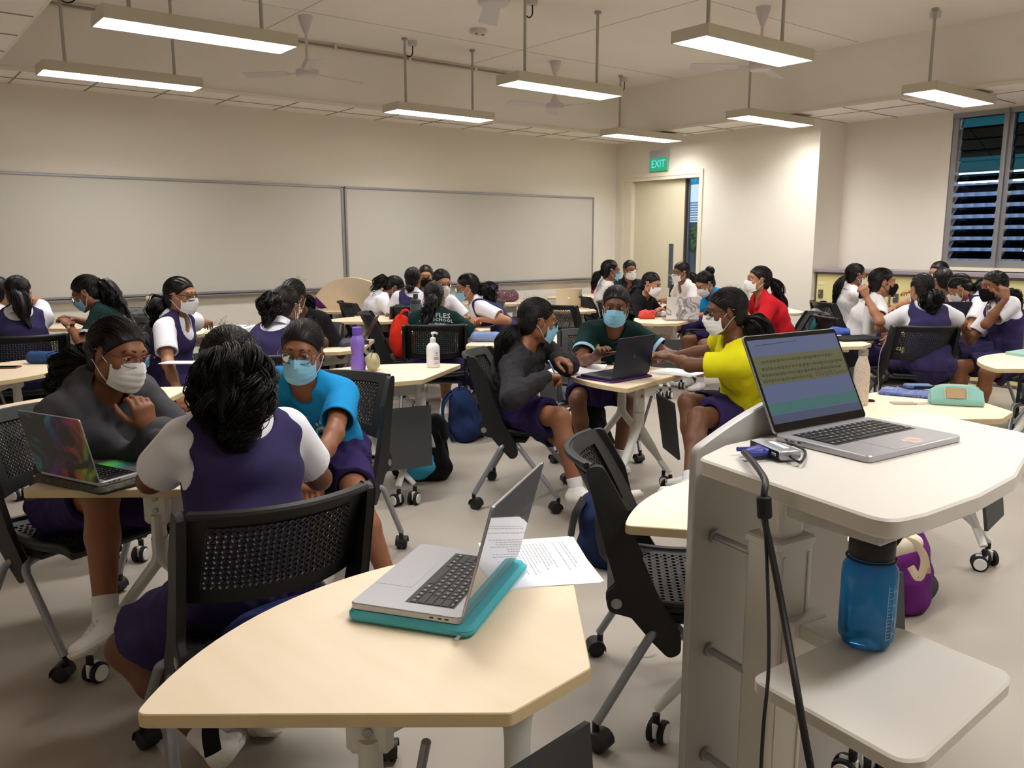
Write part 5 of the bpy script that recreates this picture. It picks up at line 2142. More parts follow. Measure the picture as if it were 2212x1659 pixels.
P11 = person('person in a yellow T-shirt and purple skirt, leaning on the table, seen from behind', tuple(atz(1605, 892, .53)[:2]), 128, W(1566, 672, 4.3), (140, 8, 0),
             hands={'L': W(1448, 772, 4.6), 'R': W(1455, 768, 4.85)}, elbows={'L': W(1405, 815, 4.25), 'R': W(1520, 790, 4.9)}, hdirs={'L': (-.2, .9, .0), 'R': (-.6, .6, 0)},
             outfit='tee', top=YELTEE, skin='deep', mask='white', glasses=GL_BLK, hair='low', hlen=.24, vol=1.6, frizz=.3, h=.006,
             knees={'L': W(1385, 930, 3.95), 'R': W(1440, 900, 4.4)}, feet={'L': W(1490, 1045, 4.1), 'Ldir': (-.5, .8, 0), 'R': W(1500, 1020, 4.4)})
sit(float(atz(1605, 892, .53)[0]) + .03, float(atz(1605, 892, .53)[1]) - .04, 128, 'black mesh chair of the person in the yellow T-shirt')
# --- left rows
P4 = person('person in a pinafore with a red name tag, upright, white mask, facing right', (1.62, 5.74), -40, W(392, 638, 5.42), (-50, 4, 0),
            hands={'L': W(452, 697, 6.2), 'R': W(392, 872, 5.05)}, elbows={'R': W(340, 790, 5.2), 'L': W(445, 715, 5.6)},
            outfit='pinafore', skin='tan', mask='white', glasses=GL_BLK, hair='pony', hz=-.03, hlen=.24, vol=1.2, curly=.3, h=.0065)
name_tag(P4, 'pinafore', 1, .03)
sit(1.60, 5.76, -40, 'black mesh chair of the pinafore wearer with the red name tag')
P5 = person('person in a pinafore at far left, back turned, long ponytail over the right shoulder', (.92, 6.66), 84, W(40, 632, 5.9), (70, 8, 0),
            hands={'L': (.75, 7.05, .76), 'R': W(65, 648, 5.9)}, elbows={'R': (1.2, 6.95, .78)}, outfit='pinafore', skin='tan', mask='white', hair='pony', hz=0, hlen=.30, tailside=.5, vol=1.1, h=.0075)
sit(.92, 6.62, 84, 'black mesh chair at the left edge, back towards us, of the far left pinafore wearer')
P5b = person('person cut off by the left picture edge, only black hair showing', (.72, 7.30), 60, W(0, 632, 6.35), (40, 5, 0), outfit='pinafore', skin='tan', mask='white', hair='low', hlen=.2, h=.010)
P6 = person('person in a dark green shirt with a long wavy ponytail, bending left to type', (1.52, 6.36), 152, W(186, 632, 5.9), (150, 28, 0),
            hands={'L': W(150, 705, 5.75), 'R': W(160, 690, 6.1)}, elbows={'L': W(190, 730, 5.7), 'R': W(185, 700, 6.2)},
            outfit='tee', top=GREENTEE, skin='brown', mask='blue', glasses=GL_BLK, hair='pony', hz=.03, hlen=.40, vol=1.1, curly=.3, h=.0075, tailside=-.1)
sleeve_band(P6, 't_shirt', .68, .072, WTRIM)
sit(1.56, 6.34, 152, 'black mesh chair of the green-shirted person typing at left')
P7 = person('person in a white blouse and pinafore bent forward behind the blue-shirted person, back turned', (1.92, 4.72), 44, W(618, 662, 5.15), (35, 22, 0),
            hands={'L': (1.95, 5.25, .76), 'R': W(672, 735, 5.5)}, elbows={'R': W(745, 752, 5.2), 'L': (1.75, 5.2, .85)},
            outfit='pinafore', skin='deep', mask='white', glasses=GL_GOLD, hair='pony', hz=.03, hlen=.25, vol=.9, curly=.5, h=.0075, slouch=.07)
sit(1.88, 4.68, 44, 'black mesh chair behind the blue-shirted person, back towards us')
P7b = person('person in a black top hidden behind the bent pinafore wearer', (2.62, 5.86), 225, W(632, 642, 5.85), (215, 25, 0),
             hands={'L': (2.55, 5.55, .76), 'R': (2.25, 5.65, .76)}, outfit='tee', top=BLKTOP, skin='deep', mask='white', hair='low', hlen=.2, frizz=.8, h=.008)
sit(2.64, 5.88, 225, 'black mesh chair of the person in the black top')
# --- centre back
P8d_xy = tuple(atd(940, 795, 6.65)[:2])
P8d = person('person in a dark green shirt reading LES SCHOOL, back turned', P8d_xy, 56, W(937, 641, 6.72), (60, 12, 0),
             hands={'R': W(1012, 705, 6.9), 'L': W(920, 700, 7.2)}, elbows={'R': W(1020, 725, 6.6), 'L': W(880, 760, 6.6)},
             outfit='tee', top=GREENTEE, skin='brown', mask='white', hair='pony', hz=-.01, hlen=.36, vol=1.0, tailside=-.42, h=.0065,
             feet={'R': atz(990, 892, .08), 'L': atz(962, 868, .085), 'Rdir': (-.6, -.75, -.2), 'Ldir': (-.6, -.75, -.2)}, knees={'R': W(1015, 830, 6.7), 'L': W(960, 800, 7.0)})
sit(P8d_xy[0] - .02, P8d_xy[1] - .03, 58, 'black mesh chair under the LES SCHOOL shirt, back towards the pump bottle')
P8e = person('person in a patterned white mask facing us, behind the LES SCHOOL shirt', (4.36, 6.9), 252, W(955, 610, 7.8), (262, 12, 0),
             hands={'L': (4.5, 6.35, .76), 'R': (4.15, 6.4, .76)}, outfit='shirt', top=BLOUSE, skin='tan', mask='white', glasses=GL_GOLD, hair='low', hlen=.15, h=.0085)
sit(4.38, 6.93, 252, 'black mesh chair of the patterned-mask wearer')
P8f = person('person in a white blouse, profile left, curly ponytail, at the silver laptop', (4.74, 6.0), 148, W(1008, 620, 7.5), (145, 14, 0),
             hands={'L': W(1040, 690, 7.35), 'R': (4.35, 6.0, .76)}, outfit='pinafore', skin='tan', mask='blue', glasses=GL_BLK, hair='pony', hz=-.01, hlen=.22, vol=1.3, curly=.6, h=.008)
sit(4.78, 5.98, 148, 'black mesh chair of the person in profile at the silver laptop')
P8b = person('person in a pinafore with sleek black hair, back turned, in the group before the whiteboards', (4.44, 7.22), 66, W(893, 602, 8.5), (40, 0, 0),
             outfit='pinafore', skin='brown', mask='black', hair='loose', hlen=.10, vol=.7, wave=.004, h=.009)
sit(4.42, 7.19, 66, 'black mesh chair of the sleek-haired pinafore wearer')
P8a = person('person in a white blouse with head laid on the arms', (4.30, 7.84), -10, W(852, 622, 8.8), (-20, 45, 0),
             hands={'L': (4.75, 7.78, .76), 'R': (4.6, 7.5, .76)}, outfit='shirt', top=BLOUSE, skin='brown', mask='white', hair='pony', hz=.02, hlen=.25, curly=.5, h=.009, slouch=.05)
sit(4.26, 7.86, -10, 'black mesh chair of the person resting head on arms')
P8c = person('person with bare forehead and gold glasses, rearmost before the right whiteboard', (5.18, 8.14), 240, W(920, 596, 9.2), (238, 6, 0),
             outfit='tee', top=BLKTOP, skin='tan', mask='black', glasses=GL_GOLD, hair='low', hlen=.2, h=.009)
# --- far door group
P13 = person('person in a white polo and blue mask, ponytail, profile right, by the door corner', (6.86, 6.93), -30, W(1320, 584, 9.5), (-30, 2, 0),
             outfit='polo', top=POLO, skin='brown', mask='blue', glasses=GL_BLK, hair='pony', hz=-.02, hlen=.24, vol=1.1, h=.009)
sit(6.84, 6.95, -30, 'black mesh chair of the white-polo wearer by the door corner')
P14 = person('person in a dark shirt and white mask facing us, in front of the door', (7.76, 7.44), 240, W(1361, 583, 10.35), (243, 2, 0),
             outfit='polo', top=NAVYTEE, skin='brown', mask='white', glasses=GL_RED, hair='low', hlen=.2, h=.009)
name_tag(P14, 'polo_shirt', 1, .03)
sit(7.8, 7.48, 240, 'black mesh chair of the dark-shirted person before the door')
P16 = person('person in a white top and white mask at a dark laptop, before the open doorway', (8.02, 6.52), 160, W(1470, 588, 9.9), (158, 6, 0),
             hands={'L': (7.6, 6.55, .76), 'R': (7.75, 6.85, .76)}, outfit='polo', top=POLO, skin='brown', mask='white', glasses=GL_RED, hair='pony', hz=-.03, hlen=.2, h=.009)
sit(8.05, 6.51, 160, 'black mesh chair of the person before the open doorway')
P15 = person('person in a black and white jacket leaning forward in a white mask', (6.42, 6.1), -62, W(1408, 614, 8.5), (-78, 14, 8),
             hands={'L': (6.65, 5.75, .77), 'R': (6.3, 5.65, .77)}, outfit='hoodie', top=BLKTOP, skin='tan', mask='white', hair='loose', hlen=.22, vol=1.0, h=.0085)
sit(6.40, 6.14, -62, 'black mesh chair of the person in the black and white jacket')
P17 = person('person in a bright blue T-shirt with hair in a bun, bent over the table', (6.98, 5.22), 160, W(1522, 612, 8.4), (165, 32, 0),
             hands={'L': (6.5, 5.25, .76), 'R': (6.6, 5.6, .76)}, outfit='tee', top=BLUETEE, skin='tan', mask='white', hair='bun', h=.0085)
sit(7.02, 5.21, 160, 'black mesh chair of the blue-shirted person with a bun')
P12 = person('person in a red T-shirt with a ponytail, hand raised to the mask, facing left', (6.48, 4.26), 140, W(1637, 604, 7.25), (146, -2, 0),
             hands={'L': W(1604, 668, 7.0), 'R': (6.25, 4.75, .74)}, elbows={'L': W(1628, 700, 7.05)}, hdirs={'L': (-.25, .1, 1)}, palm={'L': (.6, .6, 0)},
             outfit='tee', top=REDTEE, skin='tan', mask='white', hair='pony', hz=.0, hlen=.30, vol=1.0, h=.0075, curl=(.3, .25))
sit(6.53, 4.22, 140, 'black mesh chair of the person in the red T-shirt')
# --- right group by the lockers
P18 = person('person in a white polo, long ponytail, glasses and white mask, by the lockers', (8.22, 4.70), -32, W(1850, 594, 8.7), (-34, 5, 0),
             hands={'R': (8.6, 4.3, .76), 'L': (8.7, 4.6, .76)}, outfit='polo', top=POLO, skin='brown', mask='white', glasses=GL_BLK, hair='pony', hz=-.03, hlen=.36, vol=.8, h=.0085)
sit(8.18, 4.72, -32, 'black mesh chair with a triangle-patterned backpack hung on it')
P19 = person('person in a grey-white shirt and black mask, cheek on hand', (6.70, 3.72), -38, W(1908, 610, 6.95), (-48, 2, 4),
             hands={'R': W(1872, 642, 6.72), 'L': (7.15, 3.5, .76)}, elbows={'R': W(1895, 690, 6.6)}, hdirs={'R': (-.25, .3, .8)}, palm={'R': (.3, .3, -.4)},
             outfit='polo', top=POLO, skin='tan', mask='black', hair='low', hlen=.12, vol=.8, h=.0075, curl=(.8, .4))
sit(6.67, 3.74, -38, 'black mesh chair of the black-masked person with cheek on hand')
P20 = person('person in a pinafore with a curly ponytail, back turned, right of the laptop in front', (6.50, 2.98), 46, W(1990, 624, 6.55), (58, 8, 0),
             hands={'L': (6.75, 3.45, .76), 'R': (7.1, 3.1, .76)}, elbows={'L': W(1905, 690, 6.4), 'R': W(2095, 690, 6.5)},
             outfit='pinafore', skin='tan', mask='white', hair='pony', hz=-.04, hlen=.20, vol=1.25, curly=.5, tailside=-.2, h=.007)
sit(6.46, 3.10, 48, 'black mesh chair at right seen from behind, of the curly-haired pinafore wearer')
P24 = person('person in a pinafore and black mask at right, hand to ear, facing left', (7.28, 2.62), 148, W(2145, 618, 6.7), (150, 6, 0),
             hands={'L': W(2172, 645, 6.45), 'R': (7.05, 2.98, .77)}, elbows={'L': W(2112, 700, 6.45)}, hdirs={'L': (.2, .2, .7)},
             outfit='pinafore', skin='brown', mask='black', hair='low', hlen=.24, vol=1.15, curly=.8, h=.0075, curl=(.5, .6))
sit(7.32, 2.59, 148, 'black mesh chair of the pinafore wearer with hand to ear')
P22 = person('person with glossy black hair behind the back-turned pinafore wearer at right', (8.40, 3.62), 200, W(2034, 606, 8.0), (60, 10, 0),
             outfit='shirt', top=BLOUSE, skin='tan', mask='white', hair='loose', hlen=.08, vol=.6, h=.009)
P23 = person('person in a white blouse and pinafore bent low over the table at right', (8.02, 3.10), 120, W(2072, 622, 7.5), (110, 40, 0),
             hands={'L': (7.6, 3.4, .76), 'R': (7.9, 3.6, .76)}, outfit='pinafore', skin='tan', mask='white', hair='low', hlen=.12, curly=.5, h=.009)
P21 = person('person with dark hair farthest back among the group by the lockers', (8.70, 4.02), 170, W(2026, 590, 8.6), (165, 5, 0),
             hands={'L': W(1940, 630, 8.3), 'R': (8.3, 4.3, .76)}, outfit='polo', top=POLO, skin='tan', mask='white', hair='low', hlen=.12, h=.009)
# --- chairs nobody sits on, or whose sitter is hidden
place_chair(1.95, 1.63, -45, 'empty black mesh chair beside the lectern panel')
place_chair(4.45, 8.05 + .55, 270, 'empty black mesh chair below the joint of the whiteboards')
place_chair(float(atd(862, 800, 7.5)[0]), float(atd(862, 800, 7.5)[1]), -30, 'black mesh chair with a red bag on it, left of the LES SCHOOL shirt')
place_chair(1.55, 7.2, 200, 'empty black mesh chair left of the steel tumbler')
place_chair(5.75, 6.35, 20, 'black mesh chair by the gold laptop, behind the dark green T-shirt')
place_chair(6.35, 2.02, 200, 'black mesh chair with grey legs at the right edge, by the cut-off table')
# ================================================================== lectern
ex = nrm([.99, -.14, 0]); ey = nrm([.14, .99, 0])
LM = np.column_stack([ex, ey, [0, 0, 1.0]])
LC = ex * 1.27 + ey * 1.10
GREYP = mat('lectern_grey_laminate', (176, 174, 172), .42, metal=.2, spec=.4)
LWHITE = mat('lectern_white_top', (206, 201, 195), .35, spec=.4)
COLW = mat('lectern_column', (206, 204, 199), .4, metal=.15)
lec = empty('lectern', tuple(LC), math.atan2(ex[1], ex[0]))
tag(lec, 'height-adjustable lectern with white tops and a grey curved-top front panel', 'lectern')
ll = lambda p: LM.T @ (np.asarray(p) - LC)


def loc2(px, py, z):
    q = ll(atz(px, py, z)); return (q[0], q[1])


ZT = 1.065
pts = [loc2(1520, 985, ZT), loc2(1525, 1000, ZT), loc2(1955, 1135, ZT), loc2(2070, 1102, ZT), loc2(2212, 1022, ZT), (.62, -.10), (.62, .17), loc2(1850, 880, ZT), loc2(1690, 926, ZT), loc2(1600, 948, ZT)]
pts = [(-.17, .065), (-.185, -.360), (-.10, -.365), (.07, -.350), (.24, -.315), (.42, -.24), (.60, -.15), (.62, .12), (.45, .136), (.16, .136), (-.05, .115)]
m = MB(); m.prism(roundpoly(pts, [.03, .06, .1, .1, .1, .1, .06, .06, .1, .1, .06], 6), ZT - .032, ZT, bev=.004); m.build('work_top', LWHITE, lec)
m = MB(); m.box((.03, -.215, ZT - .047), (.36, .18, .030), rotm('Z', .10), bev=.006); m.build('under_tray', GREYP, lec)
# front panel with the rising curved top
X0, X1 = ll(atd(1487, 960, 1.80))[0], None
xs0, xs1 = -.105, .40
prof = [(xs0, .06), (xs1, .06), (xs1, 1.0)]
for t in np.linspace(0, 1, 14):
    x = xs1 - t * (xs1 - xs0)
    u_ = (x - xs0) / (xs1 - xs0)
    prof.append((x, 1.055 + .095 * math.sin(min(1, u_ * 1.55) * PI * .5) - .30 * max(0, u_ - .62) ** 1.5))
pl = roundpoly(prof, [.01, .01, .02] + [.0] * 13 + [.03], 5)
m = MB(); m.prism(pl, 0, .02, T=lambda V: np.column_stack([V[:, 0], .140 + V[:, 2], V[:, 1]]), bev=.003); m.build('front_panel', GREYP, lec)
m = MB(); m.prism(rrect(.105, .085, .012), .10, .885); m.box((0, 0, .892), (.109, .089, .02), bev=.004)
for xx in (-.035, .035):
    m.box((xx, -.0435, .48), (.004, .003, .78))
m.build('column_sleeve', COLW, lec)
m = MB(); m.prism(rrect(.070, .06, .012), .88, 1.01); m.build('inner_column', COLW, lec)
for zz in (.86, .60, .35):
    m = MB(); m.cyl((-.045, .03, zz), (-.045, .140, zz), .008, n=10); m.lathe([(.016, 0), (.016, .006), (.008, .01)], 14, (-.045, .130, zz), 0, np.column_stack([(1, 0, 0), (0, 0, -1), (0, 1, 0)])); m.build('standoff', ALU, lec)
ZSH = .76
sp = [loc2(1618, 1462, ZSH), loc2(1945, 1645, ZSH), loc2(2000, 1640, ZSH), loc2(2180, 1475, ZSH), loc2(2185, 1452, ZSH), loc2(1940, 1352, ZSH), loc2(1830, 1365, ZSH)]
cen = np.mean(sp, 0)
sp = sorted(sp, key=lambda p: math.atan2(p[1] - cen[1], p[0] - cen[0]))
m = MB(); m.prism(roundpoly(sp, .03, 6), ZSH - .026, ZSH, bev=.004); m.build('shelf', LWHITE, lec)
m = MB(); m.box((.04, -.13, ZSH - .04), (.10, .22, .03), bev=.004); m.box((.02, -.05, ZSH - .08), (.10, .04, .12), bev=.004); m.build('shelf_bracket', COLW, lec)
m = MB()
m.box((.08, 0, .10), (.62, .08, .045), bev=.01)
for xx in (-.20, .36):
    m.tube([(xx, .20, .09), (xx, .0, .11), (xx, -.36, .09)], [.022, .028, .022], 10, ell=(1, .7))
bs = m.build('base', WSTEEL, lec)
for xx in (-.20, .36):
    for yy in (.18, -.34):
        caster('white', bs, (xx, yy, 0), R_.uniform(0, 6))

# ================================================================== laptops
NAVYL = mat('laptop_navy', (24, 28, 48), .45, spec=.4)
GOLDL = mat('laptop_gold', (205, 190, 160), .35, metal=.4)
GREYL = mat('laptop_dark_grey', (70, 72, 76), .38, metal=.4)
SCRDARK = emitmat('screen_dim', (34, 38, 42), .6)
GLOSSC = mat('clear_glossy_case', (150, 152, 160), .04, metal=.5, spec=.8)


def galaxy_mat():
    m = bpy.data.materials.new('galaxy_print')
    m.use_nodes = True
    nt = m.node_tree
    b = nt.nodes['Principled BSDF']; b.inputs['Roughness'].default_value = .35
    tc = nt.nodes.new('ShaderNodeTexCoord')
    mp = nt.nodes.new('ShaderNodeMapping'); nt.links.new(tc.outputs['Object'], mp.inputs[0])
    sx = nt.nodes.new('ShaderNodeSeparateXYZ'); nt.links.new(mp.outputs[0], sx.inputs[0])
    nz = nt.nodes.new('ShaderNodeTexNoise'); nz.inputs['Scale'].default_value = 11; nz.inputs['Detail'].default_value = 9; nz.inputs['Distortion'].default_value = 1.2
    nt.links.new(tc.outputs['Object'], nz.inputs['Vector'])
    # hue runs from green-yellow over red and magenta to violet and cyan along a warped diagonal
    ad = nt.nodes.new('ShaderNodeMath'); ad.operation = 'MULTIPLY_ADD'; ad.inputs[1].default_value = 3.2; ad.inputs[2].default_value = .28
    nt.links.new(sx.outputs[0], ad.inputs[0])
    ad2 = nt.nodes.new('ShaderNodeMath'); ad2.operation = 'MULTIPLY_ADD'; ad2.inputs[1].default_value = 1.9
    nt.links.new(sx.outputs[2], ad2.inputs[0]); nt.links.new(ad.outputs[0], ad2.inputs[2])
    ad3 = nt.nodes.new('ShaderNodeMath'); ad3.operation = 'MULTIPLY_ADD'; ad3.inputs[1].default_value = .5
    nt.links.new(nz.outputs['Fac'], ad3.inputs[0]); nt.links.new(ad2.outputs[0], ad3.inputs[2])
    rp = nt.nodes.new('ShaderNodeValToRGB')
    els = rp.color_ramp.elements
    cols = [(.30, (150, 190, 60)), (.45, (200, 90, 60)), (.58, (205, 60, 130)), (.70, (130, 50, 170)), (.82, (50, 60, 180)), (.95, (40, 170, 210))]
    els[0].position, els[0].color = cols[0][0], s2l(cols[0][1]) + (1,)
    els[1].position, els[1].color = cols[-1][0], s2l(cols[-1][1]) + (1,)
    for p_, c_ in cols[1:-1]:
        e_ = els.new(p_); e_.color = s2l(c_) + (1,)
    nt.links.new(ad3.outputs[0], rp.inputs[0])
    nz2 = nt.nodes.new('ShaderNodeTexNoise'); nz2.inputs['Scale'].default_value = 9; nz2.inputs['Detail'].default_value = 8; nz2.inputs['Distortion'].default_value = 1.5
    nt.links.new(tc.outputs['Object'], nz2.inputs['Vector'])
    r2 = nt.nodes.new('ShaderNodeValToRGB'); r2.color_ramp.elements[0].position = .44; r2.color_ramp.elements[1].position = .68
    nt.links.new(nz2.outputs['Fac'], r2.inputs[0])
    mx = nt.nodes.new('ShaderNodeMixRGB'); mx.inputs[1].default_value = s2l((30, 32, 34)) + (1,)
    nt.links.new(r2.outputs[0], mx.inputs[0]); nt.links.new(rp.outputs[0], mx.inputs[2])
    nt.links.new(mx.outputs[0], b.inputs['Base Color'])
    return m


GALAXY = galaxy_mat()


def veined(name, base, vein, scale=6, w=.035, rough=.4, wave=False):
    m = bpy.data.materials.new(name)
    m.use_nodes = True
    nt = m.node_tree
    b = nt.nodes['Principled BSDF']; b.inputs['Roughness'].default_value = rough
    tc = nt.nodes.new('ShaderNodeTexCoord')
    nz = nt.nodes.new('ShaderNodeTexNoise'); nz.inputs['Scale'].default_value = scale; nz.inputs['Detail'].default_value = 4; nz.inputs['Distortion'].default_value = .8
    nt.links.new(tc.outputs['Object'], nz.inputs['Vector'])
    src = nz.outputs['Fac']
    if wave:
        ml = nt.nodes.new('ShaderNodeMath'); ml.operation = 'MULTIPLY'; ml.inputs[1].default_value = 9; nt.links.new(src, ml.inputs[0])
        fr = nt.nodes.new('ShaderNodeMath'); fr.operation = 'FRACT'; nt.links.new(ml.outputs[0], fr.inputs[0]); src = fr.outputs[0]
    rp = nt.nodes.new('ShaderNodeValToRGB')
    e = rp.color_ramp.elements
    e[0].position, e[0].color = .5 - w, s2l(base) + (1,)
    e[1].position, e[1].color = .5 + w, s2l(base) + (1,)
    k = e.new(.5); k.color = s2l(vein) + (1,)
    nt.links.new(src, rp.inputs[0]); nt.links.new(rp.outputs[0], b.inputs['Base Color'])
    return m


MARBLE = veined('marble_print', (214, 212, 216), (120, 116, 124), 7, .05)


def fruit_logo():
    """a small bitten-fruit emblem, as on many laptop lids"""
    P = []
    for t in np.linspace(0, 2 * PI, 40, endpoint=False):
        r = .0135 * (1 + .06 * math.cos(2 * t)) - .0035 * math.exp(-((t - PI / 2) / .35) ** 2) - .002 * math.exp(-((t - 3 * PI / 2) / .3) ** 2)
        x, y = r * math.cos(t) * 1.02, r * math.sin(t)
        dx, dy = x - .0165, y - .002
        dd = math.hypot(dx, dy)
        if dd < .0075:
            x, y = .0165 + dx / dd * .0075, .002 + dy / dd * .0075
        P.append((x, y))
    leaf = [(.000, .0145), (.004, .0155), (.007, .020), (.003, .0195)]
    return P, leaf


def laptop(pos, front, label, w=.304, d=.212, ang=105, base=SILVER, lidm=None, back=None, screen=SCRDARK, logo=ALU, detail=False, palm=None, roll=0, hingec=True, group=None):
    """pos: centre of the hinge on the surface; front: direction from the hinge to the front edge (2D)"""
    f = nrm([front[0], front[1], 0])
    rz = math.atan2(f[1], f[0]) + PI / 2        # local -Y is the front
    root = empty('laptop', tuple(pos), rz)
    lidm = lidm or base
    back = back or lidm
    m = MB(); m.prism(rrect(w, d, .011, 4, 0, -d / 2), .0, .0145, bev=.002); m.build('base', base, root)
    # keys
    m = MB()
    rows = [(14, .0095), (13.5, .0165), (13.5, .0165), (12.5, .0165), (11.5, .0165), (9, .0165)]
    kw = .275 * w / .304 if w < .32 else .272
    y = -.028 * d / .212
    m.box((0, y - .050, .0143), (kw + .006, .108, .0008), mi=1)
    for ri, (n, hgt) in enumerate(rows):
        wid = kw / (14.5)
        x = -kw / 2
        ks = []
        if ri == 5:
            ks = [1, 1, 1, 1.25, 5.2, 1.25, 1, .93, .93, .94]
        else:
            n_ = int(n); ks = [1.0] * n_
            extra = 14.5 - n_ 
            ks[0] += extra / 2 if ri else .25; ks[-1] += extra / 2 if ri else .25
        sc_ = kw / sum(ks)
        for k_ in ks:
            wk = k_ * sc_
            m.box((x + wk / 2, y - hgt / 2, .0150), (wk - .0028, hgt - .0028, .0016), mi=0)
            if detail and wk < .03:
                m.box((x + wk / 2, y - hgt / 2, .01590), (.0032, .0040, .0002), mi=2)
            x += wk
        y -= hgt + .0008
    m.build('keyboard', [KEYB, KEYB, KEYL], root, False)
    m = MB(); m.prism(rrect(.105 if w < .32 else .14, .068 if w < .32 else .085, .004, 3, 0, -d + .046), .0142, .0149); m.build('trackpad', palm or base, root)
    if detail:
        m = MB()
        for sx in (-1, 1):
            for yy in (-.03, -.045, -.062):
                m.box((sx * w / 2, yy, .0075), (.002, .0085, .0032), bev=.0008)
        m.build('port', BLACKG, root)
    a = math.radians(ang)
    # lid: built closed-up then turned about the hinge
    up = np.array([0, math.cos(PI - a) * 1.0, math.sin(PI - a)]) if False else np.array([0, -math.cos(a), math.sin(a)])
    nrm_in = np.array([0, -math.sin(a), -math.cos(a)])       # out of the screen
    O = np.array([0, 0.0, .0135])

    def place(V, off):
        V = np.asarray(V)
        return O + np.outer(V[:, 0], [1, 0, 0]) + np.outer(V[:, 1], up) + np.outer(V[:, 2] + off, nrm_in)
    m = MB(); m.prism(rrect(w, d, .010, 4, 0, d / 2), -.0050, .0, T=lambda V: place(V, 0), bev=.0012)
    lid = m.build('lid', lidm, root)
    if back is not lidm:
        m = MB(); m.prism(rrect(w - .001, d - .001, .010, 4, 0, d / 2), -.0062, -.0050, T=lambda V: place(V, 0)); m.build('cover', back, lid)
    m = MB(); m.prism(rrect(w - .004, d - .004, .008, 4, 0, d / 2), .0, .0006, T=lambda V: place(V, 0)); m.build('bezel', BLACKG, lid)
    if isinstance(screen, list):
        m = MB(); mi = []
        mats = []
        x0, x1, y0, y1 = -w / 2 + .008, w / 2 - .008, .020, d - .012
        for k_, (ua, va, ub, vb, mt) in enumerate(screen):
            q = np.array([(x0 + (x1 - x0) * ua, y0 + (y1 - y0) * va, 0), (x0 + (x1 - x0) * ub, y0 + (y1 - y0) * va, 0), (x0 + (x1 - x0) * ub, y0 + (y1 - y0) * vb, 0), (x0 + (x1 - x0) * ua, y0 + (y1 - y0) * vb, 0)])
            m.add(place(q, .0008 + .0001 * k_), [(0, 1, 2, 3)], len(mats)); mats.append(mt)
        m.build('display', mats, lid, False)
    else:
        m = MB(); q = np.array([(-w / 2 + .008, .020, 0), (w / 2 - .008, .020, 0), (w / 2 - .008, d - .012, 0), (-w / 2 + .008, d - .012, 0)])
        m.add(place(q, .0009), [(0, 1, 2, 3)]); m.build('display', screen, lid, False)
    if logo:
        P, lf = fruit_logo()
        m = MB()
        for poly in (P, lf):
            V = np.column_stack([[-p[0] for p in poly], [d / 2 + p[1] for p in poly], np.full(len(poly), 0)])
            m.add(place(V, -.0066), [tuple(range(len(poly) - 1, -1, -1))])
        m.build('logo', logo, lid, False)
    tag(root, label, 'laptop', group)
    root['_place'] = 0
    del root['_place']
    return root, lid, place


def sleeve_case(c, front, w, d, t, m_, label, kind='laptop_sleeve', cat='laptop sleeve', zipm=None):
    f = nrm([front[0], front[1], 0])
    root = empty(kind, tuple(c), math.atan2(f[1], f[0]) + PI / 2)
    mb = MB(); mb.prism(rrect(w, d, .025, 6), 0, t, bev=min(.008, t * .45)); mb.build('body', m_, root)
    mb = MB(); P = [(x, y, t * .5) for x, y in rrect(w + .001, d + .001, .025, 6)]
    P = P[:len(P) // 4 * 3]
    mb.tube(P, .0022, 6); mb.build('zip', zipm or m_, root)
    mb = MB(); mb.box((P[0][0] + .012, P[0][1], t * .4), (.022, .008, .003), bev=.001); mb.build('zip_pull', ALU, root)
    tag(root, label, cat)
    return root


TEAL = cloth('neoprene_teal', (84, 172, 186), bump=.1, var=.03)
# front laptop on its sleeve
pa, pb, pc = atz(750, 1303, .757), atz(984, 1338, .757), atz(918, 1180, .757)
fr = pa - pb
sl = sleeve_case((atz(735, 1335, .72) + atz(1120, 1210, .72)) / 2 * .5 + (pb + pc) * .25 - np.array([0, 0, 0]), fr, .375, .275, .024, TEAL, 'teal laptop sleeve under the silver laptop on the front table')
sc_c = pb + (pc - pa) * .5 + fr * .5
sl.location = (sc_c[0] + .012, sc_c[1] + .0, .7205)
hc_ = pb + nrm(pc - pa) * .176
laptop((hc_[0], hc_[1], .745), fr, 'silver laptop open on a teal sleeve on the front table, lid back towards us', .349, .241, 105, SILVER, None, GLOSSC, SCRDARK, None, True)
# papers
def sheets(c, rz, n, label, w=.21, h=.297, print_=True, curl=0.0, z=TZ, name='paper_sheet'):
    root = None
    rs = np.random.RandomState(int(abs(c[0] * 1000)) % 999)
    mb = MB()
    for k in range(n):
        a = rz + rs.normal() * .03
        U, Vv = np.meshgrid(np.linspace(-.5, .5, 9), np.linspace(-.5, .5, 9), indexing='ij')
        zz = .0008 + .0008 * k + curl * (np.maximum(0, U - .2) ** 2) * 2 + curl * .6 * np.maximum(0, Vv - .3) ** 2
        x, y = U * w, Vv * h
        G = np.stack([x * math.cos(a) - y * math.sin(a), x * math.sin(a) + y * math.cos(a), zz], -1)
        mb.sheet(G, th=.0004)
    o = mb.build(name, PAPER, None, True, 30)
    o.location = (c[0], c[1], z + .0002)
    tag(o, label, 'paper')
    if print_:
        mb = MB()
        yy = h * .40
        top = .0008 + .0008 * (n - 1) + .0004
        while yy > -h * .42:
            if rs.rand() > .25:
                x0 = -w * .38
                while x0 < w * (.05 + .32 * rs.rand()):
                    l_ = .004 + .009 * rs.rand()
                    q = np.array([(x0, yy, top), (x0 + l_, yy, top), (x0 + l_, yy + .0022, top), (x0, yy + .0022, top)])
                    q = np.column_stack([q[:, 0] * math.cos(rz) - q[:, 1] * math.sin(rz), q[:, 0] * math.sin(rz) + q[:, 1] * math.cos(rz), q[:, 2]])
                    mb.add(q, [(0, 1, 2, 3)]); x0 += l_ + .003
            yy -= .0085
        mb.build('print', INK, o, False)
    return o


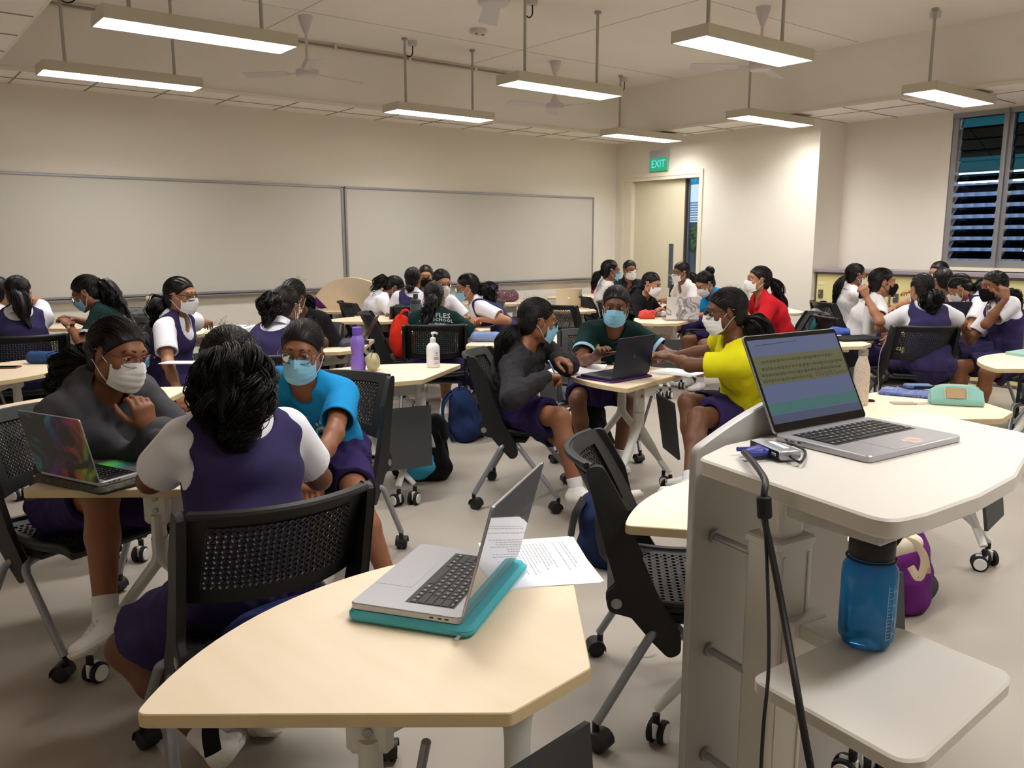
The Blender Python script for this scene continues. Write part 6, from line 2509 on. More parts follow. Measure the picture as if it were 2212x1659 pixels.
pc_ = (atz(1215, 1160, TZ) + atz(1290, 1262, TZ) + atz(1085, 1280, TZ) + atz(1060, 1165, TZ)) / 4
e1 = atz(1290, 1262, TZ) - atz(1215, 1160, TZ)
sheets(pc_, math.atan2(e1[1], e1[0]), 2, 'printed white sheets beside the front laptop, over the table edge', .297, .24)
# galaxy laptop
h0, h1 = atz(85, 1015, .757), atz(218, 1043, .757)
hd = nrm(h1 - h0)
fr = np.array([-hd[1], hd[0], 0])
CAMOS = veined('olive_camouflage', (78, 76, 60), (52, 52, 44), 18, .12, .8)
GREENP = mat('palm_rest_green', (110, 214, 70), .4, rgb2=(20, 130, 150), vscale=6)
hm_ = (h0 + h1) / 2
s2_ = sleeve_case((hm_[0] + fr[0] * .115, hm_[1] + fr[1] * .115, .7205), fr, .345, .265, .022, CAMOS, 'olive camouflage laptop sleeve under the galaxy laptop')
laptop((hm_[0], hm_[1], .743), fr, 'laptop with a galaxy-patterned lid cover, left of the grey hoodie', .304, .212, 103, SILVER, None, GALAXY, SCRDARK, GREYL, True, GREENP)
sheets(atz(270, 985, TZ), -.2, 6, 'stack of white paper beside the galaxy laptop', print_=False)
# navy laptop
PURS = cloth('felt_purple', (78, 42, 104), bump=.2)
sleeve_case((3.33, 3.27, .7205), (-.08, 1), .36, .28, .010, PURS, 'thin purple sleeve under the navy laptop')
laptop((3.335, 3.150, .731), (-.10, 1), 'navy laptop on a purple sleeve, lid back towards us, in the middle group', .33, .225, 100, NAVYL, None, None, SCRDARK, GREYL)
laptop((6.24, 5.23, .721), (.62, .78), 'laptop with a white marbled lid, right of the centre', .32, .22, 96, SILVER, None, MARBLE, SCRDARK, PAPER)
laptop((6.45, 7.10, .721), (.45, .9), 'gold laptop, lid back towards us', .30, .21, 105, GOLDL, None, None, SCRDARK, PAPER)
laptop((4.69, 6.20, .724), (-.93, .30), 'silver laptop with a dark screen before the profile-left person', .30, .21, 108, SILVER)
b = sleeve_case((4.58, 6.20, .7205), (-.93, .30), .33, .24, .003, mat('black_card', (30, 30, 32), .7), 'flat black folder under the silver laptop', 'folder', 'folder')
pt = atz(1056, 648, .73)
laptop((pt[0], pt[1], .721), (-.95, .05), 'far laptop showing a lilac slide, right of the curly ponytail', .32, .22, 100, GREYL, None, None, [(0, 0, 1, 1, emitmat('slide_blue', (92, 96, 170), 1)), (.1, .42, .8, .64, emitmat('slide_olive', (110, 124, 80), 1)), (.2, .02, 1, .22, emitmat('slide_purple', (96, 58, 200), 1)), (0, .93, 1, 1, emitmat('slide_rose', (150, 90, 120), 1))])
laptop((3.02, 5.62, .721), (-.8, .6), 'dark laptop leaning open behind the purple bottle', .30, .21, 118, GREYL, None, None, SCRDARK, BLACKG)
pt = atz(1468, 652, .73)
laptop((pt[0], pt[1], .721), (.35, .9), 'dark navy laptop in front of the person before the open doorway', .31, .215, 95, NAVYL, None, None, SCRDARK, PAPER)
pt = atz(2052, 705, .73)
laptop((pt[0], pt[1], .721), (.7, .7), 'navy laptop amid the group by the lockers', .32, .22, 97, NAVYL, None, None, SCRDARK, None)
# the lectern laptop
q0, q1 = atz(1693, 945, ZT + .015), atz(1852, 893, ZT + .015)
q2, q3 = atz(1925, 1000, ZT + .015), atz(2078, 937, ZT + .015)
hm_ = (q0 + q1) / 2
fr = (q2 + q3) / 2 - hm_
S_B, S_O, S_T, S_D = emitmat('slide_navy', (66, 82, 124), .75), emitmat('slide_olive_dark', (78, 80, 34), .75), emitmat('slide_teal', (18, 96, 92), .75), emitmat('slide_dock', (44, 58, 96), .75)
scr = [(0, .0, 1, 1, S_B), (0, .0, 1, .10, S_D), (0, .115, 1, .235, S_T), (0, .455, 1, .80, S_O)]
lp_, lid_, pl_ = laptop((hm_[0], hm_[1], ZT), fr, 'silver laptop on the lectern showing a slide with an olive band', .320, .222, 117, SILVER, None, None, scr, None, True)
w_, d_ = .320, .222
x0, x1, y0, y1 = -w_ / 2 + .008, w_ / 2 - .008, .020, d_ - .012
SLIDET = mat('slide_text', (34, 36, 22), .6)
m = MB()
for body, vy, size, ux in (('2016-SEAB Question', .505, .0135, .80),):
    V, F = text_mesh(body, size)
    V = np.column_stack([V[:, 0] + x0 + (x1 - x0) * ux, V[:, 1] + y0 + (y1 - y0) * vy, 0 * V[:, 0]])
    m.add(pl_(V, .0013), F)
rs = np.random.RandomState(11)
for vy, xa, xb in ((.735, .08, .90), (.65, .06, .97), (.505, .04, .55), (.575, .04, .94)):
    x = xa
    while x < xb:
        l_ = .010 + .022 * rs.rand()
        nlet = max(2, int(l_ / .011 * 1.6))
        for k in range(nlet):
            xx = x0 + (x1 - x0) * (x + l_ * k / nlet)
            V, F = text_mesh('ogpcudsaeu'[rs.randint(10)], .0115)
            V = np.column_stack([V[:, 0] + xx, V[:, 1] + y0 + (y1 - y0) * vy, 0 * V[:, 0]])
            m.add(pl_(V, .0013), F)
        x += l_ + .014
q = np.array([(x0 + .02, y0 + (y1 - y0) * .93, 0), (x0 + .16, y0 + (y1 - y0) * .945, 0), (x0 + .16, y0 + (y1 - y0) * .952, 0), (x0 + .02, y0 + (y1 - y0) * .937, 0)])
m.add(pl_(q, .0013), [(0, 1, 2, 3)])
m.build('slide_lettering', SLIDET, lid_, False)
# sticker mark on the palm rest
m = MB(); m.lathe([(.024, .0152), (.023, .0153)], 26, (.03, -.19, 0)); m.build('sticker', mat('sticker_mauve', (150, 138, 150), .5, rgb2=(214, 180, 160), vscale=40), lp_, False)

# hub, plug and cables
hub = empty('usb_hub', tuple((atz(1628, 965, ZT) + atz(1720, 995, ZT)) / 2))
hv = nrm(atz(1720, 1000, ZT) - atz(1628, 960, ZT))
HB = np.column_stack([hv, np.cross([0, 0, 1.0], hv), [0, 0, 1.0]])
hub.matrix_world = Matrix.Translation(Vector((atz(1628, 970, ZT) + atz(1722, 1000, ZT)) / 2 + Vector((0, 0, .0)))) @ Matrix([list(r) + [0] for r in HB] + [[0, 0, 0, 1]])
m = MB(); m.prism(rrect(.048, .018, .0088, 6), -.052, .052, T=lambda V: np.column_stack([V[:, 2], V[:, 0], V[:, 1] + .0135]), bev=.001)
# tilt a little towards us
m.build('housing', SILVER, hub)
m = MB(); m.prism(rrect(.0485, .0165, .008, 6), -.0505, .0505, T=lambda V: np.column_stack([V[:, 2], V[:, 0] * .01 - .0243, V[:, 1] + .0135])); m.build('port_face', BLACKP, hub)
m = MB(); m.box((.034, -.0248, .0135), (.016, .002, .006), bev=.001); m.build('port', ALU, hub)
m = MB(); m.box((.005, .004, .0228), (.055, .011, .0006)); m.build('sticker', PAPER, hub, False)
m = MB()
V, F = text_mesh('DEVICE 014', .008)
m.add(np.column_stack([V[:, 0] + .005, V[:, 1] + .004, V[:, 2] + .0232]), F)
tag(hub, 'silver adapter hub on the lectern beside the laptop', 'adapter')
m = MB()
hubp = np.array(hub.matrix_world.translation)
port = atz(1708, 958, ZT + .008)
m.tube(smooth_path([hubp + hv * .05 + np.array([0, 0, .012]), hubp + hv * .085 + np.array([0, 0, .010]), port * .6 + (hubp + hv * .05) * .4 + np.array([.02, -.02, 0]), port]), .0028, 8)
m.box(port, (.02, .012, .007), HB, bev=.002)
m.build('lead', BLACKP, hub).matrix_parent_inverse = hub.matrix_world.inverted()
VGAB = mat('plug_blue', (38, 42, 140), .45)
toE = -HB[:, 1]
pl0 = hubp + toE * .026 + hv * .004 + np.array([0, 0, .0135])
vg = empty('video_cable', (0, 0, 0))
m = MB()
m.box(pl0 + toE * .006, (.040, .012, .016), HB, bev=.003)
m.tube([pl0 + toE * .010, pl0 + toE * .022, pl0 + toE * .040], [.0155, .0145, .0075], 12, ell=(1, .62), up=hv)
for sx in (-1, 1):
    m.tube([pl0 + toE * .008 + hv * sx * .020, pl0 + toE * .036 + hv * sx * .022, pl0 + toE * .046 + hv * sx * .022], [.0042, .0042, .0048], 8)
m.build('connector', VGAB, vg)
p1 = pl0 + toE * .045
edge = atz(1652, 1036, ZT + .010)
th1 = smooth_path([p1, p1 * .5 + edge * .5 + np.array([0, 0, .004]), edge, atd(1651, 1062, 1.405), atd(1650, 1090, 1.405), atd(1653, 1130, 1.405), atd(1668, 1200, 1.39), atd(1693, 1330, 1.345), atd(1718, 1470, 1.275), atd(1735, 1570, 1.25), atd(1752, 1662, 1.24), atd(1775, 1790, 1.23)], 6)
m = MB(); m.tube(th1, .0060, 10); m.build('cable', BLACKP, vg)
m = MB(); a_, b_ = atd(1650, 1072, 1.405), atd(1652, 1120, 1.405); m.tube([a_, a_ * .92 + b_ * .08, a_ * .08 + b_ * .92, b_], [.010, .0125, .0125, .010], 14); m.build('ferrite', RUBBER, vg)
tag(vg, 'black video cable with a blue plug hanging off the lectern', 'cable')
m = MB(); m.tube(smooth_path([atd(1651, 1112, 1.40), atd(1656, 1200, 1.395), atd(1660, 1330, 1.355), atd(1660, 1450, 1.315), atd(1650, 1560, 1.29), atd(1644, 1662, 1.285), atd(1640, 1780, 1.28)], 6), .0030, 8)
o = m.build('thin_cable', BLACKP, None); tag(o, 'thin black cable hanging beside the thick video cable', 'cable')

# ================================================================== bottles
def bottle(name, c, prof, mt, label, parts=(), n=28, cat='bottle'):
    root = empty(name, tuple(c))
    m = MB(); m.lathe(prof, n); m.build('body', mt, root)
    for nm, pr, mm in parts:
        m = MB(); m.lathe(pr, n); m.build(nm, mm, root)
    tag(root, label, cat)
    return root


def glassy(name, rgb, rough=.05, dens=0.0):
    m = mat(name, rgb, rough, spec=.5, trans=.95)
    m.node_tree.nodes['Principled BSDF'].inputs['IOR'].default_value = 1.45
    return m


NALB = glassmat('bottle_blue_clear', (176, 222, 252), .04, body=(60, 185, 255), bodyf=.45)
c = atz(1868, 1388, ZSH)
sc_ = 1.0
o = bottle('water_bottle', (c[0], c[1], ZSH + .0005), [(.030, 0), (.043, .004), (.0505, .018), (.0520, .035), (.0520, .150), (.0505, .166), (.044, .178), (.038, .184), (.037, .196)], NALB, 'blue translucent water bottle with a black cap on the lectern shelf', [('cap', [(.030, .190), (.0415, .190), (.0425, .194), (.0425, .222), (.041, .226), (.018, .227), (.018, .233), (.010, .2335)], BLACKP)], 40)
m = MB(); m.lathe([(.02, .0035), (.040, .0065), (.0475, .0195), (.0493, .035), (.0493, .055), (.0, .055)], 40); m.build('water', glassmat('water_clear', (215, 236, 252), .02), o); o.scale = (.92, .92, .88)
m = MB(); m.tube(smooth_path([(.02, -.01, .232), (.055, -.02, .240), (.085, -.015, .215), (.075, 0, .180), (.045, 0, .172)], 8), .0035, 8); m.tube([(.0445 * math.cos(t), .0445 * math.sin(t), .186) for t in np.linspace(0, 2 * PI, 30)], .0028, 8, caps=False); m.build('cap_strap', BLACKP, o)
m = MB()
a0 = math.atan2(-c[1], -c[0]) + .75
for k in range(16):
    z = .03 + k * .0072
    for q_ in ((0, .012 if k % 2 == 0 else .007),):
        th = np.linspace(a0, a0 + q_[1] / .052, 4)
        m.sheet(np.array([[(.0524 * math.cos(t), .0524 * math.sin(t), zz) for zz in (z, z + .0012)] for t in th]))
for da in (-.02, .26):
    m.sheet(np.array([[(.0524 * math.cos(t), .0524 * math.sin(t), zz) for zz in (.03, .145)] for t in (a0 + da, a0 + da + .025)]))
for k, tx in enumerate(('200', '400', '600', '800')):
    V, F = text_mesh(tx, .007)
    t = a0 + .36 + V[:, 0] / .052
    m.add(np.column_stack([.0524 * np.cos(t), .0524 * np.sin(t), .04 + .03 * k + V[:, 1]]), F)
m.build('volume_scale', mat('print_pale_blue', (150, 200, 235), .5), o, False)

PURB = mat('bottle_purple', (136, 106, 206), .25, spec=.5, trans=.25)
PURC = mat('bottle_cap_purple', (100, 72, 178), .4)
c = atz(774, 801, TZ)
bottle('water_bottle', (c[0], c[1], TZ), [(.030, 0), (.041, .003), (.044, .02), (.042, .06), (.0345, .088), (.0335, .10), (.039, .125), (.043, .16), (.040, .185), (.030, .206), (.024, .216), (.024, .222)], PURB, 'purple plastic water bottle on the table behind the blue-shirted person', [('cap', [(.022, .212), (.027, .213), (.0285, .222), (.0285, .258), (.025, .262), (0, .262)], PURC)])
PUMPW = mat('pump_bottle_white', (226, 226, 228), .35, spec=.4, trans=.1)
c = atz(936, 793, TZ)
san = bottle('pump_bottle', (c[0], c[1], TZ), [(.034, 0), (.040, .004), (.041, .01), (.041, .115), (.038, .132), (.026, .146), (.016, .152), (.016, .158)], PUMPW, 'white pump bottle of hand sanitizer on the table', [('collar', [(.016, .152), (.0175, .153), (.0175, .178), (.012, .182), (.007, .184)], PUMPW)])
m = MB(); m.cyl((0, 0, .182), (0, 0, .205), .0045, n=10); m.tube([(-.008, 0, .206), (.012, 0, .210), (.030, 0, .205), (.033, 0, .199)], [.009, .008, .006, .005], 10); m.lathe([(.010, .203), (.012, .206), (.011, .214), (.004, .216)], 14); m.build('pump', PUMPW, san)
m = MB()
a0 = math.atan2(-c[1], -c[0]) + .35
m.sheet(np.array([[(.0414 * math.cos(t), .0414 * math.sin(t), zz) for zz in (.018, .105)] for t in np.linspace(a0 - .45, a0 + .75, 12)]))
m.build('bottle_label', mat('label_white', (222, 216, 228), .5), san)
m = MB()
for zz, wd_, hh in ((.088, .30, .006), (.076, .45, .003), (.062, .9, .003), (.056, .9, .003), (.050, .8, .003), (.036, .6, .002), (.026, .9, .002)):
    m.sheet(np.array([[(.0418 * math.cos(t), .0418 * math.sin(t), z2) for z2 in (zz, zz + hh)] for t in np.linspace(a0 + .15 - wd_ / 2, a0 + .15 + wd_ / 2, 8)]))
m.build('label_print', mat('label_ink', (96, 86, 110), .7), san)

MARB = veined('flask_contour_print', (206, 192, 178), (160, 144, 130), 16, .10, .4, True)
STEEL = mat('brushed_steel', (178, 178, 176), .28, metal=.9)
c = atz(1857, 874, TZ)
fl_ = bottle('flask', (c[0], c[1], TZ), [(.026, 0), (.0345, .003), (.036, .012), (.036, .15), (.034, .178), (.026, .205), (.0205, .222), (.0195, .236)], MARB, 'beige contour-patterned flask with a steel cap, right of the lectern laptop', [('cap', [(.019, .234), (.0215, .235), (.0215, .242), (.021, .2425), (.0215, .2435), (.0215, .258), (.0205, .264), (0, .264)], STEEL)])
c = atz(1872, 722, TZ)
wb = bottle('water_bottle', (c[0], c[1], TZ), [(.034, 0), (.037, .003), (.037, .20), (.034, .222), (.027, .236), (.024, .245)], mat('bottle_white', (228, 228, 230), .3, spec=.5), 'tall white bottle with a loop cap, on the table before the black-masked person', [('cap', [(.024, .242), (.029, .243), (.030, .25), (.030, .262), (.027, .272), (.012, .278), (.010, .29)], STEEL), ('cap_ring', [(.029, .238), (.031, .238), (.031, .246), (.029, .246)], mat('ring_navy', (30, 34, 60), .5))])
m = MB(); m.tube(smooth_path([(-.03, 0, .258), (-.045, 0, .268), (-.04, 0, .29), (0, 0, .295), (.012, 0, .275)], 5), .0035, 8); m.build('carry_loop', STEEL, wb)
m = MB(); a0 = math.atan2(-c[1], -c[0]) + .5
V = smooth_path([(a0 - .1, .15), (a0 + .25, .13), (a0 - .05, .10), (a0 + .35, .09), (a0 + .1, .06), (a0 + .5, .05), (a0 + .4, .03)], 5)
m.tube([(.0375 * math.cos(t), .0375 * math.sin(t), z) for t, z in V], .0011, 5); m.build('drawing', mat('bottle_drawing', (120, 90, 80), .6), wb)
GREYB = mat('bottle_grey', (74, 80, 86), .3, spec=.5)
bottle('water_bottle', tuple(atz(899, 709, TZ)[:2]) + (TZ,), [(.045, 0), (.05, .004), (.05, .20), (.046, .215), (.04, .22)], GREYB, 'big dark grey bottle left of the LES SCHOOL shirt', [('cap', [(.042, .215), (.047, .217), (.047, .25), (.03, .26), (.022, .262), (.022, .30), (.018, .304), (0, .304)], mat('cap_grey', (52, 58, 62), .4))])
bottle('flask', tuple(atz(328, 691, TZ)[:2]) + (TZ,), [(.036, 0), (.04, .004), (.04, .16), (.038, .19), (.036, .20)], STEEL, 'steel tumbler with a beige lid, far table at left', [('cap', [(.036, .198), (.041, .199), (.041, .224), (.036, .23), (0, .23)], mat('lid_beige', (206, 188, 160), .5))])
bottle('flask', tuple(atz(1283, 636, TZ)[:2]) + (TZ,), [(.04, 0), (.044, .004), (.044, .20), (.034, .225), (.022, .235)], mat('flask_red', (146, 24, 34), .3), 'dark red flask on the far corner table', [('cap', [(.021, .23), (.024, .232), (.024, .27), (0, .272)], STEEL)])

# ================================================================== soft cases, pouches, bags
def soft(name, c, rz, size, mt, label, cat, puff=.35, h=.006, noise=.003, z0=None, tilt=None, hz=None, parts=True, zipm=None):
    """a stuffed soft pouch resting on a surface: size = length, depth, height"""
    L, D, H_ = size
    root_o = None
    f = Field((-L / 2 - .01, -D / 2 - .01, -.01), (L / 2 + .01, D / 2 + .01, H_ + .01), h)
    r = min(D, H_) * .48
    a, b = np.array([-L / 2 + r, 0, H_ / 2]), np.array([L / 2 - r, 0, H_ / 2])
    f.add(Cap(a, b, r, r, (np.array([0, 1.0, 0]), D / 2 / r, H_ / 2 / r), 0), k=0)
    f.warp(wob(int(abs(c[0] * 977)) % 500, noise, 60))
    f.cut(lambda X, Y, Z: -Z + 0 * X + 0 * Y)
    V, Q = f.mesh()
    root = empty(name, tuple(c), rz)
    mesh_obj('body', V, Q, mt, root)
    if parts:
        m = MB(); m.tube([(x, 0, H_ / 2 + H_ / 2 * .97 * math.sqrt(max(0, 1 - (x / (L / 2)) ** 4))) for x in np.linspace(-L * .45, L * .45, 14)], .0022, 6); m.build('zip', zipm or BLACKP, root)
        m = MB(); m.box((L * .44, 0, H_ * .72), (.018, .006, .004), rotm('Y', .8), bev=.001); m.build('zip_pull', ALU, root)
    tag(root, label, cat)
    return root


def at_tab(px, py):
    p = atz(px, py, TZ); return (p[0], p[1], TZ)


soft('pencil_case', at_tab(94, 785), -.66, (.20, .075, .075), cloth('case_blue', (52, 82, 132)), 'round blue pencil case on the table at left edge', 'pencil case')
soft('pouch', at_tab(139, 790), -.2, (.075, .06, .055), cloth('pouch_cream', (196, 186, 150)), 'small cream pouch beside the round blue pencil case', 'pouch')
soft('pencil_case', at_tab(28, 748), -.66, (.30, .09, .045), cloth('case_grey', (100, 102, 104)), 'flat grey pencil case on the table at left edge', 'pencil case')
soft('pouch', at_tab(292, 688), -.4, (.26, .12, .11), cloth('pouch_grey', (112, 114, 116)), 'soft grey pouch beside the steel tumbler', 'pouch', noise=.008)
soft('pencil_case', at_tab(1057, 738), -.72, (.29, .10, .075), cloth('pouch_pale_blue', (128, 148, 196)), 'pale blue fabric pouch left of the black hoodie', 'pencil case')
soft('pouch', at_tab(806, 800), .9, (.13, .07, .105), cloth('pouch_beige_green', (176, 170, 140), var=.3), 'beige and green fabric pouch behind the purple bottle', 'pouch', noise=.006)
soft('pouch', at_tab(862, 682), -.5, (.24, .12, .085), cloth('pouch_sage', (120, 128, 116), var=.25), 'grey-green fabric pouch on the table left of the red bag', 'pouch', noise=.008)
soft('pouch', at_tab(1246, 661), -.6, (.20, .10, .075), cloth('pouch_rose', (170, 70, 82)), 'rose pouch beside the gold laptop', 'pouch', noise=.008)
soft('pouch', at_tab(1398, 689), -.6, (.17, .09, .09), cloth('pouch_coral', (206, 78, 66)), 'coral red pouch left of the white marbled laptop', 'pouch', noise=.008)
soft('cloth', at_tab(1424, 684), -.5, (.20, .10, .05), cloth('cloth_white', (214, 206, 204)), 'crumpled white cloth beside the white marbled laptop', 'cloth', noise=.012, parts=False)
ZIG = veined('zigzag_print', (92, 52, 70), (200, 180, 190), 10, .06, .8, True)
soft('pouch', at_tab(1092, 652), -.55, (.33, .12, .15), ZIG, 'dark red zigzag-patterned pouch on the far table', 'pouch', noise=.006)
soft('pencil_case', at_tab(1811, 723), -.75, (.19, .075, .06), cloth('pouch_bright_blue', (88, 116, 206), var=.35), 'crinkled blue and white pouch on the table right of the lectern laptop', 'pouch', noise=.006)
soft('pencil_case', at_tab(1430, 770), -.5, (.22, .08, .04), cloth('case_slate_blue', (86, 106, 132)), 'slate blue pencil case on the middle group table', 'pencil case', noise=.003)
MINT = cloth('pouch_mint', (142, 192, 186), bump=.08)
mp_ = (atz(2028, 880, TZ) + atz(2118, 872, TZ)) / 2
mint = empty('pouch', (mp_[0] + .02, mp_[1] + .03, TZ), -.98)
m = MB()
cs = roundpoly([(-.060, 0), (.060, 0), (.062, .030), (.016, .092), (-.016, .092), (-.062, .030)], [.012, .012, .02, .014, .014, .02], 4)
secs = []
for t in np.linspace(-1, 1, 13):
    k = 1 - .30 * abs(t) ** 4
    secs.append([(t * .105 + .006 * abs(t) ** 6 * np.sign(t), y * (1.0 - .12 * abs(t) ** 3) + .002 * math.sin(9 * t + z * 60), z * k + .0008) for y, z in cs] )
secs = [sc__ + [sc__[0]] for sc__ in secs]
m.sheet(np.array(secs))
m.add([p_ for p_ in secs[0][:-1]], [tuple(range(len(cs)))]); m.add([p_ for p_ in secs[-1][:-1]], [tuple(range(len(cs) - 1, -1, -1))])
m.build('body', MINT, mint, True, 60)
m = MB(); m.tube([(x, 0, .0935 - .02 * abs(x / .105) ** 4) for x in np.linspace(-.095, .095, 14)], .0035, 6, ell=(.5, 1)); m.build('zip', mat('zip_cream', (214, 200, 170), .6), mint)
m = MB(); G = np.array([[(x, y0, z0) for x in (-.05, .03)] for y0, z0 in ((-.0600, .036), (-.0440, .056), (-.026, .0805))]); G = G + np.array([0, -.0030, .0022]); m.sheet(G); m.build('window', mat('clear_gold_vinyl', (176, 150, 116), .12, spec=.6), mint)
m = MB()
for x in (-.056, .036):
    m.tube([(x, -.064, .036), (x, -.0475, .0575), (x, -.029, .083)], .004, 6, ell=(1, .5))
m.build('trim', mat('zip_cream', (214, 200, 170), .6), mint)
tag(mint, 'mint green pouch with a clear gold window, right of the flask', 'pouch')
# patterned tablet case, wallet, card with keyring, hair tie
PATT = veined('leaf_print', (54, 84, 150), (196, 168, 140), 14, .10, .6, True)
p = [atz(1888, 846, TZ), atz(2018, 868, TZ), atz(1905, 838, TZ)]
tcs = sleeve_case(tuple((atz(1893, 855, TZ) + atz(2035, 848, TZ)) / 2), (atz(1893, 860, TZ) - atz(1920, 836, TZ)), .27, .20, .016, PATT, 'leaf-patterned tablet case under the blue wallet', 'tablet_case', 'tablet case')
wl = atz(1982, 846, TZ)
wal = empty('wallet', (wl[0], wl[1], TZ + .017), -.75)
m = MB(); m.prism(rrect(.13, .06, .008), 0, .022, bev=.006); m.build('cover', cloth('wallet_blue', (104, 124, 156), bump=.05), wal)
m = MB(); m.box((.02, -.0285, .011), (.10, .006, .012)); m.build('inner_pages', BLACKP, wal)
tag(wal, 'pale blue folded wallet on the patterned tablet case', 'wallet')
kc = atz(1965, 872, TZ)
kr = empty('key_ring', (kc[0], kc[1], TZ), -.72)
m = MB(); m.box((-.03, 0, .003), (.11, .055, .005), bev=.002); m.build('card_holder', mat('card_taupe', (168, 150, 134), .5), kr)
m = MB(); m.prism(roundpoly([(.03, -.02), (.06, -.024), (.075, -.01), (.085, -.015), (.09, .012), (.07, .022), (.05, .01), (.03, .012)], .006), 0, .004); m.build('charm', mat('charm_beige', (192, 176, 156), .5), kr)
m = MB(); m.tube([(.105 + .016 * math.cos(t), .004 + .016 * math.sin(t), .004) for t in np.linspace(0, 2 * PI, 20)], .0018, 6, caps=False); m.build('ring', ALU, kr)
tag(kr, 'taupe card holder with charm and key ring before the patterned case', 'key ring')
ht = atz(1880, 867, TZ)
m = MB(); m.tube([(ht[0] + .017 * math.cos(t), ht[1] + .017 * math.sin(t), TZ + .004) for t in np.linspace(0, 2 * PI, 24)], .004, 7, caps=False); o = m.build('hair_elastic', SCRUN, None); tag(o, 'black hair elastic on the table beside the contour-patterned flask', 'hair elastic')
# folder and strap right
fo_ = atz(1845, 733, TZ)
bf = sleeve_case((fo_[0], fo_[1], TZ), (-.35, -.9), .40, .26, .018, cloth('folder_black', (34, 34, 36), bump=.1), 'flat black zip folder on the table with the tall white bottle', 'folder', 'folder')
m = MB(); a_ = atz(1900, 735, TZ + .015); m.tube(smooth_path([a_, a_ + np.array([.03, -.035, .01]), atd(1902, 760, 5.95), atd(1897, 800, 5.95), atd(1898, 835, 5.95)], 6), .005, 6, ell=(1, .35)); o = m.build('wrist_strap', cloth('strap_taupe', (170, 150, 140)), None); tag(o, 'taupe strap hanging from the black zip folder', 'strap')
sheets(atz(1800, 728, TZ), -.7, 2, 'white paper under the crinkled blue pouch', print_=False)
# purple ball and flat things on the far left table
b_ = at_tab(694, 666)
pb_ = empty('purple_pouch', b_)
m = MB(); m.ball((0, 0, .075), (.075, .07, .075), 18, 12); m.build('body', cloth('plush_purple', (96, 42, 120)), pb_)
m = MB(); m.ball((-.03, 0, .155), (.014, .012, .022), 10, 8); m.ball((.03, 0, .155), (.014, .012, .022), 10, 8); m.build('ear', cloth('plush_purple', (96, 42, 120)), pb_)
tag(pb_, 'round purple pouch with two ears on the far left-hand table', 'pouch')


def flat(name, px, py, rz, size, mt, label, cat, z=TZ, bev=.002):
    p = atz(px, py, z)
    m = MB(); m.box((0, 0, size[2] / 2), size, bev=min(bev, size[2] * .4))
    o = m.build(name, mt, None)
    o.location = (p[0], p[1], z + .0003); o.rotation_euler = (0, 0, rz)
    tag(o, label, cat)
    return o


flat('folder', 765, 663, -.7, (.50, .26, .012), mat('folder_green', (150, 176, 40), .5), 'bright green folder right of the round purple pouch', 'folder')
o = flat('ruler_case', 760, 661, -.68, (.50, .05, .03), BLACKP, 'long black case lying on the bright green folder', 'case'); o.location.z += .013
flat('card', 787, 683, -.5, (.20, .12, .003), mat('card_beige', (196, 180, 150), .6), 'small beige card on the otherwise bare table', 'card')
flat('paper_pad', 805, 660, -.6, (.22, .14, .01), PAPER, 'white paper pad at the right end of the purple-pouch table', 'paper')
ph = flat('phone', 12, 795, -.55, (.155, .078, .009), mat('phone_case_red', (130, 52, 46), .4), 'phone in a red case on the table at the left edge', 'phone')
m = MB(); m.box((0, 0, .0092), (.145, .070, .0008)); m.build('screen', BLACKG, ph, False)
ph = flat('phone', 52, 888, -.5, (.15, .074, .012), mat('phone_dark', (30, 34, 38), .3), 'dark phone on the edge of the table behind the grey hoodie', 'phone')
m = MB(); m.box((0, 0, .0122), (.14, .068, .0008)); m.build('screen', BLACKG, ph, False)
ph = flat('phone', 1300, 788, -.4, (.15, .075, .009), mat('phone_black', (22, 22, 26), .3), 'black phone on the middle group table', 'phone')
m = MB(); m.box((0, 0, .0092), (.14, .068, .0008)); m.build('screen', BLACKG, ph, False)
sheets(atz(500, 706, TZ), -.6, 3, 'white paper on the table beside the red-tagged pinafore wearer', print_=False)
sheets(atz(1040, 703, TZ), -.5, 4, 'white papers at the near edge of the silver laptop table', print_=False, curl=.12)
sheets(atz(1245, 800, TZ), .55, 5, 'writing paper spread under the hands of the black-hoodie wearer', .30, .30, True, .10)
sheets(atz(1470, 803, TZ), .2, 4, 'white papers overhanging the table under the yellow sleeve', .30, .28, False, -.10)
sheets(atz(1420, 773, TZ), -.2, 2, 'white sheet behind the navy laptop near the slate blue pencil case', print_=False)
sheets(atz(1216, 666, TZ), -.4, 2, 'sheet of paper before the gold laptop', print_=False)
flat('red_case', 1234, 637, -.6, (.24, .15, .05), mat('case_red', (178, 30, 44), .5), 'bright red case on the far corner table', 'case', bev=.02)
flat('folder', 1262, 636, -.5, (.25, .18, .015), mat('folder_pale', (190, 206, 190), .5), 'pale folder beside the bright red case', 'folder')
flat('book', 752, 745, .2, (.25, .18, .03), mat('book_dark', (42, 48, 66), .5), 'dark book beside the leaning dark laptop', 'book')
# notebook on a lap
nb = atd(392, 783, 5.1)
m = MB(); m.box((0, 0, 0), (.22, .16, .006), rotm('X', -.05), bev=.001); o = m.build('notebook', PAPER, None); o.location = tuple(nb); o.rotation_euler = (0, 0, -.66); tag(o, 'white notebook held over the lap of the red-tagged pinafore wearer', 'notebook')
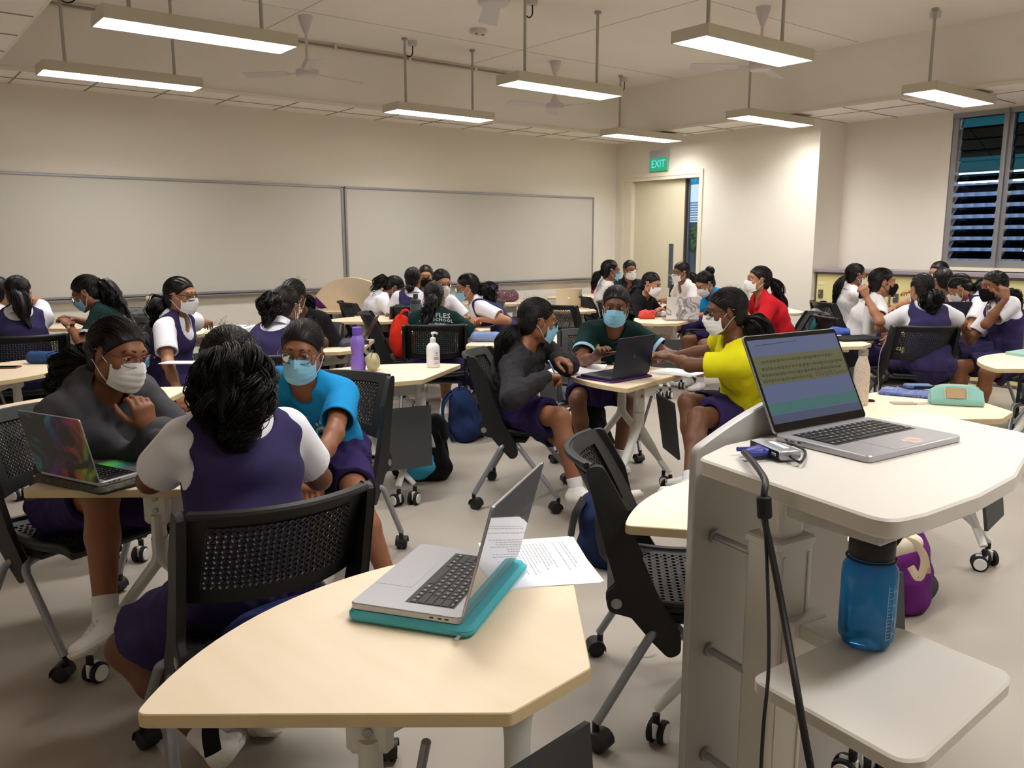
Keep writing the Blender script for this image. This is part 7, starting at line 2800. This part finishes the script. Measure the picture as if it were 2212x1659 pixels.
# phone stand like wooden holder in front of the dark green shirt
p = atz(1305, 790, TZ)
m = MB()
m.prism(roundpoly([(-.05, 0), (.05, 0), (.03, .15), (-.045, .15)], .008), -.004, .004, T=lambda V: np.column_stack([V[:, 0], V[:, 2] + .03 * V[:, 1] / .15, V[:, 1]]))
o = m.build('card_stand', mat('plywood_pale', (206, 180, 134), .5), None); o.location = (p[0] + .02, p[1] + .12, TZ); o.rotation_euler = (0, 0, -.9); tag(o, 'upright pale wooden card behind the navy laptop', 'card stand')
# pen in the writing hand
el_, wr_ = P9['arms']['R'][1], P9['arms']['R'][2]
tow = lambda p_: P9['M'] @ p_ + P9['root']
wr_ = tow(wr_); hx = nrm([.8, .1, -.1])
b2 = wr_ + hx * .095 + np.array([0, 0, -.020]); a_ = wr_ + hx * .02 + np.array([-.02, -.02, .085])
m = MB(); m.tube([a_ * 1.0, a_ * .15 + b2 * .85, b2], [.0045, .0045, .001], 8); o = m.build('pen', mat('pen_pale_blue', (150, 176, 226), .35), None); tag(o, 'pale blue pen held by the person in the black hoodie', 'pen')
# table corner item at right edge
laptop(tuple(atz(2215, 772, TZ)[:2]) + (TZ,), (.9, -.3), 'mint-covered laptop at the right picture edge', .31, .22, 4, mat('mint_cover', (150, 190, 180), .4), logo=None)


# ================================================================== backpacks
def backpack(c, rz, size, mt, label, lean=.0, trim=None, pocket=True, flask=None, strapm=None, h=.010, strap_front=True):
    L, D, H_ = size
    f = Field((-L / 2 - .05, -D / 2 - .08, -.01), (L / 2 + .05, D / 2 + .05, H_ + .03), h)
    f.add(Ell((0, 0, H_ * .34), (L * .52, D * .55, H_ * .42)), k=0)
    f.add(Cap((-L * .22, 0, H_ * .72), (L * .22, 0, H_ * .72), D * .42, D * .42, None, .08))
    f.add(Cap((-L * .3, 0, .06), (L * .3, 0, .06), D * .46, D * .46, None, .06))
    f.warp(wob(int(abs(c[0] * 733)) % 400, .007, 28))
    f.cut(lambda X, Y, Z: .004 - Z + 0 * X + 0 * Y)
    V, Q = f.mesh()
    root = empty('backpack', (c[0], c[1], c[2]), rz)
    B_ = rotm('X', lean)
    V = V @ B_.T
    V[:, 2] -= min(0, V[:, 2].min())
    mesh_obj('body', V, Q, mt, root)
    if pocket:
        f = Field((-L / 2, -D - .02, 0), (L / 2, D, H_ * .62), h)
        f.add(Ell((0, -D * .42, H_ * .26), (L * .40, D * .32, H_ * .26)), k=0)
        f.warp(wob(5, .005, 30))
        f.cut(lambda X, Y, Z: .006 - Z + 0 * X + 0 * Y)
        V, Q = f.mesh(); V = V @ B_.T
        mesh_obj('front_pocket', V, Q, trim or mt, root)
    sm = strapm or BLACKP
    if strap_front:
        for sx in (-1, 1):
            m = MB(); pth = smooth_path([(sx * .06, D * .30, H_ * .93), (sx * .075, D * .62, H_ * .74), (sx * .10, D * .72, H_ * .40), (sx * .12, D * .62, .10), (sx * .13, D * .5, .03)], 6)
            m.tube([B_ @ p_ for p_ in pth], .028, 8, ell=(.28, 1)); m.build('shoulder_strap', sm, root)
    m = MB(); pth = smooth_path([(-.04, 0, H_ * .96), (-.03, 0, H_ * 1.06), (.03, 0, H_ * 1.06), (.04, 0, H_ * .96)], 5); m.tube([B_ @ p_ for p_ in pth], .010, 8, ell=(1, .5)); m.build('carry_handle', sm, root)
    m = MB(); m.tube([B_ @ np.array([L * .50 * math.sin(t), -D * .30, H_ * (.42 + .50 * math.cos(t))]) for t in np.linspace(-1.7, 1.7, 20)], .004, 6); m.build('zip', sm, root)
    if flask:
        m = MB(); m.lathe([(.03, .06), (.03, .17), (.027, .19)], 16, (flask[0], flask[1], 0)); m.lathe([(.027, .185), (.029, .19), (.029, .235), (.02, .24), (0, .24)], 16, (flask[0], flask[1], 0), 1); m.build('side_bottle', [STEEL, BLACKP], root)
        m = MB(); m.lathe([(.036, .01), (.042, .05), (.040, .11)], 16, (flask[0], flask[1], 0), caps=False); m.build('side_pocket', mt, root)
    tag(root, label, 'backpack')
    return root


NAVYB = cloth('backpack_navy', (30, 44, 82), bump=.15, var=.15)
c = atz(1018, 955, 0)
backpack((c[0] + .05, c[1] + .12, 0), 1.0, (.30, .22, .40), NAVYB, 'navy backpack with a steel flask in its side pocket, on the floor in the middle', -.15, flask=(.13, -.10), strapm=NAVYB)
c = atz(905, 1045, 0)
backpack((c[0] + .08, c[1] + .10, 0), -.9, (.32, .22, .44), cloth('backpack_black', (20, 21, 24), bump=.1), 'black and turquoise backpack under the table with the pump bottle', -.1, trim=cloth('backpack_turquoise', (64, 164, 200)))
c = atz(1318, 1238, 0)
backpack((c[0] + .08, c[1] + .10, 0), 1.7, (.24, .18, .36), cloth('backpack_blue', (32, 44, 78), var=.15), 'blue backpack on the floor behind the empty chair by the lectern', -.15)
c = atz(1915, 1295, 0)
backpack((c[0] + .04, c[1] + .05, 0), .9, (.40, .28, .30), cloth('backpack_purple', (96, 34, 108), var=.15), 'purple and charcoal backpack on the floor behind the lectern', .1, trim=cloth('backpack_charcoal', (62, 62, 68), bump=.5, bscale=60))
c = atz(1275, 1010, 0)
backpack((c[0] + .22, c[1] + .22, 0), .4, (.28, .22, .40), cloth('backpack_black2', (18, 18, 20)), 'black backpack under the navy laptop table', -.1)
# tote bag on top of the purple one
TOTE = cloth('tote_cream', (222, 212, 196), bump=.3, bscale=250)
tb = atz(1900, 1165, .36)
tr_ = empty('tote_bag', (tb[0] - .06, tb[1] + .05, .31), -.7)
f = Field((-.25, -.12, -.02), (.25, .12, .14), .008); f.add(Ell((0, 0, .05), (.22, .10, .06)), k=0); f.warp(wob(9, .010, 22)); f.cut(lambda X, Y, Z: -Z + 0 * X + 0 * Y)
V, Q = f.mesh(); mesh_obj('body', V, Q, TOTE, tr_)
for k in range(2):
    m = MB(); m.tube(smooth_path([(.12, -.05 + .05 * k, .07), (.18, -.07 + .05 * k, .06), (.215 + .02 * k, -.08 + .05 * k, .0), (.20 + .05 * k, -.08 + .05 * k, -.07), (.17 + .06 * k, -.07, -.03)], 6), .014, 8, ell=(1, .12)); m.build('strap', cloth('tote_strap', (196, 178, 152)), tr_)
tag(tr_, 'cream tote bag lying on the purple backpack behind the lectern', 'tote bag')
# bag hung on the front chair
bg_ = empty('shoulder_bag', (.84, 1.99, .0), math.radians(-4))
f = Field((-.22, -.16, .10), (.24, .10, .46), .009)
f.add(Ell((.0, -.0, .33), (.21, .06, .13)), k=0); f.warp(wob(4, .006, 26)); f.cut(lambda X, Y, Z: Z - .415 + 0 * X + 0 * Y)
V, Q = f.mesh(); V[:, 2] += .115
mesh_obj('body', V, Q, cloth('bag_navy', (34, 42, 84), bump=.1), bg_)
m = MB(); m.tube([(-.10 + .24 * t, -.066 + .02 * (t - .5) ** 2 * 4, .475 + .02 * t) for t in np.linspace(0, 1, 10)], .005, 6); m.build('zip', mat('zip_brass', (160, 140, 100), .4, metal=.5), bg_)
m = MB(); m.tube(smooth_path([(-.17, -.04, .46), (-.23, -.05, .40), (-.25, -.05, .28), (-.245, -.04, .20)], 6), .022, 8, ell=(1, .15)); m.build('strap', cloth('strap_black', (20, 20, 22)), bg_)
tag(bg_, 'navy bag slung under the seat of the front chair', 'bag')
# red bag on the chair left of the LES SCHOOL shirt, bag on the right-hand chair back
rb = empty('bag', (float(atd(872, 800, 7.45)[0]), float(atd(872, 800, 7.45)[1]), .45), .5)
f = Field((-.18, -.14, -.01), (.18, .14, .42), .010); f.add(Ell((0, 0, .17), (.15, .12, .22)), k=0); f.warp(wob(14, .010, 24)); f.cut(lambda X, Y, Z: -Z + 0 * X + 0 * Y)
V, Q = f.mesh(); mesh_obj('body', V, Q, cloth('bag_orange_red', (222, 52, 36), var=.15), rb)
m = MB(); m.tube(smooth_path([(-.08, -.02, .36), (-.05, -.03, .42), (.05, -.03, .42), (.08, -.02, .36)], 5), .012, 8, ell=(1, .3)); m.build('handle', cloth('bag_orange_red', (222, 52, 36)), rb)
tag(rb, 'orange-red bag on the chair left of the LES SCHOOL shirt', 'bag')
TRI = veined('triangle_print', (176, 176, 178), (70, 70, 74), 9, .05, .5, True)
hb = backpack((8.02, 4.83, .40), math.radians(148), (.30, .20, .42), TRI, 'grey triangle-patterned backpack on the chair back of the long-ponytailed polo wearer', 0, pocket=False, strap_front=False)
o = bottle('water_bottle', (8.16, 4.62) + (.449,), [(.03, 0), (.034, .004), (.034, .20), (.03, .21)], mat('bottle_black', (28, 30, 34), .3), 'black bottle with a teal cap beside the triangle-patterned backpack', [('cap', [(.03, .208), (.035, .21), (.035, .275), (.025, .285), (0, .285)], mat('cap_teal', (96, 176, 176), .4))])
# teal jacket on the red-shirted person's chair
f = Field((-.22, -.14, 0), (.22, .14, .32), .010); f.add(Ell((0, 0, .15), (.18, .07, .15)), k=0); f.warp(wob(17, .012, 26))
V, Q = f.mesh(); o = mesh_obj('jacket', V, Q, cloth('jacket_teal', (28, 110, 112)), None); o.location = (6.74, 4.07, .52); o.rotation_euler = (0, 0, math.radians(50)); tag(o, 'teal jacket over the chair back of the red-shirted person', 'jacket')
# scraps on the floor
p = atz(33, 1180, 0)
m = MB(); m.prism(roundpoly([(-.02, -.01), (.015, -.012), (.022, .004), (-.005, .012)], .004), .0005, .002); o = m.build('paper_scrap', PAPER, None); o.location = tuple(p); tag(o, 'tiny white scrap on the floor at left', 'paper scrap')
p = atz(1392, 1408, 0)
m = MB()
for rr in (.040, .046):
    m.tube([(rr * math.cos(t), rr * math.sin(t), .0006) for t in np.linspace(.3, 5.2, 40)], .0007, 4)
for k in range(26):
    t = .4 + k * .18
    m.box((.036 * math.cos(t), .036 * math.sin(t), .0006), (.004, .0012, .0006), rotm('Z', t))
o = m.build('floor_stamp', mat('stamp_grey', (150, 148, 150), .8), None, False); o.location = tuple(p); tag(o, 'faint round grey mark on the floor beside the empty chair', 'floor mark')

# ================================================================== lettering and emblems on clothes
WPRINT = mat('white_print', (206, 208, 206), .7)


def back_text(info, g, lines, size, up0, gap, mtl=WPRINT, xoff=0.0, front=False):
    r = info['rt'] if not front else -info['rt']
    sgn = -1 if not front else 1
    # reading direction as seen from outside
    right = info['rt'] * (1 if not front else -1)
    c0 = info['Tp'] + info['axT'] * up0 + info['fT'] * (.10 * sgn)
    for i, (tx, s_) in enumerate(lines):
        V, F = text_mesh(tx, size * s_, res=1)
        V, F = densify(V, F, 2)
        project_on(info, g, V[:, :2] + np.array([xoff, 0]), F, c0 - info['axT'] * (gap * i), right, info['axT'], mtl, 'lettering', .004)


back_text(P8d, 't_shirt', [('RAFFLES', 1.15), ('GIRLS SCHOOL', .72), ('STRING ENSEMBLE', .45)], .055, -.018, .042, xoff=.012)
back_text(P6, 't_shirt', [('RAFFLES', 1.15), ('GIRLS SCHOOL', .72)], .062, -.10, .050)
back_text(P11, 't_shirt', [('WE', 1.0)], .055, -.045, .05)
back_text(P1, 'hoodie', [('NGO', 1.0)], .095, -.20, .05, cloth('print_wine', (104, 20, 40)), front=True)
# crest on the blue T-shirt
def crest(info, g, sx, up, s_=1.0):
    c0 = info['Cp'] + info['fT'] * .10 - info['rt'] * (sx) + info['axT'] * up
    right = -info['rt']
    def put(poly, mt, off):
        V, F = densify(np.array([(x * s_, y * s_, 0) for x, y in poly]), [tuple(range(len(poly)))], 2)
        project_on(info, g, V[:, :2], F, c0, right, info['axT'], mt, 'crest', off)
    shield = [(-.030, .030), (-.034, .010), (-.030, -.022), (-.012, -.045), (.012, -.045), (.030, -.022), (.034, .010), (.030, .030), (.018, .038), (0, .033), (-.018, .038)]
    put(shield, WPRINT, .0035)
    put([(x * .82, y * .82 - .002) for x, y in shield], info['garments'][g][0].data.materials[0], .0042)
    put([(-.022, .014), (-.010, .020), (.012, .018), (.022, .010), (.016, .004), (-.018, .006)], BLKTOP, .0050)
    put([(-.016, .002), (.014, .002), (.016, -.014), (.004, -.028), (-.010, -.020)], WPRINT, .0050)
    put([(-.010, -.006), (-.002, -.004), (-.002, -.008), (-.010, -.010)], BLKTOP, .0056)
    put([(.004, -.004), (.011, -.005), (.011, -.009), (.004, -.008)], BLKTOP, .0056)
    put([(-.024, -.020), (-.014, -.026), (-.006, -.034), (-.016, -.034)], BLKTOP, .0050)
    for k in range(5):
        a_ = -1.0 + .5 * k
        put([(.030 * math.sin(a_) - .004, .034 + .012 * math.cos(a_)), (.030 * math.sin(a_) + .004, .034 + .012 * math.cos(a_)), (.034 * math.sin(a_) + .003, .044 + .012 * math.cos(a_)), (.034 * math.sin(a_) - .003, .044 + .012 * math.cos(a_))], WPRINT, .0036)


crest(P3, 't_shirt', .085, .015, 1.15)
name_tag(P3, 't_shirt', 1, .085, .09)
crest(P12, 't_shirt', -.06, 0, 1.3)
# sleeve lettering on the dark green shirt
def sleeve_text(info, g, s, tx, size):
    a, b, _ = info['arms'][s]
    ax = nrm(b - a)
    o_ = nrm(info['rt'] * (1 if s == 'R' else -1) + info['fT'] * .9)
    up_ = nrm(-ax - o_ * (o_ @ -ax)); right = np.cross(up_, o_)
    V, F = text_mesh(tx, size, res=1); V, F = densify(V, F, 1)
    project_on(info, g, V[:, :2], F, a + ax * .11 + o_ * .06, right, up_, WPRINT, 'lettering', .003)


sleeve_text(P10, 't_shirt', 'R', 'KIRTHANA', .020)
# watches
def watch(info, s, mt, face, label=None):
    el, wr = info['arms'][s][1], info['arms'][s][2]
    ax = nrm(wr - el)
    p_ = wr - ax * .025
    m = MB()
    m.tube([p_ - ax * .010, p_ + ax * .010], [.0275, .0272], 20, caps=False)
    o = m.build('watch_strap', mt, info['body'])
    up_ = np.array([0, 0, 1.0]); up_ = nrm(up_ - ax * (ax @ up_))
    m = MB(); m.lathe([(.015, .024), (.016, .026), (.016, .031), (.013, .032), (0, .032)], 18, p_, 0, np.column_stack([ax, np.cross(up_, ax), up_])); m.build('watch_face', face, o)


watch(P6, 'L', mat('strap_pink', (226, 178, 176), .5), BLACKG)
watch(P24, 'L', mat('strap_rose', (150, 92, 92), .5), BLACKG)
watch(P10, 'R', mat('strap_maroon', (104, 34, 38), .5), STEEL)
